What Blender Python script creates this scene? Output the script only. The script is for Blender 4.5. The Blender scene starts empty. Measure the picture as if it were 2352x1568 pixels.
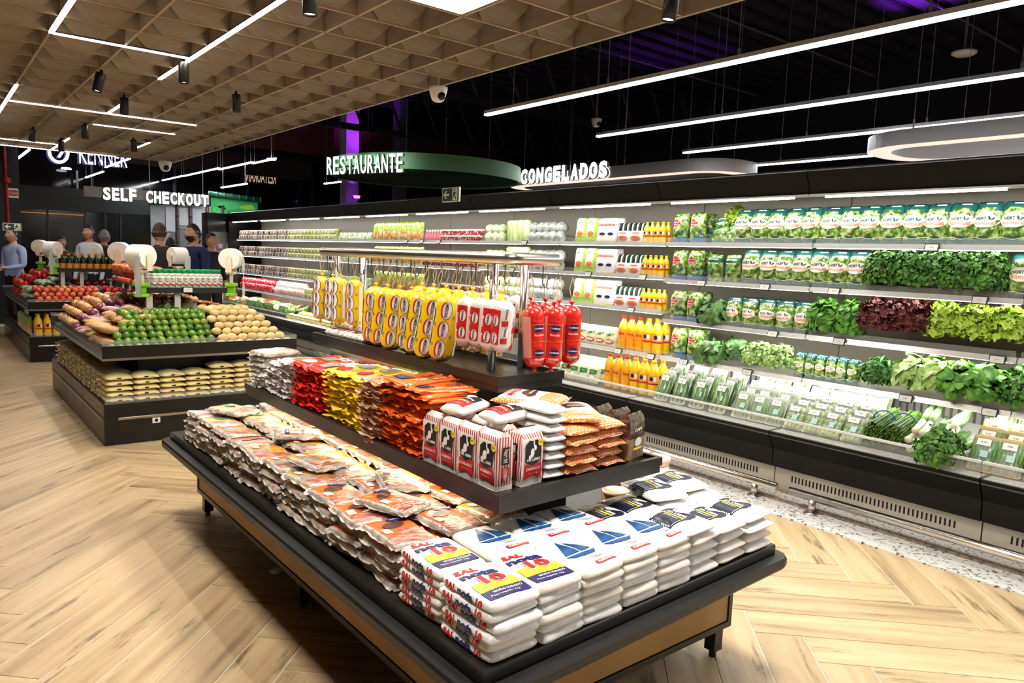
import bpy, math, random
from mathutils import Vector, Matrix, noise
R = random.Random(11)
SC = bpy.context.scene
COL = SC.collection
PI = math.pi

# ---------------------------------------------------------------- camera
def _cam():
    a, b, c = -0.678893, 0.113643, 0.036010
    ca, sa, cb, sb, cc, sc = math.cos(a), math.sin(a), math.cos(b), math.sin(b), math.cos(c), math.sin(c)
    Ry = Matrix(((ca, 0, sa), (0, 1, 0), (-sa, 0, ca)))
    Rx = Matrix(((1, 0, 0), (0, cb, -sb), (0, sb, cb)))
    Rz = Matrix(((cc, -sc, 0), (sc, cc, 0), (0, 0, 1)))
    B = Matrix(((1, 0, 0), (0, 0, -1), (0, 1, 0)))
    W = Rz @ Rx @ Ry @ B
    m = Matrix((W[0], -W[1], -W[2])).transposed().to_4x4()
    m.translation = (0, 0, 1.65)
    d = bpy.data.cameras.new('camera'); d.sensor_width = 36; d.lens = 36 * 1692.06 / 2352
    d.clip_start = 0.05; d.clip_end = 200
    o = bpy.data.objects.new('camera', d); COL.objects.link(o); o.matrix_world = m
    SC.camera = o
_cam()

# ---------------------------------------------------------------- world, view, big lights
SC.view_settings.view_transform = 'Standard'; SC.view_settings.look = 'None'
SC.view_settings.gamma = 1; SC.view_settings.use_curve_mapping = False
SC.view_settings.exposure = 0.28
try:
    cy = SC.cycles
    cy.max_bounces = 4; cy.diffuse_bounces = 3; cy.glossy_bounces = 2; cy.transmission_bounces = 4; cy.transparent_max_bounces = 6
    cy.caustics_reflective = False; cy.caustics_refractive = False
    cy.use_adaptive_sampling = True; cy.adaptive_threshold = .12; cy.adaptive_min_samples = 16
except AttributeError:
    pass
wd = bpy.data.worlds.new('night'); SC.world = wd; wd.use_nodes = True
wd.node_tree.nodes['Background'].inputs[0].default_value = (0.02, 0.022, 0.035, 1)
wd.node_tree.nodes['Background'].inputs[1].default_value = 0.7

def area(name, loc, sx, sy, watts, col=(1, 1, 1), rot=(0, 0, 0), spread=PI):
    d = bpy.data.lights.new(name, 'AREA'); d.shape = 'RECTANGLE'; d.size = sx; d.size_y = sy
    d.energy = watts; d.color = col; d.spread = spread
    o = bpy.data.objects.new(name, d); COL.objects.link(o); o.location = loc; o.rotation_euler = rot
    return o
def spot(name, loc, watts, angle, col=(1, .93, .82), rot=(0, 0, 0), size=.03, blend=.5):
    d = bpy.data.lights.new(name, 'SPOT'); d.energy = watts; d.spot_size = math.radians(angle); d.spot_blend = blend
    d.color = col; d.shadow_soft_size = size
    o = bpy.data.objects.new(name, d); COL.objects.link(o); o.location = loc; o.rotation_euler = rot
    return o
WARM = (1, .95, .88); COOL = (.93, .97, 1)
TUBES = [(5.22, 7.1), (7.1, 7.15), (8.94, 7.18), (10.74, 7.2)]
for i, (x, y1) in enumerate(TUBES):
    area('tube_light', (x, (y1 - 6) / 2, 3.268), .05, y1 + 6, (150, 100, 75, 60)[i], COOL)
# square light box over the table, unseen twin, aisle pair added to brighten floor
for x, y, w in ((2.6, 3.91, 42), (2.6, 1.41, 50), (.6, 1.41, 42), (.6, 3.91, 40)):
    area('light_box_light', (x, y, 3.235), .44, .44, w, WARM)
# refrigerator strips
area('canopy_strip', (5.06, 7.8, 2.158), .03, 15.4, 48, (1, .99, .95), (0, math.radians(-25), 0))
for z, w in ((1.795, 30), (1.475, 30), (1.115, 30), (.785, 46)):
    area('shelf_strip', (5.17, 7.8, z), .02, 15.4, w, (1, .99, .95), (0, math.radians(-12), 0))

# ---------------------------------------------------------------- helpers
def srgb(h):
    h = h.lstrip('#')
    o = []
    for i in (0, 2, 4):
        c = int(h[i:i + 2], 16) / 255
        o.append(c / 12.92 if c <= .04045 else ((c + .055) / 1.055) ** 2.4)
    return (*o, 1)
MATS = {}
def M(name, c='808080', r=.5, metal=0, coat=0, bump=0, bscale=20, var=0, c2=None, cscale=8, lo=.4, hi=.6, detail=3,
      emit=None, es=0, trans=0, stretch=None, rnd=False, ior=1.45, alpha=1, c3=None, hue=0, sub=0, bdist=.01, wave=None):
    if name in MATS: return MATS[name]
    m = bpy.data.materials.new(name); m.use_nodes = True; MATS[name] = m
    nt = m.node_tree; N = nt.nodes; Lk = nt.links.new
    p = N['Principled BSDF']
    col = srgb(c) if isinstance(c, str) else c
    p.inputs['Base Color'].default_value = col
    p.inputs['Roughness'].default_value = r; p.inputs['Metallic'].default_value = metal
    p.inputs['Coat Weight'].default_value = coat; p.inputs['Coat Roughness'].default_value = .12
    p.inputs['IOR'].default_value = ior
    p.inputs['Transmission Weight'].default_value = trans; p.inputs['Alpha'].default_value = alpha
    if sub:
        p.inputs['Subsurface Weight'].default_value = sub; p.inputs['Subsurface Radius'].default_value = (.02, .012, .008)
    if emit:
        p.inputs['Emission Color'].default_value = srgb(emit); p.inputs['Emission Strength'].default_value = es
    need = c2 or bump
    vec = None
    if need or rnd:
        tc = N.new('ShaderNodeTexCoord'); mp = N.new('ShaderNodeMapping'); Lk(tc.outputs['Object'], mp.inputs['Vector'])
        if stretch: mp.inputs['Scale'].default_value = stretch
        vec = mp.outputs['Vector']
        if rnd:
            oi = N.new('ShaderNodeObjectInfo'); mu = N.new('ShaderNodeVectorMath'); mu.operation = 'SCALE'
            Lk(oi.outputs['Random'], mu.inputs['Scale']); mu.inputs[0].default_value = (37, 53, 71)
            ad = N.new('ShaderNodeVectorMath'); ad.operation = 'ADD'
            Lk(tc.outputs['Object'], ad.inputs[0]); Lk(mu.outputs[0], ad.inputs[1]); Lk(ad.outputs[0], mp.inputs['Vector'])
    out = None
    if c2:
        n = N.new('ShaderNodeTexNoise'); n.inputs['Scale'].default_value = cscale; n.inputs['Detail'].default_value = detail
        Lk(vec, n.inputs['Vector'])
        rp = N.new('ShaderNodeValToRGB'); rp.color_ramp.elements[0].position = lo; rp.color_ramp.elements[1].position = hi
        rp.color_ramp.elements[0].color = col; rp.color_ramp.elements[1].color = srgb(c2)
        if c3:
            e = rp.color_ramp.elements.new((lo + hi) / 2); e.color = srgb(c3)
        Lk(n.outputs['Fac'], rp.inputs['Fac']); out = rp.outputs['Color']
    if var or hue:
        oi2 = N.new('ShaderNodeObjectInfo'); hs = N.new('ShaderNodeHueSaturation')
        mr = N.new('ShaderNodeMapRange'); mr.inputs['To Min'].default_value = 1 - var; mr.inputs['To Max'].default_value = 1 + var
        Lk(oi2.outputs['Random'], mr.inputs['Value']); Lk(mr.outputs[0], hs.inputs['Value'])
        if hue:
            ml = N.new('ShaderNodeMath'); ml.operation = 'MULTIPLY'; ml.inputs[1].default_value = 7.31
            fr = N.new('ShaderNodeMath'); fr.operation = 'FRACT'; m2 = N.new('ShaderNodeMapRange')
            Lk(oi2.outputs['Random'], ml.inputs[0]); Lk(ml.outputs[0], fr.inputs[0]); Lk(fr.outputs[0], m2.inputs['Value'])
            m2.inputs['To Min'].default_value = .5 - hue; m2.inputs['To Max'].default_value = .5 + hue
            Lk(m2.outputs[0], hs.inputs['Hue'])
        if out: Lk(out, hs.inputs['Color'])
        else: hs.inputs['Color'].default_value = col
        out = hs.outputs['Color']
    if out: Lk(out, p.inputs['Base Color'])
    if bump:
        n2 = N.new('ShaderNodeTexNoise'); n2.inputs['Scale'].default_value = bscale; n2.inputs['Detail'].default_value = 2
        Lk(vec, n2.inputs['Vector'])
        b = N.new('ShaderNodeBump'); b.inputs['Strength'].default_value = bump; b.inputs['Distance'].default_value = bdist
        Lk(n2.outputs['Fac'], b.inputs['Height']); Lk(b.outputs['Normal'], p.inputs['Normal'])
        if coat: Lk(b.outputs['Normal'], p.inputs['Coat Normal'])
    return m

class MB:
    def __init__(s): s.v = []; s.f = []; s.m = []
    def add(s, vs, fs, mi=0):
        o = len(s.v); s.v.extend(vs)
        for i, f in enumerate(fs):
            s.f.append([o + k for k in f]); s.m.append(mi[i] if isinstance(mi, (list, tuple)) else mi)
        return s
    def box(s, x0, x1, y0, y1, z0, z1, mi=0, sk=None):
        vs = [(x, y, z) for z in (z0, z1) for y in (y0, y1) for x in (x0, x1)]
        if sk: vs = [(x, y + sk(x, y), z) for x, y, z in vs]
        return s.add(vs, [(0, 2, 3, 1), (4, 5, 7, 6), (0, 1, 5, 4), (2, 6, 7, 3), (0, 4, 6, 2), (1, 3, 7, 5)], mi)
    def rbox(s, x0, x1, y0, y1, z0, z1, b=.01, mi=0):
        pts = []
        for i in range(2):
            for j in range(2):
                for k in range(2):
                    X, Y, Z = (x0, x1)[i], (y0, y1)[j], (z0, z1)[k]; sx, sy, sz = (b, -b)[i], (b, -b)[j], (b, -b)[k]
                    pts += [(X, Y + sy, Z + sz), (X + sx, Y, Z + sz), (X + sx, Y + sy, Z)]
        idx = lambda i, j, k, a: (i * 4 + j * 2 + k) * 3 + a
        F = []
        for a in range(3):
            for s_ in range(2):
                q = []
                for (u, w) in ((0, 0), (1, 0), (1, 1), (0, 1)):
                    t = [0, 0, 0]; t[a] = s_; t[(a + 1) % 3] = u; t[(a + 2) % 3] = w; q.append(idx(*t, a))
                F.append(q if s_ else q[::-1])
        for a in range(3):
            b_, c_ = (a + 1) % 3, (a + 2) % 3
            for u in range(2):
                for w in range(2):
                    q = []
                    for e, ax in ((0, b_), (1, b_), (1, c_), (0, c_)):
                        t = [0, 0, 0]; t[a] = e; t[b_] = u; t[c_] = w; q.append(idx(*t, ax))
                    F.append(q if (u + w) % 2 == 1 else q[::-1])
        for i in range(2):
            for j in range(2):
                for k in range(2):
                    t = [idx(i, j, k, a) for a in range(3)]; F.append(t if (i + j + k) % 2 else t[::-1])
        return s.add(pts, F, mi)
    def frame_at(s, d):
        d = Vector(d).normalized(); u = d.orthogonal().normalized(); return u, d.cross(u)
    def cyl(s, p, q, r, n=12, mi=0, r2=None, caps=True):
        p, q = Vector(p), Vector(q); u, w = s.frame_at(q - p); r2 = r if r2 is None else r2
        vs = []
        for c, rr in ((p, r), (q, r2)):
            for i in range(n):
                a = 2 * PI * i / n; vs.append(tuple(c + u * math.cos(a) * rr + w * math.sin(a) * rr))
        fs = [(i, (i + 1) % n, n + (i + 1) % n, n + i) for i in range(n)]
        if caps: fs += [tuple(range(n))[::-1], tuple(range(n, 2 * n))]
        return s.add(vs, fs, mi)
    def tube(s, path, r, n=8, mi=0, closed=False, caps=True):
        P = [Vector(p) for p in path]; L = len(P); vs = []; pu = None
        for i in range(L):
            a = P[(i - 1) % L] if (closed or i > 0) else P[i]; b = P[(i + 1) % L] if (closed or i < L - 1) else P[i]
            d = (b - a).normalized()
            if pu is None: u = d.orthogonal().normalized()
            else: u = (pu - d * pu.dot(d)).normalized()
            pu = u; w = d.cross(u); rr = r[i] if isinstance(r, (list, tuple)) else r
            for k in range(n):
                t = 2 * PI * k / n; vs.append(tuple(P[i] + u * math.cos(t) * rr + w * math.sin(t) * rr))
        fs = []
        for i in range(L if closed else L - 1):
            j = (i + 1) % L
            for k in range(n): fs.append((i * n + k, i * n + (k + 1) % n, j * n + (k + 1) % n, j * n + k))
        if caps and not closed: fs += [tuple(range(n))[::-1], tuple(range((L - 1) * n, L * n))]
        return s.add(vs, fs, mi)
    def lathe(s, prof, n=16, mi=0, o=(0, 0, 0), sx=1, sy=1):
        vs = []; 
        for r, z in prof:
            for i in range(n):
                a = 2 * PI * i / n; vs.append((o[0] + r * math.cos(a) * sx, o[1] + r * math.sin(a) * sy, o[2] + z))
        fs = []; ms = []
        for j in range(len(prof) - 1):
            for i in range(n):
                fs.append((j * n + i, j * n + (i + 1) % n, (j + 1) * n + (i + 1) % n, (j + 1) * n + i)); ms.append(mi[j] if isinstance(mi, list) else mi)
        L = len(prof) - 1
        fs += [tuple(range(n))[::-1], tuple(range(L * n, L * n + n))]; ms += [ms[0], ms[-1]]
        return s.add(vs, fs, ms)
    def grid(s, nu, nv, fn, mi=0, flip=False):
        vs = [tuple(fn(i / nu, j / nv)) for j in range(nv + 1) for i in range(nu + 1)]
        fs = []; ms = []
        for j in range(nv):
            for i in range(nu):
                a = j * (nu + 1) + i; q = (a, a + 1, a + nu + 2, a + nu + 1); fs.append(q[::-1] if flip else q)
                ms.append(mi((i + .5) / nu, (j + .5) / nv) if callable(mi) else mi)
        return s.add(vs, fs, ms)
    def prism(s, poly, z0, z1, mi=0):
        n = len(poly); vs = [(x, y, z0) for x, y in poly] + [(x, y, z1) for x, y in poly]
        return s.add(vs, [tuple(range(n))[::-1], tuple(range(n, 2 * n))] + [(i, (i + 1) % n, n + (i + 1) % n, n + i) for i in range(n)], mi)
    def sphere(s, c, r, nu=10, nv=6, mi=0, sx=1, sy=1, sz=1):
        prof = [(max(r * math.sin(PI * j / nv), 1e-4), -r * math.cos(PI * j / nv) * sz) for j in range(nv + 1)]
        return s.lathe(prof, nu, mi, c, sx, sy)
    def xf(s, mat):
        s.v = [tuple(mat @ Vector(v)) for v in s.v]; return s
    def join(s, o, mat=None, mo=0):
        vs = [tuple(mat @ Vector(v)) for v in o.v] if mat else o.v
        b = len(s.v); s.v.extend(vs); s.f.extend([[b + k for k in f] for f in o.f]); s.m.extend([k + mo for k in o.m]); return s
    def mesh(s, name, mats, smooth=False):
        me = bpy.data.meshes.new(name); me.from_pydata(s.v, [], s.f)
        for m in (mats if isinstance(mats, (list, tuple)) else [mats]): me.materials.append(m)
        if any(s.m): me.polygons.foreach_set('material_index', s.m)
        if smooth: me.polygons.foreach_set('use_smooth', [True] * len(s.f))
        me.update(); return me

def ob(name, mesh, parent=None, loc=(0, 0, 0), rot=(0, 0, 0), scale=(1, 1, 1)):
    o = bpy.data.objects.new(name, mesh); COL.objects.link(o)
    o.location = loc; o.rotation_euler = rot; o.scale = scale
    if parent: o.parent = parent
    return o
def tag(o, label=None, cat=None, group=None, kind=None):
    if label: o['label'] = label
    if cat: o['category'] = cat
    if group: o['group'] = group
    if kind: o['kind'] = kind
    return o
def empty(name, loc=(0, 0, 0), rot=(0, 0, 0)):
    o = bpy.data.objects.new(name, None); COL.objects.link(o); o.location = loc; o.rotation_euler = rot; o.empty_display_size = .05
    return o
def spawn(kind, loc, rot=(0, 0, 0), label=None, group=None, scale=(1, 1, 1)):
    """kind = (name, category, root mesh or None, [(part, mesh[, [(subpart, mesh)]])])"""
    name, cat, root, parts = kind
    o = ob(name, root, None, loc, rot, scale)
    for p in parts:
        c = ob(p[0], p[1], o)
        for sub in (p[2] if len(p) > 2 else []): ob(sub[0], sub[1], c)
    return tag(o, label, cat, group)
ORD = 'first second third fourth fifth sixth seventh eighth ninth tenth eleventh twelfth thirteenth fourteenth fifteenth sixteenth seventeenth eighteenth nineteenth twentieth'.split()
def nth(i):
    if i < 20: return ORD[i]
    t, u = divmod(i + 1, 10)
    tens = {2: 'twenty', 3: 'thirty', 4: 'forty', 5: 'fifty', 6: 'sixty', 7: 'seventy', 8: 'eighty', 9: 'ninety'}[t]
    return {2: 'twentieth', 3: 'thirtieth', 4: 'fortieth', 5: 'fiftieth', 6: 'sixtieth', 7: 'seventieth', 8: 'eightieth', 9: 'ninetieth'}[t] if u == 0 else tens + '-' + ORD[u - 1]
def nof(i, n, end):
    """position word counted from the nearer end"""
    return 'middle' if n % 2 and i == n // 2 and n < 4 else nth(i) + ' from ' + end

# text as 2-D mesh, cached
_TX = {}
def text2d(s, size=1, bold=0, shear=0, res=2, sx=1):
    k = (s, bold, shear, res)
    if k not in _TX:
        cu = bpy.data.curves.new('t', 'FONT'); cu.body = s; cu.size = 1; cu.offset = bold; cu.shear = shear; cu.resolution_u = res
        cu.align_x = 'CENTER'; cu.align_y = 'CENTER'
        o = bpy.data.objects.new('t', cu); COL.objects.link(o)
        dg = bpy.context.evaluated_depsgraph_get(); dg.update()
        me = bpy.data.meshes.new_from_object(o.evaluated_get(dg))
        vs = [tuple(v.co) for v in me.vertices]; fs = [tuple(p.vertices) for p in me.polygons]
        bpy.data.objects.remove(o); bpy.data.curves.remove(cu); bpy.data.meshes.remove(me)
        xs = [v[0] for v in vs]; ys = [v[1] for v in vs]
        cx, cy = (min(xs) + max(xs)) / 2, (min(ys) + max(ys)) / 2
        _TX[k] = ([(v[0] - cx, v[1] - cy) for v in vs], fs, max(xs) - min(xs), max(ys) - min(ys))
    return _TX[k]
def put_text(mb, s, fn, cx, cy, w=None, h=None, mi=0, bold=.02, shear=0, ang=0, res=2):
    """drape text centred at (cx,cy) of a 2-D space; fn(x,y)->3-D point"""
    vs, fs, tw, th = text2d(s, 1, bold, shear, res)
    sx = (w / tw) if w else (h / th); sy = (h / th) if h else sx
    ca, sa = math.cos(ang), math.sin(ang)
    mb.add([tuple(fn(cx + x * sx * ca - y * sy * sa, cy + x * sx * sa + y * sy * ca)) for x, y in vs], fs, mi)
def put_poly(mb, pts, fn, mi=0, n=1):
    """convex-ish outline as a fan with rings so that it follows the surface"""
    cx = sum(p[0] for p in pts) / len(pts); cy = sum(p[1] for p in pts) / len(pts); L = len(pts)
    vs = [tuple(fn(cx, cy))]; fs = []
    for r in range(1, n + 1):
        t = r / n
        for p in pts: vs.append(tuple(fn(cx + (p[0] - cx) * t, cy + (p[1] - cy) * t)))
    for i in range(L): fs.append((0, 1 + i, 1 + (i + 1) % L))
    for r in range(1, n):
        a = 1 + (r - 1) * L; b = a + L
        for i in range(L): fs.append((a + i, b + i, b + (i + 1) % L, a + (i + 1) % L))
    mb.add(vs, fs, mi)
def put_rect(mb, x0, x1, y0, y1, fn, mi=0, nx=4, ny=4):
    mb.grid(nx, ny, lambda u, v: fn(x0 + (x1 - x0) * u, y0 + (y1 - y0) * v), mi)
def ell(cx, cy, a, b, n=20, ang=0):
    return [(cx + a * math.cos(t) * math.cos(ang) - b * math.sin(t) * math.sin(ang), cy + a * math.cos(t) * math.sin(ang) + b * math.sin(t) * math.cos(ang)) for t in [2 * PI * i / n for i in range(n)]]
def rrect(x0, x1, y0, y1, r, n=4):
    o = []
    for cx, cy, a0 in ((x1 - r, y1 - r, 0), (x0 + r, y1 - r, PI / 2), (x0 + r, y0 + r, PI), (x1 - r, y0 + r, 3 * PI / 2)):
        for i in range(n + 1):
            t = a0 + PI / 2 * i / n; o.append((cx + r * math.cos(t), cy + r * math.sin(t)))
    return o
def nz(x, y=0, z=0, s=1): return noise.noise(Vector((x * s, y * s, z * s)))
# ================================================================ STRUCTURE
BLACK = M('black_paint', '1a1816', .42, bump=.05, bscale=60)
DARK = M('dark_void', '0b0b0f', .6)
BLACKGLOSS = M('black_gloss', '100e0d', .15)
STEEL = M('brushed_steel', 'b9b6b0', .28, 1)
CHROME = M('chrome_tube', 'dcd6ce', .24, 1)
WHITEP = M('white_plastic', 'eeeae4', .4)
GLASS = M('clear_plastic', 'f4faf8', .05, alpha=.09)
LED = M('led_white', 'ffffff', .5, emit='ffffff', es=9)
LEDW = M('led_warm', 'ffffff', .5, emit='fff1dc', es=8)
# ---- floor: herringbone tiles on a grout bed
grout = M('grout', 'e2d9ca', .7)
plank_m = M('wood_tile', 'c9ae86', .34, c2='8c7557', c3='b69b73', cscale=2.2, lo=.38, hi=.78, detail=6, stretch=(.55, 7, 3), rnd=True, var=.12, bump=.06, bscale=6)
def _plank_mat():
    nt = plank_m.node_tree; N = nt.nodes; Lk = nt.links.new
    p = N['Principled BSDF']; src = p.inputs['Base Color'].links[0].from_socket
    mp = [n for n in N if n.type == 'MAPPING'][0]
    n = N.new('ShaderNodeTexNoise'); n.inputs['Scale'].default_value = 3.2; n.inputs['Detail'].default_value = 8; n.inputs['Roughness'].default_value = .72
    m2 = N.new('ShaderNodeMapping'); m2.inputs['Scale'].default_value = (.9, .5, 1); Lk(mp.outputs[0], m2.inputs[0]); Lk(m2.outputs[0], n.inputs['Vector'])
    rp = N.new('ShaderNodeValToRGB'); rp.color_ramp.elements[0].position = .57; rp.color_ramp.elements[1].position = .67
    rp.color_ramp.elements[0].color = (1, 1, 1, 1); rp.color_ramp.elements[1].color = (.30, .27, .24, 1)
    Lk(n.outputs['Fac'], rp.inputs['Fac'])
    mx = N.new('ShaderNodeMix'); mx.data_type = 'RGBA'; mx.blend_type = 'MULTIPLY'; mx.inputs['Factor'].default_value = 1
    Lk(src, mx.inputs['A']); Lk(rp.outputs[0], mx.inputs['B']); Lk(mx.outputs['Result'], p.inputs['Base Color'])
_plank_mat()
fl = ob('floor', MB().box(-6, 18, -6, 26, -.1, -.006).mesh('floor', M('wood_floor_far', 'b89c74', .4, c2='9a8060', cscale=5)))
tag(fl, kind='structure')
ob('grout_bed', MB().box(-4, 4.42, -.4, 17.6, -.006, -.003).mesh('grout_bed', grout), fl)
PW = .2165; PL = PW * 6
pm = MB().rbox(.003, PL - .003, .003, PW - .003, -.006, 0, .0008).mesh('plank', plank_m)
pv = []
for m_ in range(-8, 12):
    for j in range(-60, 90):
        pv.append((j * PW + m_ * 2 * PL, j * PW, 0)); pv.append((j * PW, (j - 5) * PW - PL + m_ * 2 * PL, 1))
_r2 = math.sqrt(.5); npl = 0; rest = []
for p_, q_, v_ in pv:
    L_, W_ = (PL, PW) if v_ == 0 else (PW, PL)
    cp, cq = p_ + L_ / 2, q_ + W_ / 2
    cx = .2875 + (cp - cq) * _r2; cy = .072 + (cp + cq) * _r2
    if not (-1.0 < cx < 4.8 and 0.3 < cy < 16.4): continue
    if cx < .07 * cy - .9: continue
    if 1.7 < cx < 2.2 and 7.2 < cy < 9.1: continue
    if 1.6 < cx < 2.3 and 12.3 < cy < 15: continue
    if cx > 3.6 and cy > 3.9 and cx < 9: continue
    if cx > 3.2 and cy > 8: continue
    if cx > 1.7 and cy > 10.6: continue
    if 1.6 < cx < 2.3 and 2.4 < cy < 4.2: continue
    if cx < 2.4 and cy < 1.0 and cx > -.2: continue
    ox = .2875 + (p_ - q_) * _r2; oy = .072 + (p_ + q_) * _r2
    if v_ == 0: o = ob('plank', pm, fl, (ox, oy, 0), (0, 0, PI / 4))
    else: o = ob('plank', pm, fl, (ox + PW * _r2, oy + PW * _r2, 0), (0, 0, 3 * PI / 4))
    npl += 1
print('planks', npl)
# ---- granite border and plinth in front of the refrigerators
granite = M('granite', 'dedcd6', .35, c2='4a4a50', cscale=48, lo=.55, hi=.64, detail=5)
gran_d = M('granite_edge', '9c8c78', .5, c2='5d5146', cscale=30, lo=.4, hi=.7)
kb = ob('kerb', MB().box(4.39, 4.66, -2, 16.2, -.02, .012).mesh('kerb', granite)); tag(kb, kind='structure')
ob('kerb_edge', MB().box(4.655, 4.675, -2, 16.2, -.02, .03).mesh('kerb_edge', gran_d), kb)
ob('kerb_step', MB().box(4.67, 4.83, -2, 16.2, -.02, .024).mesh('kerb_step', granite), kb)
ob('kerb_back_slab', MB().box(4.83, 6, -2, 16.2, -.02, .03).mesh('kerb_gap', gran_d), kb)  # slab behind the step, under the refrigerators
# ---- wooden coffered ceiling
cwood = M('ceiling_board', 'b6a896', .6, c2='a89986', cscale=3, lo=.3, hi=.7, stretch=(2, 2, 9))
cedge = M('ceiling_edge', 'b09a7c', .55)
ceil = ob('ceiling', MB().box(-3.2, 3.70, .66, 15.16, 3.60, 3.62).mesh('ceiling', M('coffer_back', '4d4236', .8))); tag(ceil, kind='structure')
XL = [.845 + .5 * k for k in range(-8, 7)]; YL = [6.66 + .5 * k for k in range(-12, 18)]
def fin(x0, x1, y0, y1):
    mb = MB(); mb.box(x0, x1, y0, y1, 3.215, 3.56, 0); mb.box(x0 - .001, x1 + .001, y0 - .001, y1 + .001, 3.2, 3.215, 1)
    return mb
for x in XL[:-1]: ob('long_board', fin(x - .009, x + .009, .66, 15.16).mesh('long_board', [cwood, cedge]), ceil)
for y in YL: ob('cross_board', fin(-3.155, 3.845, y - .007, y + .007).mesh('cross_board', [cwood, cedge]), ceil)
ob('edge_board', fin(3.835, 3.860, .66, 15.17).mesh('edge_board', [cwood, cwood]), ceil)
ob('end_board', fin(-3.2, 3.86, 15.15, 15.175).mesh('end_board', [cwood, cwood]), ceil)
tp = MB()
_a = [(.145, .486, .008), (.355, .486, .008), (.491, .452, .135), (.491, .40, .345), (.009, .40, .345), (.009, .452, .135)]
tp.add([(x, y, z) for x, y, z in _a] + [(x, y - .01, z - .003) for x, y, z in _a], [(0, 1, 2, 5), (5, 2, 3, 4), (11, 8, 7, 6), (10, 9, 8, 11)] + [(i, 6 + i, 6 + (i + 1) % 6, (i + 1) % 6) for i in range(6)])
tpm = tp.mesh('coffer_panel', cwood)
LBOX = {(2.345, 3.66), (2.345, 1.16), (.345, 1.16), (.345, 3.66)}
for x in XL[:-1]:
    for y in YL[:-1]:
        if any(abs(x - a) < .01 and abs(y - b) < .01 for a, b in LBOX): continue
        if x < -1.2 and y < 5: continue
        if x + .25 < .03 * y - .55 or y < 2.1: continue
        ob('coffer_panel', tpm, ceil, (x, y, 3.203))
for x, y in LBOX:
    pass
# ---- dark hall above and behind
roof_m = M('dark_roof', '2a2a38', .7)
rf = MB()
for i in range(64):
    y = -6 + i * .5; rf.box(3.2, 18, y, y + .28, 6.3, 6.38)
rf.box(-6, 18, -6, 26, 6.4, 6.45)
roof = ob('roof', rf.mesh('roof', roof_m)); tag(roof, kind='structure')
red_m = M('red_pipe', '7a1d18', .45); grey_m = M('grey_conduit', '6b6a68', .5)
for i, (a, b, r, mt) in enumerate([((4.4, -2, 5.6), (4.4, 22, 5.6), .03, red_m), ((6.5, -2, 5.9), (6.5, 20, 5.9), .03, red_m), ((9.5, -4, 5.9), (9.5, 20, 5.9), .03, red_m), ((4.2, 3.2, 5.9), (17, 3.2, 5.9), .06, red_m),
                               ((4.2, 5.6, 6), (17, 5.6, 6), .02, grey_m), ((4.2, 8.4, 6), (17, 8.4, 6), .02, grey_m), ((4.2, 11.4, 6), (17, 11.4, 6), .02, grey_m), ((7.4, -2, 6.0), (7.4, 20, 6.0), .02, grey_m)]):
    ob('ceiling_pipe', MB().cyl(a, b, r, 8).mesh('ceiling_pipe', mt), roof)
tr = MB()
truss_m = M('truss_paint', '1d1a1c', .6)
for y in (12.5, 17.5):
    tr.box(4.2, 18, y - .06, y + .06, 5.9, 6.05); tr.box(4.2, 18, y - .06, y + .06, 4.7, 4.85)
    for k in range(12):
        x = 4.4 + k * 1.15; tr.cyl((x, y, 4.78), (x + .58, y, 5.95), .04, 6); tr.cyl((x + .58, y, 5.95), (x + 1.15, y, 4.78), .04, 6)
ob('roof_truss', tr.mesh('roof_truss', truss_m), roof)
wl_m = M('dark_glass_wall', '08080c', .08)
wb = ob('wall_back', MB().box(-6, 18, 22, 22.2, 0, 6.4).mesh('wall_back', wl_m)); tag(wb, kind='structure')
wr = ob('wall_right', MB().box(17.6, 17.8, -6, 22, 0, 6.4).mesh('wall_right', M('dark_wall', '131218', .7))); tag(wr, kind='structure')
wlf = ob('wall_left', MB().box(-6.2, -6, -6, 26, 0, 6.4).mesh('wall_left', M('beige_wall', 'b8ab98', .7))); tag(wlf, kind='structure')
wn = ob('wall_front', MB().box(-6, 18, -6.2, -6, 0, 6.4).mesh('wall_front', MATS['beige_wall'])); tag(wn, kind='structure')
mul = M('mullion', '3a3d44', .4, .6)
for x in (1.6, 3.6, 5.6, 7.6, 9.6, 11.6): ob('mullion', MB().box(x - .03, x + .03, 21.94, 22.0, 0, 6.4).mesh('mullion', mul), wb)
for z in (2.45, 4.35): ob('transom', MB().box(-6, 17.6, 21.95, 22.0, z - .04, z + .04).mesh('transom', mul), wb)
# brick-red panel band high on the back wall
ob('red_panel_band', MB().box(6.5, 17, 21.8, 21.95, 4.55, 5.6).mesh('red_panel_band', M('brick_red', '5a2a26', .7)), wb)
ob('red_panel_band', MB().box(3.5, 9.5, 21.85, 21.96, 3.75, 4.3).mesh('red_panel_low', M('dark_brown_band', '2a1712', .7)), wb)
# shopfront under the back wall
sf = MB(); sf.box(.9, 5.2, 21.2, 21.9, 2.4, 2.95, 0); sf.box(.9, 5.2, 21.3, 21.9, 0, 2.4, 1)
sfo = ob('wall_shop', sf.mesh('wall_shop', [M('black_fascia', '0c0c0d', .35), M('shop_glass', '11100f', .12)])); tag(sfo, kind='structure')
for x in (1.7, 2.5, 3.3, 3.75, 4.1): ob('shop_mullion', MB().box(x - .02, x + .02, 21.26, 21.3, 0, 2.4).mesh('shop_mullion', M('bronze', '4a3020', .4, .5)), sfo)
ob('shop_glow_strip', MB().box(1.2, 3.3, 21.28, 21.3, 2.30, 2.32).mesh('shop_glow_strip', M('shop_led', '805030', .5, emit='c07838', es=.6)), sfo)
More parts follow.
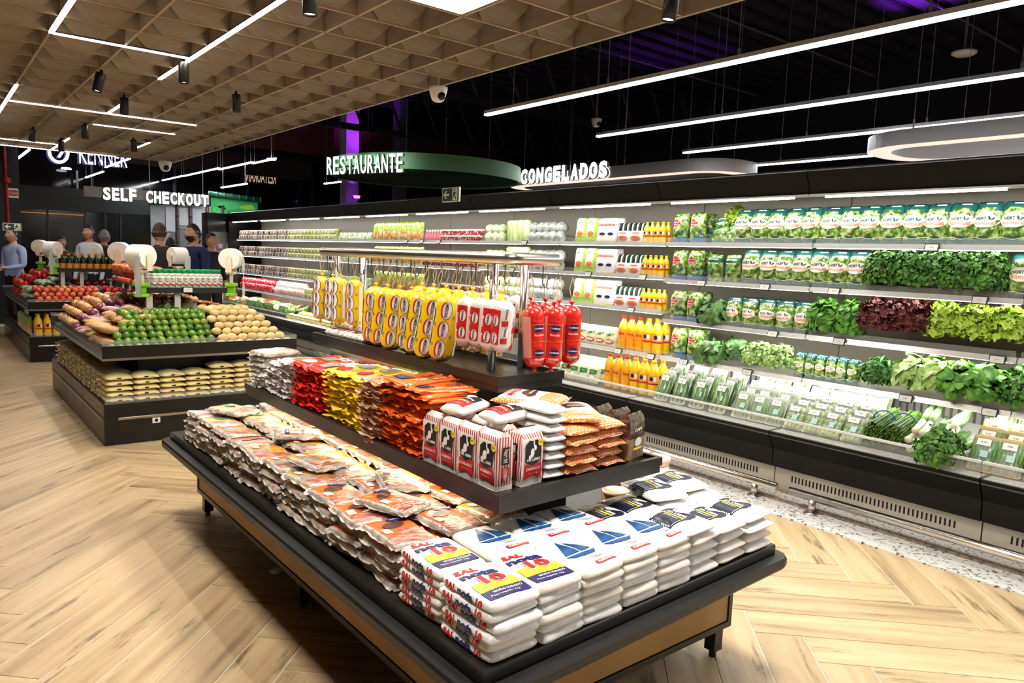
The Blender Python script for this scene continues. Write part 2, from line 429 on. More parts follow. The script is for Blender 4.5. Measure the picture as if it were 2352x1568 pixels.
# column with red pipe at far left
cl = ob('column', MB().box(.75, 1.6, 17.43, 18.2, 0, 6.4).mesh('column', M('column_dark', '1d1f26', .6))); tag(cl, kind='structure')
ob('red_standpipe', MB().cyl((1.42, 17.40, 0), (1.36, 17.40, 4.2), .028, 8).cyl((1.39, 17.36, 2.72), (1.39, 17.36, 2.82), .07, 8).mesh('red_standpipe', M('red_gloss', 'a02018', .35)), cl)
col2 = ob('column.001', MB().box(-.2, .32, 14.5, 15, 0, 4.6).mesh('column_pale', M('pale_column', '9aa0a8', .5))); tag(col2, kind='structure')
# grey pillar far behind with purple uplight, and dark ones
pc = ob('pillar', MB().box(9.85, 10.25, 20.2, 20.6, 0, 6.3).mesh('pillar', M('pillar_grey', '8d8890', .6))); tag(pc, kind='structure')
pc2 = ob('pillar.001', MB().box(11.6, 11.9, 20.2, 20.6, 0, 6.3).mesh('pillar_b', M('pillar_pale', '5a6068', .6))); tag(pc2, kind='structure')
PUR = (.45, .04, 1)
def purple(loc, watts, rot, ang=70):
    spot('purple_light', loc, watts, ang, PUR, rot, .05, .8)
# ================================================================ CEILING FIXTURES AND SIGNS
def led_line(x0, x1, y0, y1, label):
    mb = MB(); mb.box(x0, x1, y0, y1, 3.186, 3.1995)
    o = empty('light_strip', ((x0 + x1) / 2, (y0 + y1) / 2, 3.19))
    off = Vector(o.location)
    mb.v = [tuple(Vector(v) - off) for v in mb.v]
    ob('diffuser', mb.mesh('diffuser', LEDW), o)
    mb2 = MB(); mb2.box(x0 - .004, x1 + .004, y0 - .004, y1 + .004, 3.196, 3.203); mb2.v = [tuple(Vector(v) - off) for v in mb2.v]
    ob('channel', mb2.mesh('channel', BLACK), o)
    tag(o, label, 'light strip', 'light strips under the wooden ceiling')
    L = max(x1 - x0, y1 - y0)
    area('strip_light', ((x0 + x1) / 2, (y0 + y1) / 2, 3.184), x1 - x0, y1 - y0, 4.0 * L, WARM)
w = .016
for a in [((1.84 - w, 1.84 + w, 2.2, 7.69), 'long white light strip running to the top edge of the photo'),
          ((.845 - w, .845 + w, 3.2, 6.66), 'white light strip at top left meeting a cross strip'),
          ((.86, 1.823, 6.66 - w, 6.66 + w), 'white cross strip joining two long light strips'),
          ((.845 - w, .845 + w, 9.1, 12.4), 'short light strip at the left edge of the photo'),
          ((.862, 2.87, 10.2 - w, 10.2 + w), 'long cross strip passing the hanging black spotlight'),
          ((1.85 - w, 1.85 + w, 9.15, 10.18), 'short light strip beside a black spotlight'),
          ((1.87, 2.88, 11.26 - w, 11.26 + w), 'lone cross strip of light without branches'),
          ((.3, 1.83, 14.1 - w, 14.1 + w), 'far cross strip ending at a short branch'),
          ((1.85 - w, 1.85 + w, 13.1, 15.0), 'short far branch strip between two cross strips'),
          ((.3, 2.84, 15.03 - w, 15.03 + w), 'farthest cross strip along the ceiling end'),
          ((2.83 - w, 2.83 + w, 12.5, 13.5), 'shortest light strip half hidden by a spotlight')]:
    led_line(*a[0], a[1])
spot_k = MB().lathe([(.012, .2), (.012, .17), (.042, .168), (.043, .165), (.043, 0), (.038, -.001), (.036, .03)], 16)
spot_mesh = spot_k.mesh('housing', M('spot_black', '141210', .35), True)
lens_mesh = MB().lathe([(.001, .012), (.036, .012), (.036, .016), (.001, .016)], 16).mesh('lens', M('spot_lens', 'ffffff', .4, emit='fff0d8', es=14))
SPOTS = [(1.83, 4.24, 0, 0, 'largest black cylinder spotlight near the top edge'), (1.32, 7.72, .0, .22, 'tilted black cylinder spotlight left of the light strip'), (1.80, 6.73, 0, 0, 'black cylinder spotlight under the strip junction'),
         (2.56, 7.70, .0, -.05, 'black cylinder spotlight nearest the ceiling edge'), (1.76, 8.82, 0, 0, 'black spotlight touching the short branch strip'), (1.29, 12.3, 0, .12, 'far black spotlight at left crossing a strip'),
         (1.78, 11.3, 0, 0, 'unlit looking far black spotlight between strips'), (2.56, 12.2, 0, -.1, 'far black spotlight in front of the shortest strip'), (1.76, 13.2, 0, 0, 'farthest black spotlight with glowing round lens'),
         (2.36, 1.9, 0, -.1, 'black spotlight above the salt bags'), (3.34, 2.85, .1, .1, 'black spotlight with bright lens at the top edge')]
for i, (x, y, rx, ry, lb) in enumerate(SPOTS):
    o = spawn(('spotlight', 'spotlight', None, [('housing', spot_mesh), ('lens', lens_mesh)]), (x, y, 3.0), (rx, ry, 0), lb, 'cylinder spotlights')
    spot('spot_lamp', (x, y, 2.985), (85 if i in (1, 2, 3, 4) else 28 if i < 9 else 90 if i == 9 else 60), 75 if i < 9 else 80, WARM, (rx, ry, 0), .03, .7)
# square light boxes, the aisle ones unseen and added for fill
for (x, y), lb in zip(sorted(LBOX, key=lambda t: -t[1]), ('square light box recessed in the wooden ceiling, first', 'square light box recessed in the wooden ceiling, second', 'unseen square light box above the near aisle', 'square light box above the salt table')):
    o = empty('light_box', (x, y, 3.2)); tag(o, lb, 'light box')
    ob('diffuser', MB().box(.01, .49, .01, .49, .04, .05).mesh('box_diffuser', LEDW), o)
    ob('frame', MB().box(.009, .03, .009, .491, .0, .04).box(.47, .491, .009, .491, .0, .04).box(.03, .47, .009, .03, .0, .04).box(.03, .47, .47, .491, .0, .04).mesh('box_frame', M('bronze_frame', '6a4a30', .4)), o)
# pendant tubes
for i, (x, y1) in enumerate(TUBES):
    o = empty('pendant_tube', (x, y1, 3.29)); tag(o, ['bright pendant light tube above the refrigerators, nearest of four', 'second pendant light tube from the wooden ceiling', 'third pendant light tube crossing behind the white ring', 'thinnest pendant light tube, farthest back on the right'][i], 'light tube', 'pendant light tubes')
    ob('diffuser', MB().box(-.028, .028, -(y1 + 6), 0, -.02, .0).mesh('tube_diffuser', LED), o)
    ob('housing', MB().box(-.03, .03, -(y1 + 6), 0, .0, .035).mesh('tube_housing', M('alu_white', 'd0d0d4', .4, .3)), o)
    for k in range(9):
        yy = -.5 - k * 1.45
        ob('hanger', MB().cyl((0, yy, .035), (0, yy, 3.1), .004, 5).cyl((0, yy, .035), (0, yy, .09), .012, 6).mesh('hanger', M('hanger_wire', '9a9aa4', .4, .5)), o)
# tube reflections in the dark glass, built as glowing hung bars
for i, (x, z, y0, y1, lb) in enumerate([(5.24, 3.31, 13.65, 14.86, 'first stepped reflected light line above the green play booth'), (5.24, 3.335, 14.87, 16.95, 'second stepped reflected light line above the green play booth'), (5.24, 3.365, 16.97, 19.8, 'third stepped reflected light line above the checkout sign'), (5.24, 3.375, 19.82, 21.8, 'fourth stepped reflected light line, nearest the dark glass'),
                                        (5.24, 2.935, 15.2, 16.8, 'low reflected light line left of the mirrored lettering'), (3.45, 3.37, 16.9, 19.4, 'slanted reflected light line crossing the storefront sign'), (3.42, 3.28, 19.5, 21.8, 'slanted reflected light line above the checkout sign'), (1.74, 3.36, 17.0, 20.2, 'slanted reflected light line at the far left glass'), (7.0, 3.1, 14.6, 15.4, 'short reflected light line ending at the restaurant sign')]):
    o = ob('tube_reflection', MB().box(-.02, .02, y0, y1, -.012, .012).mesh('tube_reflection', LED), None, (x, 0, z)); tag(o, lb, 'light tube', 'modelled light tube reflections in the dark glass')
    if i < 4 or i == 4: area('booth_fill_light', (x, (y0 + y1) / 2, z - .014), .04, y1 - y0, 14 * (y1 - y0), COOL)  # added fill for booth and people, set along the modelled reflections
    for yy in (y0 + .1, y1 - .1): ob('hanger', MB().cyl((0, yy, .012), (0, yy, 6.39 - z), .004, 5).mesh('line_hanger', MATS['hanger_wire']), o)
# dome cameras
dome = MB().lathe([(.002, .0), (.03, .004), (.05, .02), (.065, .06), (.075, .1), (.078, .12), (.06, .125), (.002, .125)], 16)
dome_b = dome.mesh('body', WHITEP, True)
dome_l = MB().sphere((-.02, -.045, .045), .034, 12, 8).mesh('lens', BLACKGLOSS, True)
dome_s = MB().cyl((0, 0, .12), (0, 0, .22), .008, 8).mesh('stem', WHITEP)
for loc, lb, s in (((3.74, 5.83, 3.02), 'white dome camera hanging from the wooden ceiling edge', 1.12), ((3.6, 14.75, 2.98), 'white dome camera at the far ceiling corner', 1.5), ((8.5, 8.6, 3.75), 'small white camera above the frozen food sign', 1.1)):
    spawn(('dome_camera', 'camera', dome_b, [('lens', dome_l), ('stem', dome_s if loc[2] < 3.5 else MB().cyl((0, 0, .12), (0, 0, 2.4), .012, 6).mesh('long_stem', grey_m))]), loc, (0, 0, .4), lb, 'security cameras', (s, s, s))
ob_ = ob('smoke_detector', MB().lathe([(.002, 0), (.12, .0), (.17, .03), (.17, .06), (.002, .06)], 20).mesh('smoke_detector', WHITEP, True), None, (7.55, 4.85, 5.3)); tag(ob_, 'white round ceiling unit near the red pipe', 'access point')
ob('bracket', MB().cyl((0, 0, .05), (0, 0, 1.0), .02, 6).mesh('bracket', grey_m), ob_)
ob_ = ob('smoke_detector.001', bpy.data.meshes['smoke_detector'], None, (12.4, 4.8, 4.9)); tag(ob_, 'white round ceiling unit between two light tubes', 'access point')
ob('bracket', MB().cyl((0, 0, .05), (0, 0, 1.4), .02, 6).mesh('bracket', grey_m), ob_)
# letters standing on a plane: origin, direction along text, up = z
LET = M('lit_letter', 'ffffff', .4, emit='ffffff', es=5)
LETS = M('letter_side', 'c8c8cc', .4)
def sign_letters(name, s, fn, pos, width, height, parent, depth=.05, gap=0, bold=.045):
    n = len(s); step = width / n
    for i, ch in enumerate(s):
        if ch == ' ': continue
        vs, fs, tw, th = text2d(ch, 1, bold, 0, 3)
        sw = height / th * (.92 if ch in 'I' else 1); sx = min(step * .82 / max(tw, .3), height / th * 1.15)
        mb = MB(); k = len(vs)
        c = (i + .5) * step
        f3 = lambda x, y, d: tuple(fn(pos[0] + c + x * sx, pos[1] + y * height / th, d))
        mb.add([f3(x, y, depth) for x, y in vs] + [f3(x, y, 0) for x, y in vs], fs + [tuple(k + j for j in f[::-1]) for f in fs], 0)
        cnt = {}
        for f in fs:
            for a, b in zip(f, f[1:] + f[:1]): cnt[(a, b)] = 1
        side = [(b, a, a + k, b + k) for (a, b) in cnt if (b, a) not in cnt]
        o = len(mb.v) - 2 * k
        for q in side: mb.f.append([o + t for t in q]); mb.m.append(1)
        ob('letter', mb.mesh('letter_' + ch, [LET, LETS]), parent)
# RESTAURANTE drum
C0 = Vector((7.62, 12.2)); r0 = 1.78
o = empty('round_sign', (C0.x, C0.y, 3.05)); tag(o, 'round green hanging sign drum lettered RESTAURANTE', 'sign')
green = M('green_paint', '79b183', .55); green_d = M('green_slat', '2f5236', .7)
ob('band', MB().grid(64, 1, lambda u, v: (r0 * math.cos(2 * PI * u), r0 * math.sin(2 * PI * u), .27 * v), 0).grid(64, 1, lambda u, v: ((r0 - .03) * math.cos(2 * PI * u), (r0 - .03) * math.sin(2 * PI * u), .27 * v), 0, True)
   .grid(64, 1, lambda u, v: ((r0 - .03 * v) * math.cos(2 * PI * u), (r0 - .03 * v) * math.sin(2 * PI * u), 0), 0, True).mesh('band', green, True), o)
sm = MB()
for k in range(-17, 18):
    x = k * .1; hl = math.sqrt(max(0, (r0 - .04) ** 2 - x * x))
    if hl > .1: ob('slat', MB().box(x - .012, x + .012, -hl, hl, .02, .14).mesh('slat', green_d), o)
ob('top_plate', MB().lathe([(.01, .2), (r0 - .04, .2), (r0 - .04, .22), (.01, .22)], 48).mesh('top_plate', green_d), o)
a0 = math.radians(200); P0 = Vector((math.cos(a0), math.sin(a0))) * (r0 + .05); D0 = Vector((-math.sin(a0), math.cos(a0)))
sign_letters('RESTAURANTE', 'RESTAURANTE', lambda s, z, d: (P0.x + D0.x * s + math.cos(a0) * d, P0.y + D0.y * s + math.sin(a0) * d, .06 + z), (-.74, 0), 1.72, .30, o, .05, bold=.01)
ob('letter_rail', MB().add([(P0.x + D0.x * s + math.cos(a0) * d, P0.y + D0.y * s + math.sin(a0) * d, z) for s in (-.72, .95) for d in (-.02, 0) for z in (.03, .06)], [(0, 1, 3, 2), (4, 6, 7, 5), (0, 4, 5, 1), (2, 3, 7, 6), (0, 2, 6, 4), (1, 5, 7, 3)]).mesh('letter_rail', green), o)
for k in range(4): ob('hanger', MB().cyl((1.2 * math.cos(k * PI / 2 + .7), 1.2 * math.sin(k * PI / 2 + .7), .22), (1.2 * math.cos(k * PI / 2 + .7), 1.2 * math.sin(k * PI / 2 + .7), 3.3), .005, 5).mesh('drum_hanger', MATS['hanger_wire']), o)
# ring signs
def ring(cx, cy, lx, ly, z, h, band, label, rad):
    o = empty('ring_sign', (cx, cy, z)); tag(o, label, 'sign')
    out = rrect(-lx / 2, lx / 2, -ly / 2, ly / 2, rad, 10); inn = rrect(-lx / 2 + band, lx / 2 - band, -ly / 2 + band, ly / 2 - band, rad - band, 10)
    n = len(out); m1 = MB(); m2 = MB()
    m1.add([(x, y, 0) for x, y in out] + [(x, y, h) for x, y in out], [(i, (i + 1) % n, n + (i + 1) % n, n + i) for i in range(n)])
    m1.add([(x, y, 0) for x, y in inn] + [(x, y, h) for x, y in inn], [((i + 1) % n, i, n + i, n + (i + 1) % n) for i in range(n)])
    m1.add([(x, y, h) for x, y in out] + [(x, y, h) for x, y in inn], [(i, (i + 1) % n, n + (i + 1) % n, n + i) for i in range(n)])
    m2.add([(x, y, .004) for x, y in out] + [(x, y, .004) for x, y in inn], [((i + 1) % n, i, n + i, n + (i + 1) % n) for i in range(n)])
    ob('band', m1.mesh('ring_band', M('ring_grey', 'b4b1b2', .5)), o)
    ob('lit_underside', m2.mesh('ring_under', M('ring_glow', 'fff0e6', .5, emit='ffdccc', es=.9)), o)
    for sx in (-1, 1):
        for k in range(4):
            x = sx * (lx / 2 - band / 2); y = -ly / 2 + rad + (ly - 2 * rad) * k / 3
            ob('hanger', MB().cyl((x, y, h), (x, y, h + 2.9), .004, 5).cyl((x, y, h), (x, y, h + .12), .012, 6).mesh('ring_hanger', MATS['hanger_wire']), o)
    return o
rg = ring(10.25, 9.7, 1.5, 5.5, 3.09, .2, .28, 'white ring sign lettered CONGELADOS above the dark refrigerator top', .7)
sign_letters('CONGELADOS', 'CONGELADOS', lambda s, z, d: (-.76 - d, 1.92 - s, .13 + z), (0, .02), 2.42, .29, rg, .06, bold=.05)
ring(9.4, 1.6, 1.6, 5.85, 3.05, .17, .26, 'empty white ring pendant at the right edge of the photo', .7)
# SELF CHECKOUT board
o = empty('board_sign', (3.96, 17.5, 2.545)); o.scale = (.921, .921, .921); tag(o, 'pale board sign lettered SELF CHECKOUT', 'sign')
ob('board', MB().box(-1.35, 1.33, 0, .12, .04, .27).mesh('board', M('board_grey', '8f8883', .6)), o)
sign_letters('SELF CHECKOUT', 'SELF CHECKOUT', lambda s, z, d: (s - 1.0, -d, .13 + z), (0, 0), 2.3, .28, o, .04, bold=.035)
for x in (-1.2, 0, 1.2): ob('hanger', MB().cyl((x, .06, .27), (x, .06, 4.15), .006, 5).mesh('board_hanger', MATS['hanger_wire']), o)
# storefront sign seen beyond the glass, half hidden by the ceiling
o = empty('storefront_sign', (3.05, 21.85, 3.85)); tag(o, 'blue-white glowing storefront sign half hidden by the ceiling', 'sign')
KEN = M('blue_neon', 'c8ccff', .4, emit='b9bcff', es=5)
mb = MB(); put_text(mb, 'KENNER', lambda x, y: (x, 0, y), .80, .02, 1.1, .48, 0, .0, 0); ob('lettering', mb.mesh('neon_letters', KEN), o)
mb = MB(); mb.tube([(-.2 + .2 * math.cos(t), 0, .0 + .24 * math.sin(t)) for t in [2 * PI * i / 24 for i in range(24)]], .035, 6, 0, True); mb.tube([(-.2, 0, -.12), (-.12, 0, .02), (-.08, 0, .16)], .03, 6)
ob('emblem', mb.mesh('neon_emblem', KEN), o)
# sign reflection in the dark glass, modelled as dim glowing mirrored letters
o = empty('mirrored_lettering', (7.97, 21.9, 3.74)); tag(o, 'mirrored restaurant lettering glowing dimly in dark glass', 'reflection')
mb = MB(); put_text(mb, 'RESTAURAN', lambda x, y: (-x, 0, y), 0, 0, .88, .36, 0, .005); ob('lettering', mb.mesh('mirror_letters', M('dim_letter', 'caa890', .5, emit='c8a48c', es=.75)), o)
# exit signs
def exit_sign(loc, rot, w, h, label):
    o = empty('exit_sign', loc, rot); tag(o, label, 'exit sign', 'exit signs')
    ob('plate', MB().box(-w / 2, w / 2, 0, .02, 0, h).mesh('exit_plate', M('exit_cream', 'dcd9c8', .5)), o)
    mb = MB(); f = lambda x, y: (x * w, -.003, y * h)
    put_rect(mb, -.46, .46, .07, .93, f, 0, 1, 1)
    o2 = ob('green_field', mb.mesh('exit_green', M('exit_green', '24402f', .5)), o)
    mb = MB(); f = lambda x, y: (x * w, -.006, y * h)
    mb.add([f(*p) for p in ((-.4, .5), (-.26, .78), (-.19, .78), (-.28, .57), (-.06, .57), (-.06, .43), (-.28, .43), (-.19, .22), (-.26, .22))], [(0, 8, 7, 6, 3, 2, 1), (3, 6, 5, 4)])
    put_rect(mb, .12, .42, .1, .9, f, 0, 1, 1)
    ob('arrow_and_door', mb.mesh('exit_marks', M('exit_mark', 'e6e4cf', .5)), o)
    mb = MB(); f = lambda x, y: (x * w, -.009, y * h)
    put_poly(mb, ell(.25, .78, .045, .07, 10), f); put_poly(mb, [(.2, .68), (.31, .66), (.27, .42), (.18, .44)], f); put_poly(mb, [(.18, .46), (.25, .42), (.19, .27), (.13, .17), (.1, .2), (.15, .3)], f); put_poly(mb, [(.24, .44), (.29, .42), (.36, .28), (.36, .16), (.32, .16), (.31, .27)], f)
    put_poly(mb, [(.2, .66), (.15, .54), (.19, .5), (.23, .6)], f); put_poly(mb, [(.29, .66), (.38, .56), (.36, .52), (.28, .58)], f)
    ob('running_figure', mb.mesh('exit_man', MATS['exit_green']), o)
exit_sign((4.955, 7.40, 2.275), (0, 0, -PI / 2), .36, .17, 'green exit sign with arrow standing on the refrigerator top')
exit_sign((1.30, 15.62, 1.80), (0, 0, 0), .27, .13, 'small green exit sign at the far left column')
o = empty('fire_sign', (1.49, 17.4, 2.54)); o.scale = (.7, .7, .7); tag(o, 'small red and white fire equipment sign by the red pipe', 'sign')
ob('plate', MB().box(-.12, .12, 0, .02, -.13, .13).mesh('fire_plate', WHITEP), o)
mb = MB(); put_rect(mb, -.1, .1, -.08, .08, lambda x, y: (x, -.004, y), 0, 1, 1); ob('red_field', mb.mesh('fire_red', M('fire_red', 'c8241c', .5)), o)
mb = MB(); put_text(mb, 'Oi-2', lambda x, y: (x, -.008, y), 0, 0, .16, .07); ob('lettering', mb.mesh('fire_text', WHITEP), o)
# purple uplights of the hall
purple((10.05, 19.9, 3.3), 420, (PI * .97, 0, 0), 70); purple((10.3, 18.8, 4.2), 300, (PI * .75, 0, 0), 70)
purple((8.2, 6.8, 5.4), 260, (PI, .3, 0), 90); purple((9.6, 8.6, 5.5), 200, (PI, .3, 0), 90); purple((12.6, 2.9, 5.4), 400, (PI, .3, 0), 90); purple((13.5, 6, 5.4), 260, (PI, 0, 0), 90); purple((10.5, 13, 5.2), 260, (PI, 0, 0), 60); purple((6.4, 20.9, 2.3), 160, (PI, 0, 0), 40); purple((8.1, 20.9, 2.3), 160, (PI, 0, 0), 40); purple((13.3, 11.3, 3.1), 160, (PI, 0, 0), 60)
for (x, y, z), lb in zip(((10.05, 19.9, 3.2), (6.4, 20.9, 2.2), (8.1, 20.9, 2.2), (13.3, 11.3, 3.0)), ('purple uplight at the foot of the grey pillar', 'purple uplight left of the mirrored letters', 'purple uplight right of the mirrored letters', 'purple uplight beyond the frozen food ring')):
    o = ob('uplight', MB().lathe([(.002, 0), (.08, 0), (.1, .07), (.002, .06)], 14).mesh('uplight', M('purple_glow', '9a30ff', .4, emit='b040ff', es=8)), None, (x, y, z)); tag(o, lb, 'uplight', 'purple uplights'); ob('stand', MB().cyl((0, 0, -z), (0, 0, 0), .03, 8).mesh('uplight_stand', grey_m), o)
# ================================================================ TABLE (three tiers)
woodp = M('table_wood', 'ab8752', .45, c2='9b7644', cscale=4, stretch=(1, 1, .12), lo=.3, hi=.7, bump=.04, bscale=30)
BLK = M('table_black', '211f1d', .3, bump=.06, bscale=45)
SK = lambda x, y: (.043 * (x - 1.87)) if y < 2.6 else 0
tbl = empty('display_table', (1.88, 3.0, 0)); tag(tbl, 'black and wood display table with three stepped tiers of groceries', 'table')
def tpart(name, mb, mt, parent=None, smooth=False):
    mb.v = [(x - 1.88, y - 3.0, z) for x, y, z in mb.v]
    return ob(name, mb.mesh(name, mt, smooth), parent or tbl)
for x, y in ((1.33, 4.58), (1.33, 3.13), (1.33, 1.72), (2.565, 1.745), (2.565, 3.13), (2.565, 4.58)):
    l = tpart('leg', MB().box(x - .026, x + .026, y - .026, y + .026, .03, .15), BLK)
    tpart('foot', MB().cyl((x, y, 0), (x, y, .035), .016, 12), BLK, l)
fr = MB(); x0, x1, y0, y1 = 1.285, 2.61, 1.695, 4.645
fr.box(x0, x1, y0, y1, .14, .165, 0); fr.box(x0 + .02, x1 - .02, y0 + .02, y1 - .02, .165, .47, 0)
for a, b in ((x0, y0), (x1 - .022, y0), (x0, y1 - .022), (x1 - .022, y1 - .022)): fr.box(a, a + .022, b, b + .022, .165, .47)
tpart('frame', fr, BLK)
for z0, z1 in ((.168, .318), (.324, .47)):
    tpart('wood_panel', MB().box(x0 + .024, x1 - .024, y0 + .006, y0 + .022, z0, z1), woodp)
    tpart('wood_panel', MB().box(x0 + .006, x0 + .022, y0 + .024, y1 - .024, z0, z1), woodp)
    tpart('wood_panel', MB().box(x1 - .022, x1 - .006, y0 + .024, y1 - .024, z0, z1), woodp)
    tpart('wood_panel', MB().box(x0 + .024, x1 - .024, y1 - .022, y1 - .006, z0, z1), woodp)
def sked(mb): mb.v = [(x, y + SK(x, y), z) for x, y, z in mb.v]; return mb
tpart('deck', sked(MB().rbox(1.12, 2.625, 1.495, 4.585, .47, .55, .004)), BLK)
# bumper rail around the deck
bp = MB(); loop = rrect(1.105, 2.64, 1.48, 4.60, .03, 3)
sec = [(-.01, .464), (.014, .462), (.03, .466), (.036, .476), (.036, .5), (.03, .51), (-.01, .512)]
n = len(loop); vs = []
for i, (x, y) in enumerate(loop):
    cx, cy = 1.8725, 3.04; dx = 1 if x > cx else -1; dy = 1 if y > cy else -1
    a, b = loop[(i - 1) % n], loop[(i + 1) % n]; t = Vector((b[0] - a[0], b[1] - a[1])).normalized(); nn = (t.y, -t.x)
    for d, z in sec: vs.append((x + nn[0] * d, y + nn[1] * d, z))
k = len(sec)
bp.add(vs, [(i * k + j, ((i + 1) % n) * k + j, ((i + 1) % n) * k + (j + 1) % k, i * k + (j + 1) % k) for i in range(n) for j in range(k)])
tpart('bumper_rail', sked(bp), M('bumper_rubber', '1c1b1a', .4))
def tier(x0, x1, y0, y1, zt, name, ped):
    a = sked(MB().box(x0, x1, y0, y1, zt - .035, zt - .018).box(x0, x0 + .02, y0, y1, zt - .018, zt).box(x1 - .02, x1, y0, y1, zt - .018, zt).box(x0 + .02, x1 - .02, y0, y0 + .02, zt - .018, zt).box(x0 + .02, x1 - .02, y1 - .02, y1, zt - .018, zt))
    o = tpart(name, a, BLK)
    tpart('lower_band', sked(MB().box(x0 + .006, x1 - .006, y0 + .006, y1 - .006, zt - .065, zt - .037)), BLK, o)
    tpart('pedestal', MB().box(*ped), M('pedestal_dark', '2c2a1c', .2), o)
tier(1.46, 2.33, 1.865, 4.29, .865, 'middle_tier', (1.78, 2.10, 2.2, 4.1, .55, .80))
tier(1.775, 2.15, 2.285, 4.06, 1.175, 'top_tier', (1.82, 2.1, 2.5, 3.9, .847, 1.11))
# warm light strips under the tier edges
for x0, x1, y0, y1, z in ((1.56, 1.575, 2.1, 4.2, .7985), (2.215, 2.23, 2.1, 4.2, .7985), (1.808, 1.818, 2.55, 3.9, 1.1085), (2.103, 2.113, 2.55, 3.9, 1.1085)):
    tpart('light_strip', MB().box(x0, x1, y0, y1, z - .006, z), M('tier_led', 'fff0d0', .5, emit='ffe2ae', es=4))
    area('tier_strip_light', ((x0 + x1) / 2, (y0 + y1) / 2, z - .008), x1 - x0, y1 - y0, 2.2 * (y1 - y0), (1, .86, .62), (0, (.5 if x1 < 1.9 else -.5), 0))
# rack of chrome tube on the top tier
rk = empty('hanging_rack', (2.005, 3.25, 1.125)); tag(rk, 'chrome tube rack with hooks standing on the top tier', 'rack')
lp = [(x - 2.005, y - 3.25, .52) for x, y in rrect(1.865, 2.145, 2.33, 4.15, .05, 5)]
ob('top_rail', MB().tube(lp, .026, 12, 0, True).mesh('top_rail', CHROME, True), rk)
for x in (1.93, 2.10):
    for y in (2.53, 4.06):
        p = ob('post', MB().cyl((x - 2.005, y - 3.25, .0), (x - 2.005, y - 3.25, .51), .019, 14).mesh('post', CHROME, True), rk)
        ob('foot_disc', MB().lathe([(.002, 0), (.045, 0), (.045, .006), (.03, .014), (.002, .014)], 18, 0, (x - 2.005, y - 3.25, .0)).mesh('foot_disc', CHROME, True), p)
hk_m = M('hook_wire', '6f6d6a', .3, .9)
HOOKS = []
for sx in (1.872, 2.138):
    for i in range(13):
        y = 2.45 + i * .135; HOOKS.append((sx, y))
        ob('hook', MB().tube([(sx - 2.005, y - 3.25, .52), (sx - 2.005, y - 3.25, .415), (sx - 2.0 + .008, y - 3.25, .40), (sx - 2.005 + .024, y - 3.25, .405), (sx - 2.005 + .028, y - 3.25, .43)], .003, 5).mesh('hook', hk_m), rk)

# ================================================================ REFRIGERATORS
FR0, FR1 = -.0, 15.62
UN = [-.0, 1.52, 2.89, 4.27, 5.68, 7.05, 8.43, 9.81, 11.2, 12.6, 14.0, 15.58]
blk_f = M('fridge_black', '0e0c0b', .4, ior=1.3); grey_f = M('fridge_grey_black', '161516', .5, ior=1.3); fside = M('fridge_inner', '968e80', .4)
steel_f = M('fridge_steel', 'c4bfb4', .38, .55); slat_w = M('shelf_white', 'dfdfdb', .35, .1); strip_m = M('price_rail', 'c6c6c2', .25, .4)
rail_c = M('acrylic_edge', 'cfe0da', .08, alpha=.55)
def grate(mb, x0, x1, y0, y1, z, dx, dy, t):
    x = x0
    while x < x1: mb.box(x, x + t, y0, y1, z, z + .003); x += dx
    y = y0
    while y < y1: mb.box(x0, x1, y, y + t, z, z + .003); y += dy
led_tube = M('fridge_led', 'ffffff', .5, emit='fffbf2', es=10)
hat = {2: (1.5, 1.525), 3: (1.145, 1.215)}
FZ = (.815, 1.145, 1.50, 1.82)
def shelf_z(u, k):
    """k = 0 lowest .. 3 top"""
    z = FZ[k]
    if 3 <= u <= 4 and k == 2: z = 1.522
    if 3 <= u <= 4 and k == 1: z = 1.215
    return z
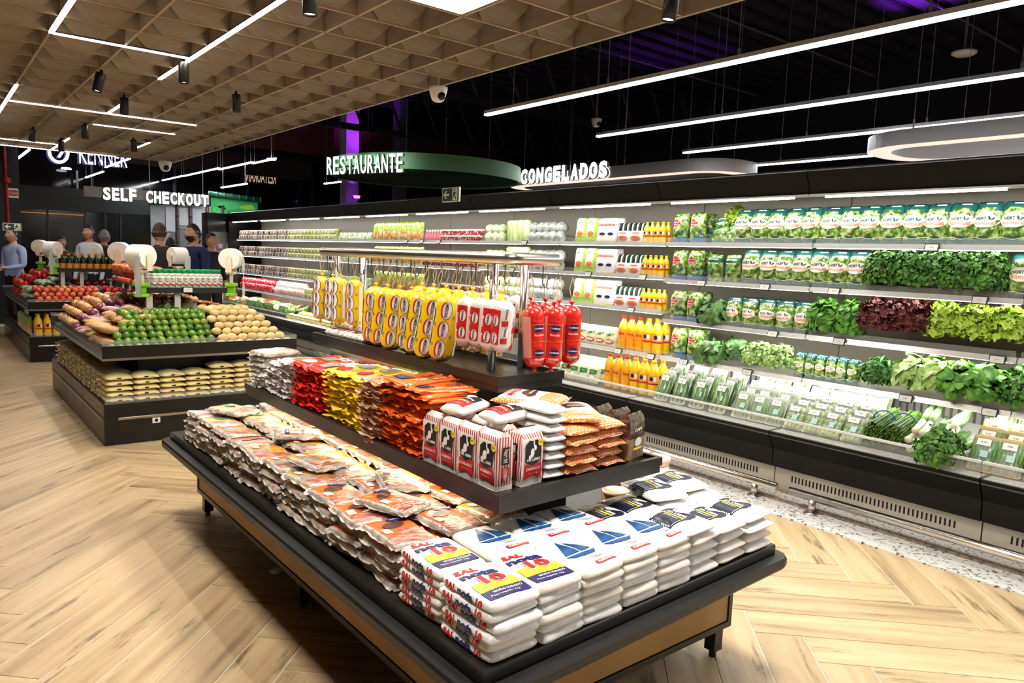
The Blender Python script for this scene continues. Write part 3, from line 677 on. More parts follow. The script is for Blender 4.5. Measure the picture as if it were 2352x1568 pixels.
for u in range(len(UN) - 1):
    ya, yb = UN[u] + .004, UN[u + 1] - .004
    f = empty('open_refrigerator', (5.0, (ya + yb) / 2, .03))
    tag(f, 'open black multideck refrigerator, ' + ('first from the near end' if u == 0 else 'last unit beside the glass cabinet' if u == 10 else nth(u) + ' from the near end'), 'refrigerator', 'row of open refrigerators')
    oy = (ya + yb) / 2
    def fp(name, mb, mt, parent=None, smooth=False):
        mb.v = [(x - 5.0, y - oy, z - .03) for x, y, z in mb.v]
        return ob(name, mb.mesh(name, mt, smooth), parent or f)
    # body: back, roof, base
    fp('body', MB().box(5.70, 5.85, ya, yb, .03, 2.36, 0).box(5.05, 5.7, ya, yb, 2.24, 2.36, 0).box(4.86, 5.7, ya, yb, .2, .44, 0), blk_f)
    b = MB().box(5.66, 5.70, ya, yb, .44, 2.24)
    fp('back_panel', b, fside)
    if u < 4:
        for k in range(0, int((yb - ya) / .05)):
            y = ya + .02 + k * .05
            fp('back_slot', MB().box(5.652, 5.66, y, y + .03, .5, .8), M('slot_white', 'eceae6', .4)) if k % 1 == 0 and u in (1, 2) else None
    # header
    fp('header', MB().add([(4.98, ya, 2.335), (5.05, ya, 2.175), (5.08, ya, 2.175), (5.08, ya, 2.36), (4.98, yb, 2.335), (5.05, yb, 2.175), (5.08, yb, 2.175), (5.08, yb, 2.36)],
                          [(0, 1, 2, 3), (7, 6, 5, 4), (0, 4, 5, 1), (1, 5, 6, 2), (3, 2, 6, 7), (0, 3, 7, 4)]), M('header_brown', '0c0908', .5, ior=1.3))
    h = fp('header_trim', MB().box(5.03, 5.12, ya, yb, 2.165, 2.178), strip_m)
    fp('light_tube', MB().box(5.035, 5.06, ya + .12, yb - .12, 2.15, 2.166), led_tube, h)
    # lower front
    fp('front_panel', MB().add([(4.74, ya, .47), (4.82, ya, .33), (4.86, ya, .33), (4.86, ya, .47), (4.74, yb, .47), (4.82, yb, .33), (4.86, yb, .33), (4.86, yb, .47)],
                               [(0, 1, 2, 3), (7, 6, 5, 4), (0, 4, 5, 1), (1, 5, 6, 2), (3, 2, 6, 7), (0, 3, 7, 4)]), M('front_brown', '0d0a08', .45, ior=1.3))
    fp('lower_front_panel', MB().add([(4.82, ya, .33), (4.83, ya, .2), (4.87, ya, .2), (4.87, ya, .33), (4.82, yb, .33), (4.83, yb, .2), (4.87, yb, .2), (4.87, yb, .33)],
                               [(0, 1, 2, 3), (7, 6, 5, 4), (0, 4, 5, 1), (1, 5, 6, 2), (3, 2, 6, 7), (0, 3, 7, 4)]), grey_f)
    kp = fp('kick_plate', MB().box(4.87, 4.9, ya, yb, .03, .2), steel_f)
    if u < 5:
        sl = MB(); y = ya + .14
        while y < yb - .14: sl.box(4.866, 4.871, y, y + .009, .105, .15); y += .027
        o = fp('vent_slots', sl, DARK, kp); o['kind'] = 'stuff'
    # deck
    dk = MB().box(4.76, 5.66, ya, yb, .455, .47)
    d = fp('deck', dk, M('deck_dark', '3a3834', .5))
    if u < 5:
        g = MB(); grate(g, 4.765, 4.90, ya + .01, yb - .01, .47, .016, .016, .006)
        o = fp('deck_grate', g, slat_w, d); o['kind'] = 'stuff'
    else: fp('deck_grate', MB().box(4.765, 4.9, ya, yb, .47, .473), slat_w, d)
    if u in (0, 1, 2, 3):
        bs = fp('back_guard', MB().add([(5.1, ya, .5), (5.45, ya, .66), (5.46, ya, .655), (5.11, ya, .49), (5.1, yb, .5), (5.45, yb, .66), (5.46, yb, .655), (5.11, yb, .49)], [(0, 4, 5, 1), (3, 2, 6, 7), (0, 1, 2, 3), (7, 6, 5, 4)]), slat_w)
    # clear front guard
    fp('front_guard', MB().box(4.752, 4.757, ya, yb, .44, .565), GLASS)
    fp('guard_rail', MB().rbox(4.743, 4.763, ya, yb, .562, .58, .003), M('guard_white', 'd8dcdc', .2, alpha=.92))
    for k in range(4):
        z = shelf_z(u, k)
        s = fp('shelf', MB().box(5.15, 5.66, ya, yb, z - .018, z - .004), slat_w)
        fp('price_rail', MB().add([(5.135, ya, z - .022), (5.15, ya, z + .012), (5.155, ya, z + .012), (5.155, ya, z - .022), (5.135, yb, z - .022), (5.15, yb, z + .012), (5.155, yb, z + .012), (5.155, yb, z - .022)], [(0, 1, 2, 3), (7, 6, 5, 4), (0, 4, 5, 1), (1, 5, 6, 2), (2, 6, 7, 3), (3, 7, 4, 0)]), strip_m, s)
        fp('light_strip', MB().box(5.157, 5.18, ya + .02, yb - .02, z - .026, z - .019), led_tube, s)
        if u < 4: fp('front_lip', MB().box(5.158, 5.161, ya + .01, yb - .01, z, z + .05), GLASS, s)
    if u == 10:
        fp('end_frame', MB().box(4.99, 5.7, yb - .03, yb + .03, .03, 2.36), blk_f)
# end wall panel with glass
def price_tag(x, y, z, sl, lb):
    o = empty('price_tag', (x, y, z), (0, sl, 0)); tag(o, lb, 'price tag', 'electronic shelf tags')
    ob('case', tagc, o); ob('screen', tags, o); ob('digits', tagd, o)
tagc = MB().rbox(-.008, .004, -.045, .045, -.026, .03, .003).mesh('tag_case', M('tag_dark', '2a2c2e', .5))
tags = MB().box(-.0095, -.008, -.038, .038, -.022, .02).mesh('tag_screen', M('tag_screen', 'd8dad6', .4))
_t = MB(); put_text(_t, '5,99', lambda x, y: (-.0105, -x, y), 0, 0, .024, .008, 0, .01); tagd = _t.mesh('tag_digits', M('tag_ink', '3a3e40', .5))
TAGS = {3: [2.06, 6.2, 7.9, 8.3, 8.7], 2: [1.75, 2.69, 4.5, 5.2, 3.25, 3.85, 6.4, 7.4, 8.6], 1: [1.62, 2.62, 4.62, 3.15, 9.2, 9.8, 10.6, 8.0], 0: [1.63, 2.13, 4.35, 4.75, 3.98, 3.35, 10.4, 9.5], -1: [2.42, 2.28, 2.57, 2.75]}
SHN = ['lowest', 'second', 'third', 'top']
for k, ys in TAGS.items():
    ys = sorted(ys)
    for i, y in enumerate(ys):
        u = max(j for j in range(11) if UN[j] <= y)
        if k >= 0: price_tag(5.128, y, shelf_z(u, k) - .012, .35, f'grey electronic price tag on the {SHN[k]} shelf rail, {nth(i)} from the near end')
# foot rail in front
rl = 0
for ya, yb in ((-.6, 2.62), (2.72, 5.6), (5.7, 8.6), (8.7, 11.6), (11.7, 15.0)):
    o = empty('foot_rail', (4.62, (ya + yb) / 2, .012)); tag(o, ['polished steel foot rail section, first from the near end', 'polished steel foot rail section, second from the near end', 'steel foot rail section behind the table', 'steel foot rail section beside the far produce island', 'farthest steel foot rail section'][rl], 'rail', 'steel foot rails'); rl += 1
    oy = (ya + yb) / 2
    ob('tube', MB().cyl((0, ya - oy, .11), (0, yb - oy, .11), .028, 16).mesh('rail_tube', CHROME, True), o)
    for y in (ya + .17, yb - .05 - .12):
        p = ob('post', MB().cyl((0, y - oy, 0), (0, y - oy, .1), .024, 14).mesh('rail_post', CHROME, True), o)
        ob('foot_disc', MB().lathe([(.002, 0), (.048, 0), (.048, .006), (.002, .012)], 16, 0, (0, y - oy, 0)).mesh('rail_disc', CHROME, True), p)
# ================================================================ TABLE GOODS
def pillow(lx, ly, h, nx=12, ny=12, e=4, crump=.12, seed=0, fq=18, seam=.42, flat=.8, wob=.02, edge=0, mi=0, frill=0, fmi=0):
    """bag lying flat. Returns MB and top(x,y), side(y,t)"""
    zs = h * seam
    rad = min(h * (.95 + max(0, 4 - e) * .9), .48 * min(lx, ly))
    def ed(d): d = max(0, min(1, d / rad)); return max(0, 1 - (1 - d) ** pw) ** (1 / pw)
    pw = 2.7 if e >= 4 else 2.1
    def prof(u, v):
        return ed(lx / 2 * (1 - abs(u))) * ed(ly / 2 * (1 - abs(v))) * (.86 + .14 * math.cos(u * 1.5) * math.cos(v * 1.5))
    def wobble(x, y): return (1 + wob * nz(x, y, seed * 3.1, 9)) * (1 - .055 * min(1, abs(4 * x * y / (lx * ly))) ** 5)
    def top(x, y, lift=.0):
        u = max(-1, min(1, 2 * x / lx)); v = max(-1, min(1, 2 * y / ly)); s = prof(u, v)
        n = nz(x + seed, y, 0, fq) * crump
        return (x * wobble(x, y), y * wobble(y, x), zs + (h - zs) * s * (1 + n) + lift)
    def bot(x, y):
        u = 2 * x / lx; v = 2 * y / ly; s = prof(u, v) ** flat
        return (x * wobble(x, y), y * wobble(y, x), zs - zs * s)
    def side(y, t, lift=.0025):
        v = max(-1, min(1, 2 * y / ly)); lo_, hi_ = .3, 1.0
        for _ in range(14):
            m_ = (lo_ + hi_) / 2; q = prof(m_, v); q = q if t >= 0 else q ** flat
            if q > abs(t): lo_ = m_
            else: hi_ = m_
        x = -lx / 2 * lo_
        return (x * wobble(x, y) - lift, y * wobble(y, x), zs + ((h - zs) if t > 0 else zs) * t + lift * .6 * t)
    def cosmap(t): return math.sin((t - .5) * PI) * .5 + .5
    mb = MB()
    mm = (lambda u, v: mi(cosmap(u) * 2 - 1, cosmap(v) * 2 - 1)) if callable(mi) else mi
    g = lambda f: (lambda u, v: f((cosmap(u) - .5) * lx, (cosmap(v) - .5) * ly))
    mb.grid(nx, ny, g(top), mm); mb.grid(nx, ny, g(bot), mm, True)
    if frill:   # crimped end flaps along +-y
        for sgn in (-1, 1):
            mb.grid(nx * 2, 2, lambda u, v: ((u - .5) * lx * .98, sgn * (ly / 2 - .004 + v * frill), zs + .003 * math.sin(u * 17 + seed * 2 + sgn) * v + .012 * nz(u * 4, v, seed + sgn) * v), mi if not callable(mi) else fmi)
    if edge:    # same along +-x
        for sgn in (-1, 1):
            mb.grid(2, ny * 2, lambda u, v: (sgn * (lx / 2 - .004 + u * edge), (v - .5) * ly * .98, zs + .0035 * math.sin(v * 15 + seed * 2 + sgn) * u + .016 * nz(v * 4, u, seed + sgn) * u), mi if not callable(mi) else fmi)
    return mb, top, side
film = dict(coat=.6, bump=.25, bscale=38)
salt_m = [M('salt_film', 'efe9df', .35, bump=.35, bscale=26, coat=.25, sub=.0), M('salt_film_cool', 'eeedec', .3, bump=.5, bscale=34, coat=.3)]
INK = dict(red=M('ink_red', 'c8201c', .4), navy=M('ink_navy', '1d1c5a', .4), yel=M('ink_yellow', 'f2d930', .4), blue=M('ink_blue', '1d5a96', .35, c2='16406e', cscale=30), dkn=M('ink_dark_navy', '17182f', .3), wht=M('ink_white', 'f2f0ec', .4), org=M('ink_orange', 'ea7a30', .4), blk=M('ink_black', '1c1a1a', .4), grn=M('ink_green', '1f7a4a', .4), teal=M('ink_teal', '1d5a55', .35), brn=M('ink_brown', '4a2818', .4), gry=M('ink_grey', '8f8b86', .5))
IK = list(INK.values()); II = {k: i for i, k in enumerate(INK)}
def ink(*names):
    return [INK[n] for n in names]
LT = .0022
def salt_nota(seed):
    mb, top, side = pillow(.184, .246, .0325, 16, 16, 4, .2, seed, 15, wob=.05)
    f = lambda x, y: top(x, y, LT)
    p = MB()
    put_text(p, 'SAL', f, -.028, .088, .08, .027, 0, .04, .15); put_text(p, 'nota', f, -.005, .054, .13, .032, 1, .05)
    put_rect(p, -.072, .072, -.052, .0, f, 2, 8, 4); put_rect(p, -.074, .074, -.098, -.05, f, 1, 8, 4)
    f2 = lambda x, y: top(x, y, LT + .0015); f3 = lambda x, y: top(x, y, LT + .001)
    put_text(p, '10', f2, .012, .006, .092, .06, 3, .05); put_text(p, '10', lambda x, y: top(x, y, LT + .003), .012, .006, .084, .052, 0, .04)
    put_text(p, 'MOIDO IODADO', f2, .01, -.066, .1, .010, 3, .02); put_text(p, 'Peso Líquido 1kg', f2, -.01, -.084, .1, .010, 3, .01)
    fs = lambda x, y: side(x, y)
    flip = lambda x, y: side(-x, y / .017)
    put_text(p, 'SAL', flip, -.068, 0.002, .056, .017, 0, .04); put_text(p, 'nota', flip, .005, .002, .075, .02, 1, .05); put_text(p, '10', flip, .07, .002, .032, .018, 0, .04)
    return ('salt_bag', 'salt bag', mb.mesh('salt_bag', salt_m[seed % 2], True), [('label_print', p.mesh('nota_print', ink('red', 'navy', 'yel', 'wht')))])
def salt_sail(seed):
    mb, top, side = pillow(.184, .246, .0325, 16, 16, 4, .2, seed, 15, wob=.05)
    f = lambda x, y: top(x, y, LT); p = MB()
    for poly in ([(-.055, .0), (-.005, .1), (.01, .0)], [(.018, .0), (.01, .085), (.062, .005)], [(-.068, -.012), (.07, -.006), (.05, -.028), (-.036, -.03)]):
        q = [(a[0] + (b[0] - a[0]) * t / 4, a[1] + (b[1] - a[1]) * t / 4) for a, b in zip(poly, poly[1:] + poly[:1]) for t in range(4)]
        put_poly(p, q, f, 0, 3)
    for k in range(3):
        y0 = -.034 - k * .009; p.grid(10, 1, lambda u, v: f(-.05 + k * .012 + .1 * u, y0 + .006 * math.sin(u * 5 + k) + v * .003 * math.sin(u * PI)), 1)
    put_poly(p, rrect(-.01, .08, -.098, -.078, .008), f, 2, 3); put_text(p, 'ALMIRANTE', lambda x, y: top(x, y, LT + .0015), .035, -.088, .075, .011, 3, .02)
    put_text(p, 'SAL REFINADO', f, -.05, .09, .05, .007, 4, .01)
    return ('salt_bag', 'salt bag', mb.mesh('salt_bag', salt_m[seed % 2], True), [('label_print', p.mesh('sail_print', ink('blue', 'navy', 'red', 'wht', 'gry')))])
def salt_hare(seed):
    mb, top, side = pillow(.184, .246, .040, 16, 16, 3.6, .2, seed, 14, wob=.05)
    f = lambda x, y: top(x, y, LT); f2 = lambda x, y: top(x, y, LT + .0016); p = MB()
    out = [(-.086, -.05), (-.02, -.05), (.0, -.062), (.035, -.062), (.055, -.05), (.06, .0), (.055, .05), (.035, .062), (.0, .062), (-.02, .05), (-.086, .05)]
    q = [(a[0] + (b[0] - a[0]) * t / 3, a[1] + (b[1] - a[1]) * t / 3) for a, b in zip(out, out[1:] + out[:1]) for t in range(3)]
    put_poly(p, q, f, 0, 5)
    put_rect(p, -.084, .0, -.046, -.044, f2, 1, 6, 1); put_rect(p, -.084, .0, .044, .046, f2, 1, 6, 1)
    # hare facing along the bag, text turned so that it reads from the long side
    put_poly(p, ell(.032, .012, .014, .024, 12), f2, 1, 2); put_poly(p, ell(.04, -.012, .008, .02, 10, .5), f2, 1, 2); put_poly(p, ell(.05, -.002, .003, .018, 8, -.3), f2, 1, 1)
    put_text(p, 'SAL LEBRE', f2, .006, 0, .085, .014, 1, .03, 0, -PI / 2); put_rect(p, -.018, -.008, -.045, .045, f2, 2, 2, 6)
    put_text(p, 'REFINADO', f2, -.028, 0, .06, .009, 1, .0, 0, -PI / 2)
    flip = lambda x, y: side(-x, y / .019, .002)
    p.grid(8, 6, lambda u, v: side(-.05 + .1 * u, -.95 + 1.9 * v, .0012), 0)
    put_text(p, 'SAL LEBRE', flip, 0, .003, .08, .014, 1, .03); put_text(p, 'REFINADO', flip, 0, -.009, .045, .005, 1, .0)
    return ('salt_bag', 'salt bag', mb.mesh('salt_bag', salt_m[seed % 2], True), [('label_print', p.mesh('hare_print', ink('dkn', 'wht', 'yel')))])
K_nota = [salt_nota(1), salt_nota(2), salt_nota(5)]; K_sail = [salt_sail(3), salt_sail(4)]; K_hare = [salt_hare(5), salt_hare(6)]
plain = pillow(.176, .238, .031, 10, 10, 3.6, .16, 9, 20)[0].mesh('salt_bag_plain', salt_m[1], True)
cn = lambda i: nth(i)
for row in (1, 0):
    for i in range(8):
        cx = 1.242 + i * .18 + (.03 if row else 0) * (i > 0)
        cy = (1.622, 1.872)[row] + SK(cx, 1.6)
        hare = i >= 5 or (row == 1 and i >= 4)
        nl = 4 if hare else 6; dz = .0375 if hare else .0285
        if row == 1 and i == 7: nl = 4
        z = .55
        for l in range(nl):
            if i <= 1 and row == 0 or (row == 1 and i == 0): K = R.choice(K_nota)
            elif hare: K = R.choice(K_hare)
            else: K = R.choice(K_sail)
            what = 'salt bag printed SAL nota 10' if K in K_nota else 'salt bag with navy hare label' if K in K_hare else 'salt bag with blue sailboat'
            tl = nl - 1 - l
            lay = 'on top' if tl == 0 else nth(tl) + ' layer down'
            lb = f'{what}, {"near" if row == 0 else "back"} row stack {nth(i)}, {lay}'
            spawn(K, (cx + R.uniform(-.006, .006), cy + R.uniform(-.008, .008), z), (0, 0, R.uniform(-.06, .06) + .02), lb, 'salt bags on the near end of the table')
            z += dz
        if row == 0 and i == 5:
            spawn(K_hare[0], (cx - .03, cy + .0, z), (0, 0, .03), 'white salt bag with navy hare label lying on the sixth near stack', 'salt bags on the near end of the table')
for j, (x, y, z, a) in enumerate(((2.33, 1.92, .702, -.25), (2.50, 1.95, .702, -.15))):
    spawn(K_hare[j % 2], (x, y, z), (0, 0, a), ['hare salt bag lying slanted on the back row, inner one', 'hare salt bag lying slanted on the back row, nearest the tubs'][j], 'salt bags on the near end of the table')
# ---- jerky packs
meat = M('meat', '843a30', .4, c2='d09c84', c3='a85c4a', cscale=26, lo=.35, hi=.62, detail=3, stretch=(1, 2.6, 1), rnd=True, coat=.45, bump=.5, bscale=42)
meat_pale = M('meat_pale', 'a86454', .4, c2='dcc0a4', c3='c08a74', cscale=26, lo=.32, hi=.6, detail=3, stretch=(1, 2.6, 1), rnd=True, coat=.45, bump=.5, bscale=42)
wrap = M('clear_wrap', 'cdc3b8', .2, c2='a4988c', cscale=20, coat=.5, bump=.6, bscale=46, rnd=True)
lab_y = M('label_yellow', 'dca232', .35, c2='c88c26', cscale=30, coat=.4, bump=.35, bscale=40); lab_o = M('label_orange', 'e4722a', .35, c2='cc581c', cscale=26, coat=.4, bump=.35, bscale=40)
lab_c = M('label_cream', 'dcc684', .35, coat=.4, bump=.35, bscale=40); lab_w = M('label_white', 'dedad6', .35, coat=1, bump=.4, bscale=40); lab_s = M('label_silver', 'a8a09a', .3, c2='857d76', cscale=60, coat=.4, bump=.4, bscale=40)
def jerky(kind, seed):
    lx, ly, h = .185, .235, .036
    def mi(u, v):
        if max(abs(u), abs(v)) > .93: return 2
        if kind == 'yellow': return 1 if v > .2 else 3 if (v > -.3 and u < -.05) else 1 if v > -.3 else 0
        if kind == 'orange': return 1 if (v > .1 or (u < -.2 and v > -.5)) else 0
        if kind == 'rib': return 1 if (abs(v - .15) < .22) else 0
        if kind == 'green': return 1 if v > -.3 else 0
        return 1 if v > -.6 else 0
    mats = {'yellow': [meat, lab_y, wrap, lab_s], 'orange': [meat, lab_o, wrap, lab_s], 'rib': [meat_pale, lab_o, wrap, lab_s], 'green': [meat_pale, lab_c, wrap, lab_s], 'white': [meat_pale, lab_w, wrap, lab_s]}[kind]
    mb, top, side = pillow(lx, ly, h, 14, 14, 5, .22, seed, 20, .4, mi=mi, frill=.012, edge=.012, fmi=2)
    p = MB(); f = lambda x, y: top(x, y, LT); f2 = lambda x, y: top(x, y, LT + .0015)
    if kind == 'yellow':
        put_text(p, 'Charque', f, .01, .075, .1, .026, 0, .02); put_text(p, 'BOVINO', f, .045, -.005, .05, .009, 0, .01); mt = ink('red', 'navy', 'wht')
        put_poly(p, ell(-.05, .055, .018, .022, 12), f2, 2, 2); put_text(p, 'ingredientes', f, -.045, .02, .06, .006, 1, 0)
    elif kind == 'orange':
        put_poly(p, ell(.03, .085, .045, .02, 14), f, 1, 2); put_text(p, 'puro sabor', f2, .03, .085, .06, .014, 2, .02); put_poly(p, ell(-.01, .04, .05, .022, 14, .3), f, 0, 3); mt = ink('brn', 'navy', 'wht')
        put_rect(p, -.075, -.045, -.03, .01, f, 2, 2, 2)
    elif kind == 'rib':
        put_rect(p, -.08, .08, .045, .066, f, 1, 6, 2); put_text(p, 'Ponta de Costela', f2, 0, .055, .11, .012, 2, .015); mt = ink('red', 'navy', 'wht')
        put_rect(p, -.06, .07, -.03, -.012, f, 1, 6, 2)
    elif kind == 'green':
        put_poly(p, [(x * .038, .03 + y * .026) for x, y in ((-1, 0), (-.6, .8), (.1, 1), (.9, .6), (1, -.2), (.4, -1), (-.5, -.9))], f, 0, 3); put_text(p, 'feijoada', f2, 0, .03, .055, .014, 1, .02); mt = ink('grn', 'wht', 'brn')
        put_rect(p, -.07, .07, .085, .1, f, 2, 5, 1)
    else:
        put_rect(p, -.07, .07, -.05, .05, f, 0, 4, 4); mt = ink('gry', 'wht')
        p = MB(); put_text(p, 'toucinho', f, 0, .06, .08, .018, 0, .01)
    return ('meat_pack', 'meat pack', mb.mesh('meat_pack_' + kind, mats, True), [('label_print', p.mesh('print_' + kind, mt))])
KJ = {k: [jerky(k, 10 + i * 7 + s) for s in (1, 2)] for i, k in enumerate(('yellow', 'orange', 'rib', 'green', 'white'))}
JN = {'yellow': 'yellow labelled jerky pack', 'orange': 'orange labelled jerky pack', 'rib': 'rib pack with orange and navy bands', 'green': 'cream meat pack with green badge', 'white': 'white wrapped pork pack'}
ny = 10
for j in range(ny):
    cy = 2.125 + j * .241
    for i in range(3):
        cx = 1.25 + i * .2
        kind = 'orange' if j < 3 else 'yellow' if j < 6 else 'rib' if j == 6 else 'yellow' if j == 7 else 'green' if j == 8 else 'white'
        if j == 6 and i == 2: kind = 'yellow'
        n = 5 if i == 0 else 4 if i == 1 else 3
        if i == 2: cx += .0
        if cx > 1.66: cx = 1.655
        z = .55; n = 5 if i < 2 else 5
        for l in range(n):
            kk = kind if R.random() < .9 else R.choice(['yellow', kind])
            tl = n - 1 - l
            lb = f'{JN[kk]}, {nth(j)} row, {["outer", "middle", "inner"][i]} pile, {"on top" if tl == 0 else nth(tl) + " down"}'
            top_ = tl == 0
            spawn(R.choice(KJ[kk]), (cx + R.uniform(-.012, .012) - (.015 if i == 0 and l < 3 else 0) * 0, cy + R.uniform(-.012, .012), z), (R.uniform(-.04, .04), R.uniform(-.05, .05) + (.08 if top_ else 0), R.uniform(-.12, .12) + (PI / 2 if False else 0)), lb, 'meat packs on the table deck')
            z += .0315
# loose packs lying across the heap
for q, (x, y, z, a, kk, lb) in enumerate([(1.36, 4.18, .713, .5, 'green', 'cream meat pack with green badge lying askew on the far heap'), (1.45, 3.48, .712, 1.2, 'rib', 'rib pack lying crosswise near the middle of the heap'), (1.33, 2.98, .712, .25, 'yellow', 'yellow jerky pack lying loose above the second rows'), (1.5, 2.55, .712, -.3, 'yellow', 'yellow jerky pack lying askew by the shelf'), (1.34, 2.33, .712, .4, 'orange', 'orange jerky pack lying askew behind the salt bags')]):
    spawn(KJ[kk][0], (x, y, z), (.05, .05, a), lb, 'meat packs on the table deck')
# ---- tubs beside the salt
tubm = [M('tub_pale', 'e3b797', .3, coat=.4), M('tub_lid', 'ecd0c0', .35, alpha=.9), M('tub_label', 'e9e5e2', .4)]
tub = MB().lathe([(.002, 0), (.046, 0), (.05, .01), (.055, .095), (.057, .1)], 20).mesh('tub', tubm[0], True)
lid = MB().lathe([(.057, .1), (.060, .1), (.060, .114), (.054, .116), (.052, .111), (.002, .111)], 20).mesh('lid', tubm[1], True)
p = MB(); p.grid(8, 1, lambda u, v: ((.0525 + .003 * v) * 1.01 * math.cos(3.3 + 1.9 * u), (.0525 + .003 * v) * 1.01 * math.sin(3.3 + 1.9 * u), .03 + .05 * v), 0)
for k in range(9): p.grid(1, 1, lambda u, v: (.0562 * math.cos(4.2 + .05 * k + .02 * u), .0562 * math.sin(4.2 + .05 * k + .02 * u), .038 + .025 * v), 1)
tubl = p.mesh('tub_label', [tubm[2], INK['blk']], True)
KT = ('plastic_tub', 'tub', tub, [('lid', lid), ('label_print', tubl)])
for i, (x, y, n) in enumerate(((2.56, 2.10, 2), (2.44, 2.12, 2), (2.56, 2.225, 2), (2.32, 2.12, 1), (2.44, 2.25, 2))):
    for l in range(n):
        spawn(KT, (x, y, .55 + l * .117), (0, 0, R.uniform(-.4, .4)), f'pink paste tub with clear lid, {nth(i)} stack from the aisle, {["bottom","second","top"][l]}', 'paste tubs beside the salt bags')
# ---- middle tier: floppy foil packs in stacks
def foil(name, c, c2, seed, lx=.27, ly=.185, h=.022, extra=None):
    mt = M('foil_' + name, c, .25, c2=c2, cscale=14, lo=.45, hi=.75, coat=.6, bump=.3, bscale=30, rnd=True)
    mb, top, side = pillow(lx, ly, h, 16, 12, 5, .5, seed, 22, .5, mi=0, edge=.02, frill=.006)
    mb.v = [(x, y, z + .012 * nz(x * 3, y * 3, seed * 7.7, 2.2)) for x, y, z in mb.v]
    p = MB(); f = lambda x, y: (lambda t: (t[0], t[1], t[2] + .012 * nz(t[0] * 3, t[1] * 3, seed * 7.7, 2.2) + .003))(top(x, y))
    mtl = extra(p, f)
    return ('foil_pack', 'foil pack', mb.mesh('foil_pack', mt, True), [('label_print', p.mesh('foil_print', mtl))])
def ex_red(p, f):
    put_rect(p, -.1, .0, -.05, .03, f, 0, 6, 4); put_text(p, 'SABOR DO CHURRASCO', f, .03, .06, .15, .016, 1, .02); put_poly(p, ell(.075, -.01, .035, .045, 14), f, 2, 3); return ink('gry', 'yel', 'wht')
def ex_yel(p, f):
    put_rect(p, -.09, .0, -.05, .02, f, 0, 5, 4); put_text(p, 'FEIJOADA', f, .02, .055, .14, .024, 1, .02); put_poly(p, ell(.07, -.02, .04, .04, 14), f, 2, 3); return ink('gry', 'brn', 'red')
def ex_org(p, f):
    put_text(p, 'CARNE SECA', f, -.01, .055, .17, .022, 0, .02); put_rect(p, .03, .1, -.06, .02, f, 1, 5, 4); put_text(p, 'Sabor', f, -.06, -.02, .07, .024, 1, .02); return ink('wht', 'navy')
def ex_sil(p, f):
    put_poly(p, ell(.03, 0, .06, .05, 16), f, 0, 3); put_text(p, 'linguiça', f, -.05, .055, .11, .022, 1, .02); put_rect(p, -.12, -.06, -.07, -.02, f, 2, 3, 3); return ink('org', 'grn', 'gry')
KF = {'red': [foil('red', 'e8341e', 'd0241a', s, extra=ex_red) for s in (1, 2, 3)], 'yellow': [foil('yellow', 'f6d630', 'ecc222', s, extra=ex_yel) for s in (4, 5, 6)],
      'orange': [foil('orange', 'f07424', 'e05c18', s, extra=ex_org) for s in (7, 8, 9)], 'silver': [foil('silver', 'e2dedb', 'c0bab6', s, extra=ex_sil) for s in (10, 11)], 'clearo': [foil('brownwrap', 'c88a60', 'e6dcd4', 12, extra=ex_org)]}
def stack(kind, cx, cy, n, dz, cname, where, z0=.848, xj=.012, scale=(1, 1, 1)):
    z = z0
    for l in range(n):
        tl = n - 1 - l
        spawn(R.choice(KF[kind]), (cx + R.uniform(-xj, xj), cy + R.uniform(-.01, .01), z), (R.uniform(-.05, .05), R.uniform(-.05, .05), R.uniform(-.16, .16) + (PI if R.random() < .5 else 0)),
              f'{cname} foil pack, {where} stack on the middle tier, {"topmost" if tl == 0 else nth(tl) + " from its top"}', 'foil packs stacked on the middle tier', scale)
        z += dz
stack('silver', 1.62, 4.14, 6, .018, 'silver', 'farthest'); stack('silver', 1.63, 3.93, 11, .016, 'silver', 'second farthest')
stack('silver', 1.63, 3.76, 13, .016, 'silver', 'third farthest')
stack('red', 1.63, 3.56, 14, .0165, 'red', 'far red'); stack('red', 1.63, 3.37, 14, .0165, 'red', 'near red')
stack('yellow', 1.63, 3.17, 15, .0165, 'yellow', 'far yellow'); stack('yellow', 1.63, 2.97, 15, .0165, 'yellow', 'near yellow')
stack('clearo', 1.62, 2.79, 15, .0172, 'brown and clear', 'single'); stack('orange', 1.63, 2.62, 16, .0178, 'orange', 'far orange'); stack('orange', 1.635, 2.46, 15, .0178, 'orange', 'near orange', scale=(1, .82, 1))
# white pork packs at the far end
for l in range(4): spawn(KJ['white'][l % 2], (1.6, 4.2 - (l % 2) * .02, .94 + l * .031), (0, 0, .1 * l + 1.5), f'white wrapped pork pack on the far silver stack, {nth(l)} up', 'pork packs on the middle tier')
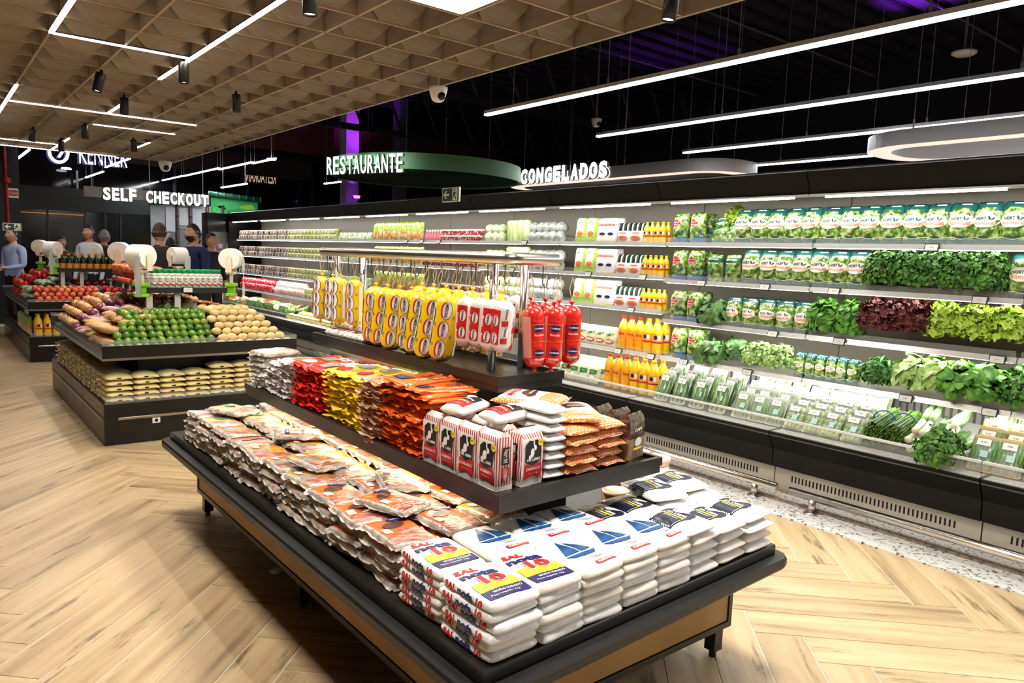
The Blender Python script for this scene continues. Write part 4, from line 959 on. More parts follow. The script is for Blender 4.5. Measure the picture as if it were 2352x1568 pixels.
# ---- upright hare bags (barbecue salt)
def upright(name, w, d, h, seed, mats, mi, nx=20, nzv=12, taper=.0):
    """standing block bag with pinched top; mi(face 0..3, s, t)"""
    mb = MB()
    def pt(u, v):
        a = u * 4; k = int(a) % 4; t = a - int(a) if a < 4 else 0
        cw, cd = w / 2, d / 2; r = .12
        cs = [(-cw, -cd), (cw, -cd), (cw, cd), (-cw, cd)]
        A, B = cs[k], cs[(k + 1) % 4]; x = A[0] + (B[0] - A[0]) * t; y = A[1] + (B[1] - A[1]) * t
        bul = 1 + .06 * math.sin(PI * min(1, v * 1.1)) * (1 if abs(t - .5) < .45 else .6)
        top_ = max(0, (v - .82) / .18); y *= bul * (1 - .8 * top_ ** 2); x *= (1 + .03 * math.sin(PI * v)) * (1 - .06 * top_)
        n = .004 * nz(x * 20, y * 20 + seed, v * 6)
        return (x + n, y + n, h * v)
    mb.grid(nx * 4 // 4, nzv, pt, mi); L = nx
    mb.add([(-w / 2, -d / 2, .001), (w / 2, -d / 2, .001), (w / 2, d / 2, .001), (-w / 2, d / 2, .001)], [(3, 2, 1, 0)], 0)
    return mb, pt
stripe = M('red_white_stripe', 'e8e2de', .4, coat=.4)
def _stripe():
    nt = stripe.node_tree; N = nt.nodes; Lk = nt.links.new; p = N['Principled BSDF']
    tc = N.new('ShaderNodeTexCoord'); w = N.new('ShaderNodeTexWave'); w.bands_direction = 'DIAGONAL'; w.inputs['Scale'].default_value = 52
    mp = N.new('ShaderNodeMapping'); mp.inputs['Scale'].default_value = (1, 1, 0); Lk(tc.outputs['Object'], mp.inputs[0]); Lk(mp.outputs[0], w.inputs[0])
    rp = N.new('ShaderNodeValToRGB'); rp.color_ramp.interpolation = 'CONSTANT'; rp.color_ramp.elements[0].color = srgb('e9e4e0'); rp.color_ramp.elements[1].position = .55; rp.color_ramp.elements[1].color = srgb('c23a34')
    Lk(w.outputs['Fac'], rp.inputs[0]); Lk(rp.outputs[0], p.inputs['Base Color'])
_stripe()
def hare_up(seed):
    def mi(u, v):
        return 1 if v < .88 else 0
    mb, pt = upright('hare', .105, .07, .205, seed, None, lambda u, v: 1 if (v > .80 and v < .94) or ((int(u * 4) % 2 == 1 or (u * 4) % 1 > .84 or (u * 4) % 1 < .1) and .12 < v <= .8) else 0)
    p = MB()
    def face(k, lift=.003):
        nrm = [(0, -1), (1, 0), (0, 1), (-1, 0)][k]
        def f(x, y):   # x,y in 0..1 on the face
            q = pt((k + x) / 4, y); return (q[0] + nrm[0] * lift, q[1] + nrm[1] * lift, q[2])
        return f
    for k in (0, 2):
        f = face(k); f2 = face(k, .0045)
        put_poly(p, [(.14, .42), (.5, .36), (.86, .42), (.86, .72), (.68, .80), (.5, .78), (.32, .80), (.14, .72)], f, 0, 3); put_poly(p, [(.1, .12), (.5, .17), (.9, .12), (.9, .4), (.5, .35), (.1, .4)], f, 1, 3)
        put_poly(p, ell(.45, .58, .09, .08, 12), f2, 2, 1); put_poly(p, ell(.58, .66, .06, .05, 10), f2, 2, 1); put_poly(p, ell(.52, .74, .03, .07, 10, .3), f2, 2, 1); put_poly(p, ell(.34, .5, .07, .05, 10), f2, 2, 1)
        put_text(p, 'SAL LEBRE', f2, .5, .46, .62, .05, 2, .03); put_text(p, 'CHURRASCO', f2, .5, .3, .66, .05, 2, .02); put_text(p, 'Peso Líq. 1kg', f2, .5, .22, .4, .025, 2, 0)
        put_poly(p, ell(.84, .74, .13, .06, 14), f2, 3, 1); put_text(p, 'NOVA', face(k, .006), .84, .745, .17, .035, 0, .02)
    for k in (1, 3):
        f = face(k); f2 = face(k, .0045)
        put_rect(p, .3, .7, .14, .4, f, 1, 2, 4); put_rect(p, .3, .7, .45, .75, f, 0, 2, 4); put_text(p, 'CHURRASCO', f2, .5, .27, .22 * 0 + .24, .2, 2, .0, 0, 0) if False else None
        put_text(p, 'CHURRASCO', lambda x, y: f2(.5 - (y - .5), .27 + (x - .5) * .6), .5, .5, .4, .22, 2, .02); put_text(p, 'SAL LEBRE', lambda x, y: f2(.5 - (y - .5), .6 + (x - .5) * .6), .5, .5, .4, .2, 2, .02)
    return ('salt_bag', 'salt bag', mb.mesh('hare_upright', [salt_m[0], stripe], True), [('label_print', p.mesh('hare_up_print', ink('blk', 'red', 'wht', 'yel')))])
KH = [hare_up(1), hare_up(2)]
HU = [(1.535, 2.33), (1.535, 2.215), (1.54, 2.10), (1.545, 1.985)]
for i, (x, y) in enumerate(HU):
    spawn(KH[i % 2], (x, y, .848), (0, 0, -PI / 2 + R.uniform(-.08, .08)), f'upright striped barbecue salt bag, {["farthest","second","third","nearest"][i]} along the tray edge', 'upright barbecue salt bags')
spawn(KH[0], (1.665, 1.965, .848), (0, 0, .1), 'upright striped barbecue salt bag turned toward the near tray edge', 'upright barbecue salt bags')
for i, (x, y) in enumerate(((1.63, 2.29), (1.635, 2.17), (1.64, 2.07))):
    spawn(KH[1], (x, y, .848), (0, 0, -PI / 2), f'upright barbecue salt bag in the hidden second row, {nth(i)} from the far end', 'upright barbecue salt bags')
# two hare bags lying on top
mb, top, side = pillow(.11, .2, .055, 14, 14, 3.6, .15, 8, 15)
p = MB(); f = lambda x, y: top(x, y, .003); f2 = lambda x, y: top(x, y, .0046)
put_rect(p, -.04, .04, -.01, .055, f, 0, 6, 5); put_rect(p, -.04, .04, -.075, -.012, f, 1, 6, 5); put_poly(p, ell(.0, .03, .014, .018, 12), f2, 2, 1); put_poly(p, ell(.012, .042, .01, .008, 10), f2, 2, 1); put_text(p, 'SAL LEBRE', f2, 0, .0, .07, .011, 2, .03); put_text(p, 'CHURRASCO', f2, 0, -.035, .072, .012, 2, .02)
for k in range(6): put_rect(p, -.05 + .0035 * k, -.0485 + .0035 * k, .06, .09, f, 1, 1, 4)
KHF = ('salt_bag', 'salt bag', mb.mesh('hare_flat', salt_m[0], True), [('label_print', p.mesh('hare_flat_print', ink('blk', 'red', 'wht')))])
spawn(KHF, (1.615, 2.27, 1.052), (.03, .05, -PI / 2 + .35), 'barbecue salt bag lying on the upright ones, far side', 'upright barbecue salt bags'); spawn(KHF, (1.665, 2.09, 1.05), (.0, .08, -PI / 2 + .2), 'barbecue salt bag lying on the upright ones, near side', 'upright barbecue salt bags')
# ---- white seasoning stack, orange flour stacks, brown bags
wp = pillow(.1, .19, .036, 10, 10, 3, .25, 3, 22)[0]
KW = ('seasoning_bag', 'seasoning bag', wp.mesh('seasoning_bag', salt_m[1], True), [])
for l in range(8): spawn(KW, (1.785 + R.uniform(-.004, .004), 2.02, .848 + l * .034), (0, 0, R.uniform(-.08, .08)), f'plain white bag in the stack behind the striped bags, {nth(l)} from below', 'white bags stacked on the middle tier')
def flour(seed):
    om = M('flour_orange', 'e8862a', .35, c2='f0dcc0', cscale=60, lo=.56, hi=.6, coat=.5, bump=.4, bscale=24, detail=1)
    if not om.get('done'):
        om['done'] = 1; nt = om.node_tree; N = nt.nodes; br = N.new('ShaderNodeTexBrick'); tc = N.new('ShaderNodeTexCoord')
        br.inputs['Color1'].default_value = srgb('ea8428'); br.inputs['Color2'].default_value = srgb('e2761e'); br.inputs['Mortar'].default_value = srgb('f2dcc0')
        br.inputs['Scale'].default_value = 22; br.inputs['Mortar Size'].default_value = .03
        nt.links.new(tc.outputs['Object'], br.inputs['Vector']); nt.links.new(br.outputs['Color'], N['Principled BSDF'].inputs['Base Color'])
    wm = M('flour_cream', 'ece4da', .35, coat=.5, bump=.35, bscale=24)
    mb, top, side = pillow(.2, .26, .044, 14, 14, 3.4, .15, seed, 14, mi=lambda u, v: 1 if (v > -.35 and abs(u) < .75) else 0, frill=.012)
    p = MB(); f = lambda x, y: top(x, y, LT); f2 = lambda x, y: top(x, y, LT + .0015)
    put_text(p, 'MARIZA', f, 0, .07, .12, .026, 0, .02); put_text(p, 'FAROFA', f, 0, .1, .09, .014, 1, .01); put_poly(p, ell(.01, .01, .045, .03, 14), f, 2, 3); put_poly(p, ell(-.03, -.01, .025, .02, 10), f, 2, 2); put_text(p, 'TRADICIONAL', f2, .01, .0, .07, .01, 3, .01)
    return ('flour_bag', 'flour bag', mb.mesh('flour_bag', [om, wm], True), [('label_print', p.mesh('flour_print', ink('red', 'org', 'brn', 'wht')))])
KO = [flour(1), flour(2)]
for c, (x, y, n, nm) in enumerate(((1.905, 2.03, 5, 'near inner'), (2.075, 2.05, 5, 'near outer'))):
    for l in range(n): spawn(KO[l % 2], (x + R.uniform(-.006, .006), y + R.uniform(-.006, .006), .848 + l * .037), (0, 0, R.uniform(-.06, .06)), f'orange flour bag in the {nm} stack, {"topmost" if l == n - 1 else nth(l) + " from below"}', 'orange flour bags on the middle tier', (.8, .92, .9))
spawn(KO[0], (1.98, 2.06, 1.035), (.03, .0, -.5), 'orange flour bag lying slanted across both stacks', 'orange flour bags on the middle tier')
for l in range(5): spawn(KO[l % 2], (1.675, 2.31, .848 + l * .04) if False else (1.80, 2.2, .848 + l * .04), (0, 0, PI / 2 * 0 + .05), f'orange flour bag in the rear stack, {nth(l)} from below', 'orange flour bags on the middle tier', (.8, .6, 1))
spawn(KO[1], (1.86, 2.17, 1.08), (0, -.05, .5), 'orange flour bag lying slanted by the tier step', 'orange flour bags on the middle tier')
brown_m = M('brown_film', '5f4a36', .25, c2='3c2a1c', cscale=18, coat=.9, bump=.4, bscale=30)
tan_m = M('tan_grain', 'a08a6c', .5, c2='8a7250', cscale=60, coat=.8, bump=.3, bscale=40)
def brownbag(seed):
    mb, pt = upright('brown', .12, .05, .2, seed, None, lambda u, v: 0 if v > .5 or v < .05 else 1)
    p = MB(); f = lambda x, y: (lambda q: (q[0], q[1] - .004, q[2]))(pt(x / 4, y))
    put_poly(p, ell(.5, .42, .22, .09, 16), f, 0, 2); put_text(p, 'CAFÉ', f, .5, .68, .5, .07, 0, .02); put_rect(p, .2, .8, .27, .31, f, 1, 4, 1)
    return ('brown_bag', 'coffee bag', mb.mesh('brown_bag', [brown_m, tan_m], True), [('label_print', p.mesh('brown_print', ink('wht', 'yel')))])
KB = brownbag(2)
for i, (x, y) in enumerate(((2.22, 1.96), (2.235, 2.05), (2.225, 2.14))): spawn(KB, (x, y, .848), (0, 0, .25 + R.uniform(-.1, .1)), f'upright brown paper-look bag at the tray corner, {["front","middle","rear"][i]}', 'brown bags at the tray corner')
mb, top, side = pillow(.2, .12, .05, 12, 10, 3, .2, 5, 18, mi=lambda u, v: 0 if abs(u) < .25 else 1)
KBF = ('grain_bag', 'grain bag', mb.mesh('grain_bag', [brown_m, tan_m], True), [])
for l in range(3):
    for k in range(2): spawn(KBF, (2.235, 2.32 + k * .15, .848 + l * .045) if l < 2 else (2.235, 2.33 + k * .14, .848 + l * .045), (0, 0, PI / 2 + .1 * k), f'brown bag of grains lying behind the orange stacks, {["near","far"][k]} pile, {["bottom","middle","top"][l]}', 'grain bags on the middle tier')
o = ob('cardboard_box', MB().rbox(-.09, .09, -.05, .05, 0, .14, .003).box(-.088, .0, -.048, .048, .14, .143).box(.002, .088, -.048, .048, .14, .142).mesh('cardboard_box', M('carton', 'ddc6a4', .7)), None, (2.22, 2.66, .848), (0, 0, PI / 2)); tag(o, 'pale cardboard box behind the slanted flour bags', 'box')
ob('tape', MB().box(-.092, .092, -.01, .01, .1425, .1445).mesh('tape', M('tape', 'c8b48c', .3)), o)
# ---- hanging sausages
def sausage(kind, L, r, seed):
    ym = {'yellow': M('casing_yellow', 'f0cc12', .3, coat=.5, bump=.1, bscale=30), 'white': M('casing_white', 'e9e2dc', .3, coat=.5, bump=.1, bscale=30), 'red': M('casing_red', 'cc2416', .22, coat=.8, bump=.12, bscale=30)}[kind]
    prof = [(.004, -L - .02), (.012, -L - .012), (.004, -L)]
    for k in range(9): a = PI / 2 * k / 8; prof.append((.004 + (r - .004) * math.sin(a), -L + r * .9 * (1 - math.cos(a))))
    prof.append((r * 1.02, -L / 2))
    for k in range(9): a = PI / 2 * k / 8; prof.append((.004 + (r - .004) * math.cos(a), -r * .9 * (1 - math.sin(a))))
    prof += [(.004, .004), (.013, .016), (.005, .02)]
    mb = MB().lathe(prof, 20)
    cyl = lambda lift: (lambda s, z: ((r + lift) * math.cos(s / r), (r + lift) * math.sin(s / r), z))
    f = cyl(.0022); f2 = cyl(.0036); p = MB(); C = 2 * PI * r
    if kind == 'yellow':
        put_rect(p, C * .80 - .009, C * .80 + .009, -L + r * .7, -r * .7, f, 0, 2, 4)
        for col, s0 in enumerate((.12, .37, .60)):
            for k in range(3):
                z = -r * 1.1 - k * (L - 2 * r) / 2.2 - (col % 2) * .045
                if z < -L + r * .6: continue
                s = C * s0
                put_poly(p, ell(s - .012, z, .017, .036, 14), f, 3, 2)
                put_poly(p, ell(s, z, .0215, .041, 16), f, 1, 2); put_poly(p, ell(s, z, .0195, .0385, 16), f2, 0, 2)
                put_text(p, 'AMERICANO', cyl(.0048), s - .002, z, .066, .014, 1, .02, 0, -PI / 2)
                put_rect(p, s + .028, s + .04, z - .035, z - .02, f, 4, 1, 1)
        mt = ink('wht', 'navy', 'red', 'red', 'gry')
    elif kind == 'white':
        for a, b in ((.05, .2), (.46, .64)): put_rect(p, C * a, C * b, -L + r * .9, -r * .8, f, 0, 4, 6)
        for col, s0 in enumerate((.12, .56, .72, .9)):
            for k in range(3):
                z = -r - .005 - k * .072 - (col % 2) * .03; s = C * s0
                if z < -L + r * .9: continue
                if col in (2, 3): put_rect(p, s - .013, s + .013, z - .05, z - .028, f, 0, 2, 2)
                put_poly(p, ell(s + .004, z, .013, .024, 12), f2, 1, 1); put_text(p, 'Frimesa', cyl(.005), s + .004, z, .04, .011, 2, .02, 0, -PI / 2)
                if col < 2: put_text(p, 'Mortadela', f2, s - .02, z - .012, .045, .009, 1, .01, 0, -PI / 2)
        mt = ink('red', 'wht', 'blk')
    else:
        for k in range(4):
            z = -r - .03 - k * .07
            if z > -L + r * .6: p.grid(20, 1, lambda u, v: f(C * u, z + .002 * v), 0)
        for s0 in (.2, .7):
            for k in range(2):
                z = -r - .045 - k * .1; s = C * s0
                put_poly(p, ell(s, z, .024, .014, 14), f, 1, 2); put_text(p, 'Confiança', f2, s, z, .04, .009, 2, .02); put_text(p, 'Mortadela', f2, s, z - .026, .04, .009, 2, 0)
                put_poly(p, ell(s - .005, z + .035, .022, .013, 10), f, 3, 1)
        put_rect(p, C * .42, C * .58, -L + r, -r * .9, f, 4, 3, 6)
        mt = ink('org', 'navy', 'wht', 'red', 'gry') ; mt[4] = M('pink_label', 'd98a80', .4)
    st = MB().tube([(0, 0, .018), (.01, .0, .08), (0, 0, .12)], .0018, 4).tube([(0, 0, .018), (-.012, .004, .07), (0, 0, .12)], .0018, 4).tube([(0, 0, .12), (.012, .01, .1)], .0015, 4)
    return ('mortadella', 'sausage', mb.mesh('mortadella_' + kind, ym, True), [('label_print', p.mesh('casing_print', mt)), ('string', st.mesh('string', M('twine', 'cdb68c', .8)))])
SA = {'y': [sausage('yellow', .31, .058, 1)], 'ys': [sausage('yellow', .255, .046, 2)], 'w': [sausage('white', .215, .043, 3)], 'r': [sausage('red', .255, .045, 4)]}
HG = []
# left side of the rack, far to near
for k, y in ((('ys'), 4.08), ('ys', 3.93), ('ys', 3.83), ('ys', 3.66), ('y', 3.42), ('y', 3.30), ('y', 3.18), ('y', 3.06), ('y', 2.95), ('y', 2.84), ('y', 2.72), ('w', 2.60), ('w', 2.50), ('w', 2.41), ('w', 2.335)): HG.append((k, 1.872, y))
for k, y in (('y', 3.5), ('y', 3.38), ('y', 3.26), ('y', 3.14), ('y', 3.02), ('y', 2.9), ('y', 2.78), ('w', 2.66), ('r', 2.56), ('r', 2.46), ('r', 2.37), ('r', 2.29)): HG.append((k, 2.138, y))
HG += [('r', 1.96, 2.30), ('r', 2.05, 2.27)]
cnt = {}
for k, x, y in HG:
    sd = 'aisle side' if x < 1.9 else 'refrigerator side' if x > 2.1 else 'near end'
    cnt[(k, sd)] = cnt.get((k, sd), -1) + 1
    top_z = 1.50 if k == 'ys' else 1.475
    L = 1.125 + .40 - .015
    dx = -.03 if x < 1.9 else .03 if x > 2.1 else 0
    if k in 'yr' and x != 2.138: pass
    nm = {'y': 'large yellow mortadella', 'ys': 'slim yellow mortadella', 'w': 'white and red mortadella', 'r': 'red mortadella'}[k]
    o = spawn(R.choice(SA[k]), (x + dx, y, top_z - (.02 if k == 'r' else 0)), (R.uniform(-.05, .05) + (.17 if k == 'y' else .1 if k == 'w' else 0), R.uniform(-.05, .05), R.uniform(-.35, .35)), f'{nm} hanging from the rack, {sd}, {nth(cnt[(k, sd)])} from the far end' if sd != 'near end' else f'{nm} hanging across the near end, {nth(cnt[(k, sd)])} from the aisle', 'mortadellas hanging from the rack')
# small white sausages lying in the tray
mb = MB().lathe([(.002, -.07), (.006, -.065), (.022, -.055), (.025, 0), (.022, .055), (.006, .065), (.002, .07)], 12)
p = MB(); fr_ = lambda s, z: (.0262 * math.cos(s / .025), .0262 * math.sin(s / .025), z)
for k in range(4): put_rect(p, .02 + k * .04, .035 + k * .04, -.04, .0, fr_, 0, 2, 2)
KS = ('small_sausage', 'sausage', mb.mesh('small_sausage', MATS['casing_white'], True), [('label_print', p.mesh('small_print', ink('red')))])
for i in range(9):
    for l in range(2):
        spawn(KS, (1.88 + .05 * l, 3.96 - i * .056 - l * .028, 1.184 + l * .042), (PI / 2, 0, PI / 2 + R.uniform(-.15, .15)), f'small white sausage lying in the top tray, {["lower","upper"][l]} row, {nth(i)} from the far end', 'small sausages in the top tray')
# ================================================================ REFRIGERATOR GOODS
STAND = Matrix(((0, 0, -1), (-1, 0, 0), (0, 1, 0)))
def stand(mb, h):
    mb.v = [tuple(STAND @ Vector((x, y + h / 2, z))) for x, y, z in mb.v]; return mb
leafm = M('leafy_film', '3a5e1e', .22, c2='c2d298', c3='7fa048', cscale=30, lo=.40, hi=.64, detail=6, rnd=True, coat=1, bump=.6, bscale=30)
teal = M('teal_film', '1f5a58', .25, coat=.9, bump=.4, bscale=34); bluef = M('blue_film', '2b6aa8', .3, coat=.8, bump=.3, bscale=34)
dgreen = M('green_film', '1d7046', .3, coat=.8, bump=.3, bscale=34); whitef = M('white_film', 'e8e8e4', .3, coat=.7, bump=.35, bscale=30)
def logo(p, f, f2, cx, cy, s=1, mi=(0, 1, 2)):
    put_poly(p, ell(cx, cy, .062 * s, .036 * s, 20), f, mi[0], 3)
    put_text(p, 'HORT', f2, cx - .016 * s, cy + .011 * s, .05 * s, .017 * s, mi[1], .03); put_text(p, 'RODRIGUES', f2, cx + .002 * s, cy - .013 * s, .098 * s, .016 * s, mi[2], .03)
    put_poly(p, ell(cx + .022 * s, cy + .013 * s, .005 * s, .012 * s, 8, .3), f2, mi[1], 1); put_poly(p, ell(cx + .036 * s, cy + .01 * s, .004 * s, .01 * s, 8, -.7), f2, mi[1], 1)
def hort(seed, w=.168, h=.285, d=.1, band=.74, low=-.66, tall=False):
    mb, top, side = pillow(w, h, d, 14, 16, 3.2, .25, seed, 16, .3, mi=lambda u, v: 1 if (v > band - .1 + .06 * math.cos(u * 3) or v < low + .05 * math.sin(u * 4 + 1)) else 0)
    mb.v = [(x * (1 - .15 * max(0, y / h * 2 - .3)), y, z * (1 - .35 * max(0, 2 * y / h - .4))) for x, y, z in mb.v]
    tw = lambda x, y, l: (lambda t: (t[0] * (1 - .15 * max(0, t[1] / h * 2 - .3)), t[1], t[2] * (1 - .35 * max(0, 2 * t[1] / h - .4)) + l))(top(x, y))
    p = MB(); f = lambda x, y: tw(x, y, .003); f2 = lambda x, y: tw(x, y, .0048)
    logo(p, f, f2, .004 * seed % .02 - .006, .0 if tall else .018, w / .138)
    put_poly(p, rrect(-.01, .055, h * .43, h * .46, .003), f, 0, 2); put_text(p, 'Especialidades', f2, .022, h * .445, .055, .005, 1, 0)
    p.grid(12, 1, lambda u, v: f(-w * .46 + w * .92 * u, -h * .325 + .006 * math.sin(u * 8) + .004 * v), 0)
    return ('salad_bag', 'salad bag', stand(mb, h).mesh('salad_bag', [leafm, teal], True), [('label_print', stand(p, h).mesh('hort_print', ink('wht', 'teal', 'org')))])
KHB = [hort(s) for s in (1, 2, 3)]; KHT = [hort(s, .15, .25, .09, .74, -.7, True) for s in (4, 5)]; KHS = [hort(s, .085, .2, .06, .62, -.6, True) for s in (6, 7)]
def diamond(seed):
    w, h, d = .155, .27, .1
    mb, top, side = pillow(w, h, d, 14, 16, 3.2, .25, seed, 16, .3, mi=lambda u, v: 1 if v < -.62 + .05 * math.sin(u * 3) else 0)
    f = lambda x, y: top(x, y, .003); f2 = lambda x, y: top(x, y, .0048); p = MB()
    D = [(0, .045), (.06, 0), (0, -.045), (-.06, 0)]
    for sc, mi, ff in ((1, 0, f), (.88, 1, f2)):
        q = [(sc * (a[0] + (b[0] - a[0]) * t / 4) - .015, sc * (a[1] + (b[1] - a[1]) * t / 4) + .04) for a, b in zip(D, D[1:] + D[:1]) for t in range(4)]; put_poly(p, q, ff, mi, 3)
    f3 = lambda x, y: top(x, y, .0062)
    put_text(p, 'Boa Sena', f3, -.015, .05, .07, .014, 0, .02); put_text(p, 'hidroponia', f3, -.015, .028, .068, .012, 0, .02); put_rect(p, .04, .06, -.045, -.02, f, 2, 2, 2)
    return ('lettuce_bag', 'lettuce bag', stand(mb, h).mesh('lettuce_bag', [leafm, bluef], True), [('label_print', stand(p, h).mesh('diamond_print', ink('wht', 'red', 'blue')))])
KD = [diamond(1), diamond(2)]
def hydro(seed):
    w, h, d = .14, .24, .09
    mb, top, side = pillow(w, h, d, 12, 14, 3.2, .25, seed, 16, .3, mi=lambda u, v: 1 if (.5 < v < .78 or v < -.86) else 0)
    f = lambda x, y: top(x, y, .003); f2 = lambda x, y: top(x, y, .0048); p = MB()
    put_text(p, 'HIDROPONIA', f, 0, .077, .1, .014, 0, .03); put_poly(p, ell(-.02, .0, .03, .024, 12), f, 1, 2); put_text(p, 'ALFACE', f2, -.015, -.045, .06, .012, 2, .02); put_poly(p, rrect(-.06, .05, .04, .05, .003), f, 0, 2)
    return ('lettuce_bag', 'lettuce bag', stand(mb, h).mesh('hydro_bag', [leafm, dgreen], True), [('label_print', stand(p, h).mesh('hydro_print', ink('wht', 'grn', 'blk')))])
KY = [hydro(1), hydro(2)]
def tapioca(kind, seed):
    w, h, d = .12, .2, .04
    lime = M('lime_film', '9cc63a', .3, coat=.7, bump=.3, bscale=34)
    mb, top, side = pillow(w, h, d, 10, 12, 4, .15, seed, 16, .3, mi=(lambda u, v: 1 if (u > .55 or v < -.5) else 0) if kind == 'lime' else (lambda u, v: 2 if v < -.8 else 0))
    f = lambda x, y: top(x, y, .0025); f2 = lambda x, y: top(x, y, .004); p = MB()
    if kind == 'lime':
        put_poly(p, ell(0, -.03, .035, .02, 12), f, 0, 2); put_text(p, 'Tapioca', f2, -.01, .06, .07, .018, 1, .02); mt = ink('org', 'grn', 'wht')
    else:
        put_text(p, 'Delícia', f, 0, .045, .09, .024, 0, .02); put_poly(p, ell(.01, -.03, .028, .012, 12), f, 1, 2); mt = ink('red', 'navy', 'wht')
    yl = M('yellow_band', 'dcc83c', .35)
    return ('tapioca_bag', 'tapioca bag', stand(mb, h).mesh('tapioca_bag', [whitef, lime, yl], True), [('label_print', stand(p, h).mesh('tapioca_print', mt))])
KTL = tapioca('lime', 1); KTD = tapioca('white', 2)
mb, top, side = pillow(.13, .1, .05, 10, 10, 4, .2, 3, 18, .3); p = MB(); f = lambda x, y: top(x, y, .003)
put_poly(p, ell(0, -.012, .05, .022, 14), f, 0, 2); put_poly(p, ell(.005, -.016, .035, .012, 12), lambda x, y: top(x, y, .0045), 1, 2); put_rect(p, -.03, .03, .028, .036, f, 1, 3, 1)
KBR = ('bread_pack', 'bread pack', stand(mb, .1).mesh('bread_pack', whitef, True), [('label_print', stand(p, .1).mesh('bread_print', ink('org', 'red')))])
mb, top, side = pillow(.05, .2, .12, 8, 10, 4, .1, 2, 18, .3, mi=lambda u, v: 1 if u > .4 else 0)
KPK = ('frozen_pack', 'bread pack', stand(mb, .2).mesh('slim_pack', [whitef, M('dark_green_film', '26402f', .35)], True), [])
juice = M('orange_juice', 'ffb80a', .25, coat=.6, sub=.0); juice_y = M('orange_juice_bright', 'ffcc14', .25, coat=.6)
capr = M('cap_red', 'd8381e', .4); capy = M('cap_yellow', 'f0c816', .4)
def bottle(h, r, seed, cap):
    p0 = [(.002, 0), (r * .8, 0), (r, .012 * h / .2)]
    for k in range(1, 5): z = h * (.06 + .045 * k); p0 += [(r * .97, z), (r, z + h * .02)]
    p0 += [(r, h * .62), (r * .96, h * .68), (r * .72, h * .79), (r * .4, h * .88), (r * .36, h * .93)]
    mb = MB().lathe(p0, 16); c = MB().lathe([(r * .42, h * .92), (r * .42, h * .995), (r * .38, h), (.002, h)], 14)
    p = MB(); f = lambda s, z: ((r + .0015) * math.cos(s), (r + .0015) * math.sin(s), z); f2 = lambda s, z: ((r + .003) * math.cos(s), (r + .003) * math.sin(s), z)
    put_rect(p, PI - 1.15, PI + 1.35, h * .34, h * .6, f, 0, 10, 1)
    if cap is capr: put_text(p, 'Suq', lambda x, y: f2(PI + .1 + x / r, y), 0, h * .49, r * 1.1, h * .1, 1, .04)
    else:
        put_poly(p, [(PI - .1 + .35 * math.cos(t), h * .5 + h * .06 * math.sin(t)) for t in [2 * PI * i / 14 for i in range(14)]], f2, 2, 1); put_rect(p, PI + .3, PI + .8, h * .42, h * .56, f2, 3, 2, 2); put_rect(p, PI - 1.1, PI + 1.3, h * .34, h * .38, f2, 1, 8, 1)
    return ('juice_bottle', 'juice bottle', mb.mesh('juice_bottle', juice if cap is capr else juice_y, True), [('cap', c.mesh('cap', cap, True)), ('label_print', p.mesh('juice_print', [M('juice_label', 'f0a030', .4)] + ink('red', 'navy', 'wht'), True))])
KJS = bottle(.195, .031, 1, capy); KJR = bottle(.325, .05, 2, capr); KJY = bottle(.325, .05, 3, capy)
# produce spheres
def lump(r, sx, sy, sz, seed, amp=.06, n=10, m=7, fq=3):
    mb = MB().sphere((0, 0, 0), 1, n, m); 
    mb.v = [tuple(Vector((x * sx, y * sy, z * sz)) * r * (1 + amp * nz(x * fq, y * fq + seed, z * fq))) for x, y, z in mb.v]; return mb
cabm = M('cabbage', 'b9cf8c', .4, c2='e3ead0', cscale=14, rnd=True, coat=.5, bump=.4, bscale=18); napm = M('napa', 'e3eac0', .4, c2='a9c860', cscale=9, stretch=(1, 1, .4), coat=.5, bump=.5, bscale=26, rnd=True)
grym = M('grey_wrapped', '9aa29c', .25, c2='c9cfca', cscale=16, coat=1, bump=.6, bscale=24, rnd=True)
KCB = ('cabbage', 'cabbage', lump(.062, 1, 1, .95, 2, .08).mesh('cabbage', cabm, True), []); KGY = ('wrapped_cabbage', 'cabbage', lump(.07, 1, 1, .9, 4, .14, 12, 8).mesh('wrapped_cabbage', grym, True), [])
nap = MB().lathe([(.003, 0), (.035, .01), (.048, .06), (.05, .12), (.046, .18), (.052, .23), (.03, .25)], 14); nap.v = [(x * (1 + .1 * nz(x * 30, y * 30, z * 8)), y * (1 + .1 * nz(y * 30, x * 30, z * 8)), z) for x, y, z in nap.v]
KNP = ('napa_cabbage', 'cabbage', nap.mesh('napa_cabbage', napm, True), [])
berry = M('berry_pack', 'b02018', .3, c2='e8d8d4', c3='8a1a16', cscale=36, lo=.45, hi=.6, coat=1, bump=.5, bscale=40, rnd=True)
KST = ('berry_tray', 'fruit tray', MB().rbox(-.06, .0, -.045, .045, 0, .07, .008, 0).rbox(-.062, .002, -.046, .046, .055, .075, .004, 1).mesh('berry_tray', [berry, whitef]), [])
pkb = MB().lathe([(.002, 0), (.03, 0), (.033, .02), (.03, .07), (.014, .11), (.012, .13), (.002, .13)], 12)
KPB = ('pink_bottle', 'bottle', pkb.mesh('pink_bottle', M('pink_drink', 'd87a8a', .3, coat=.6), True), [('cap', MB().lathe([(.016, .125), (.016, .15), (.002, .152)], 10).mesh('pink_cap', WHITEP))])
limeb = M('lime_salad', 'b4d43c', .25, c2='e6e2b0', c3='8fae3a', cscale=20, lo=.35, hi=.68, rnd=True, coat=1, bump=.6, bscale=30); orgb = M('carrot_salad', 'd8823c', .25, c2='dce0a4', cscale=20, lo=.4, hi=.64, rnd=True, coat=1, bump=.6, bscale=30)
mb, top, side = pillow(.13, .26, .08, 10, 12, 3.2, .25, 5, 16, .3, mi=lambda u, v: 0 if v > -.1 else 1)
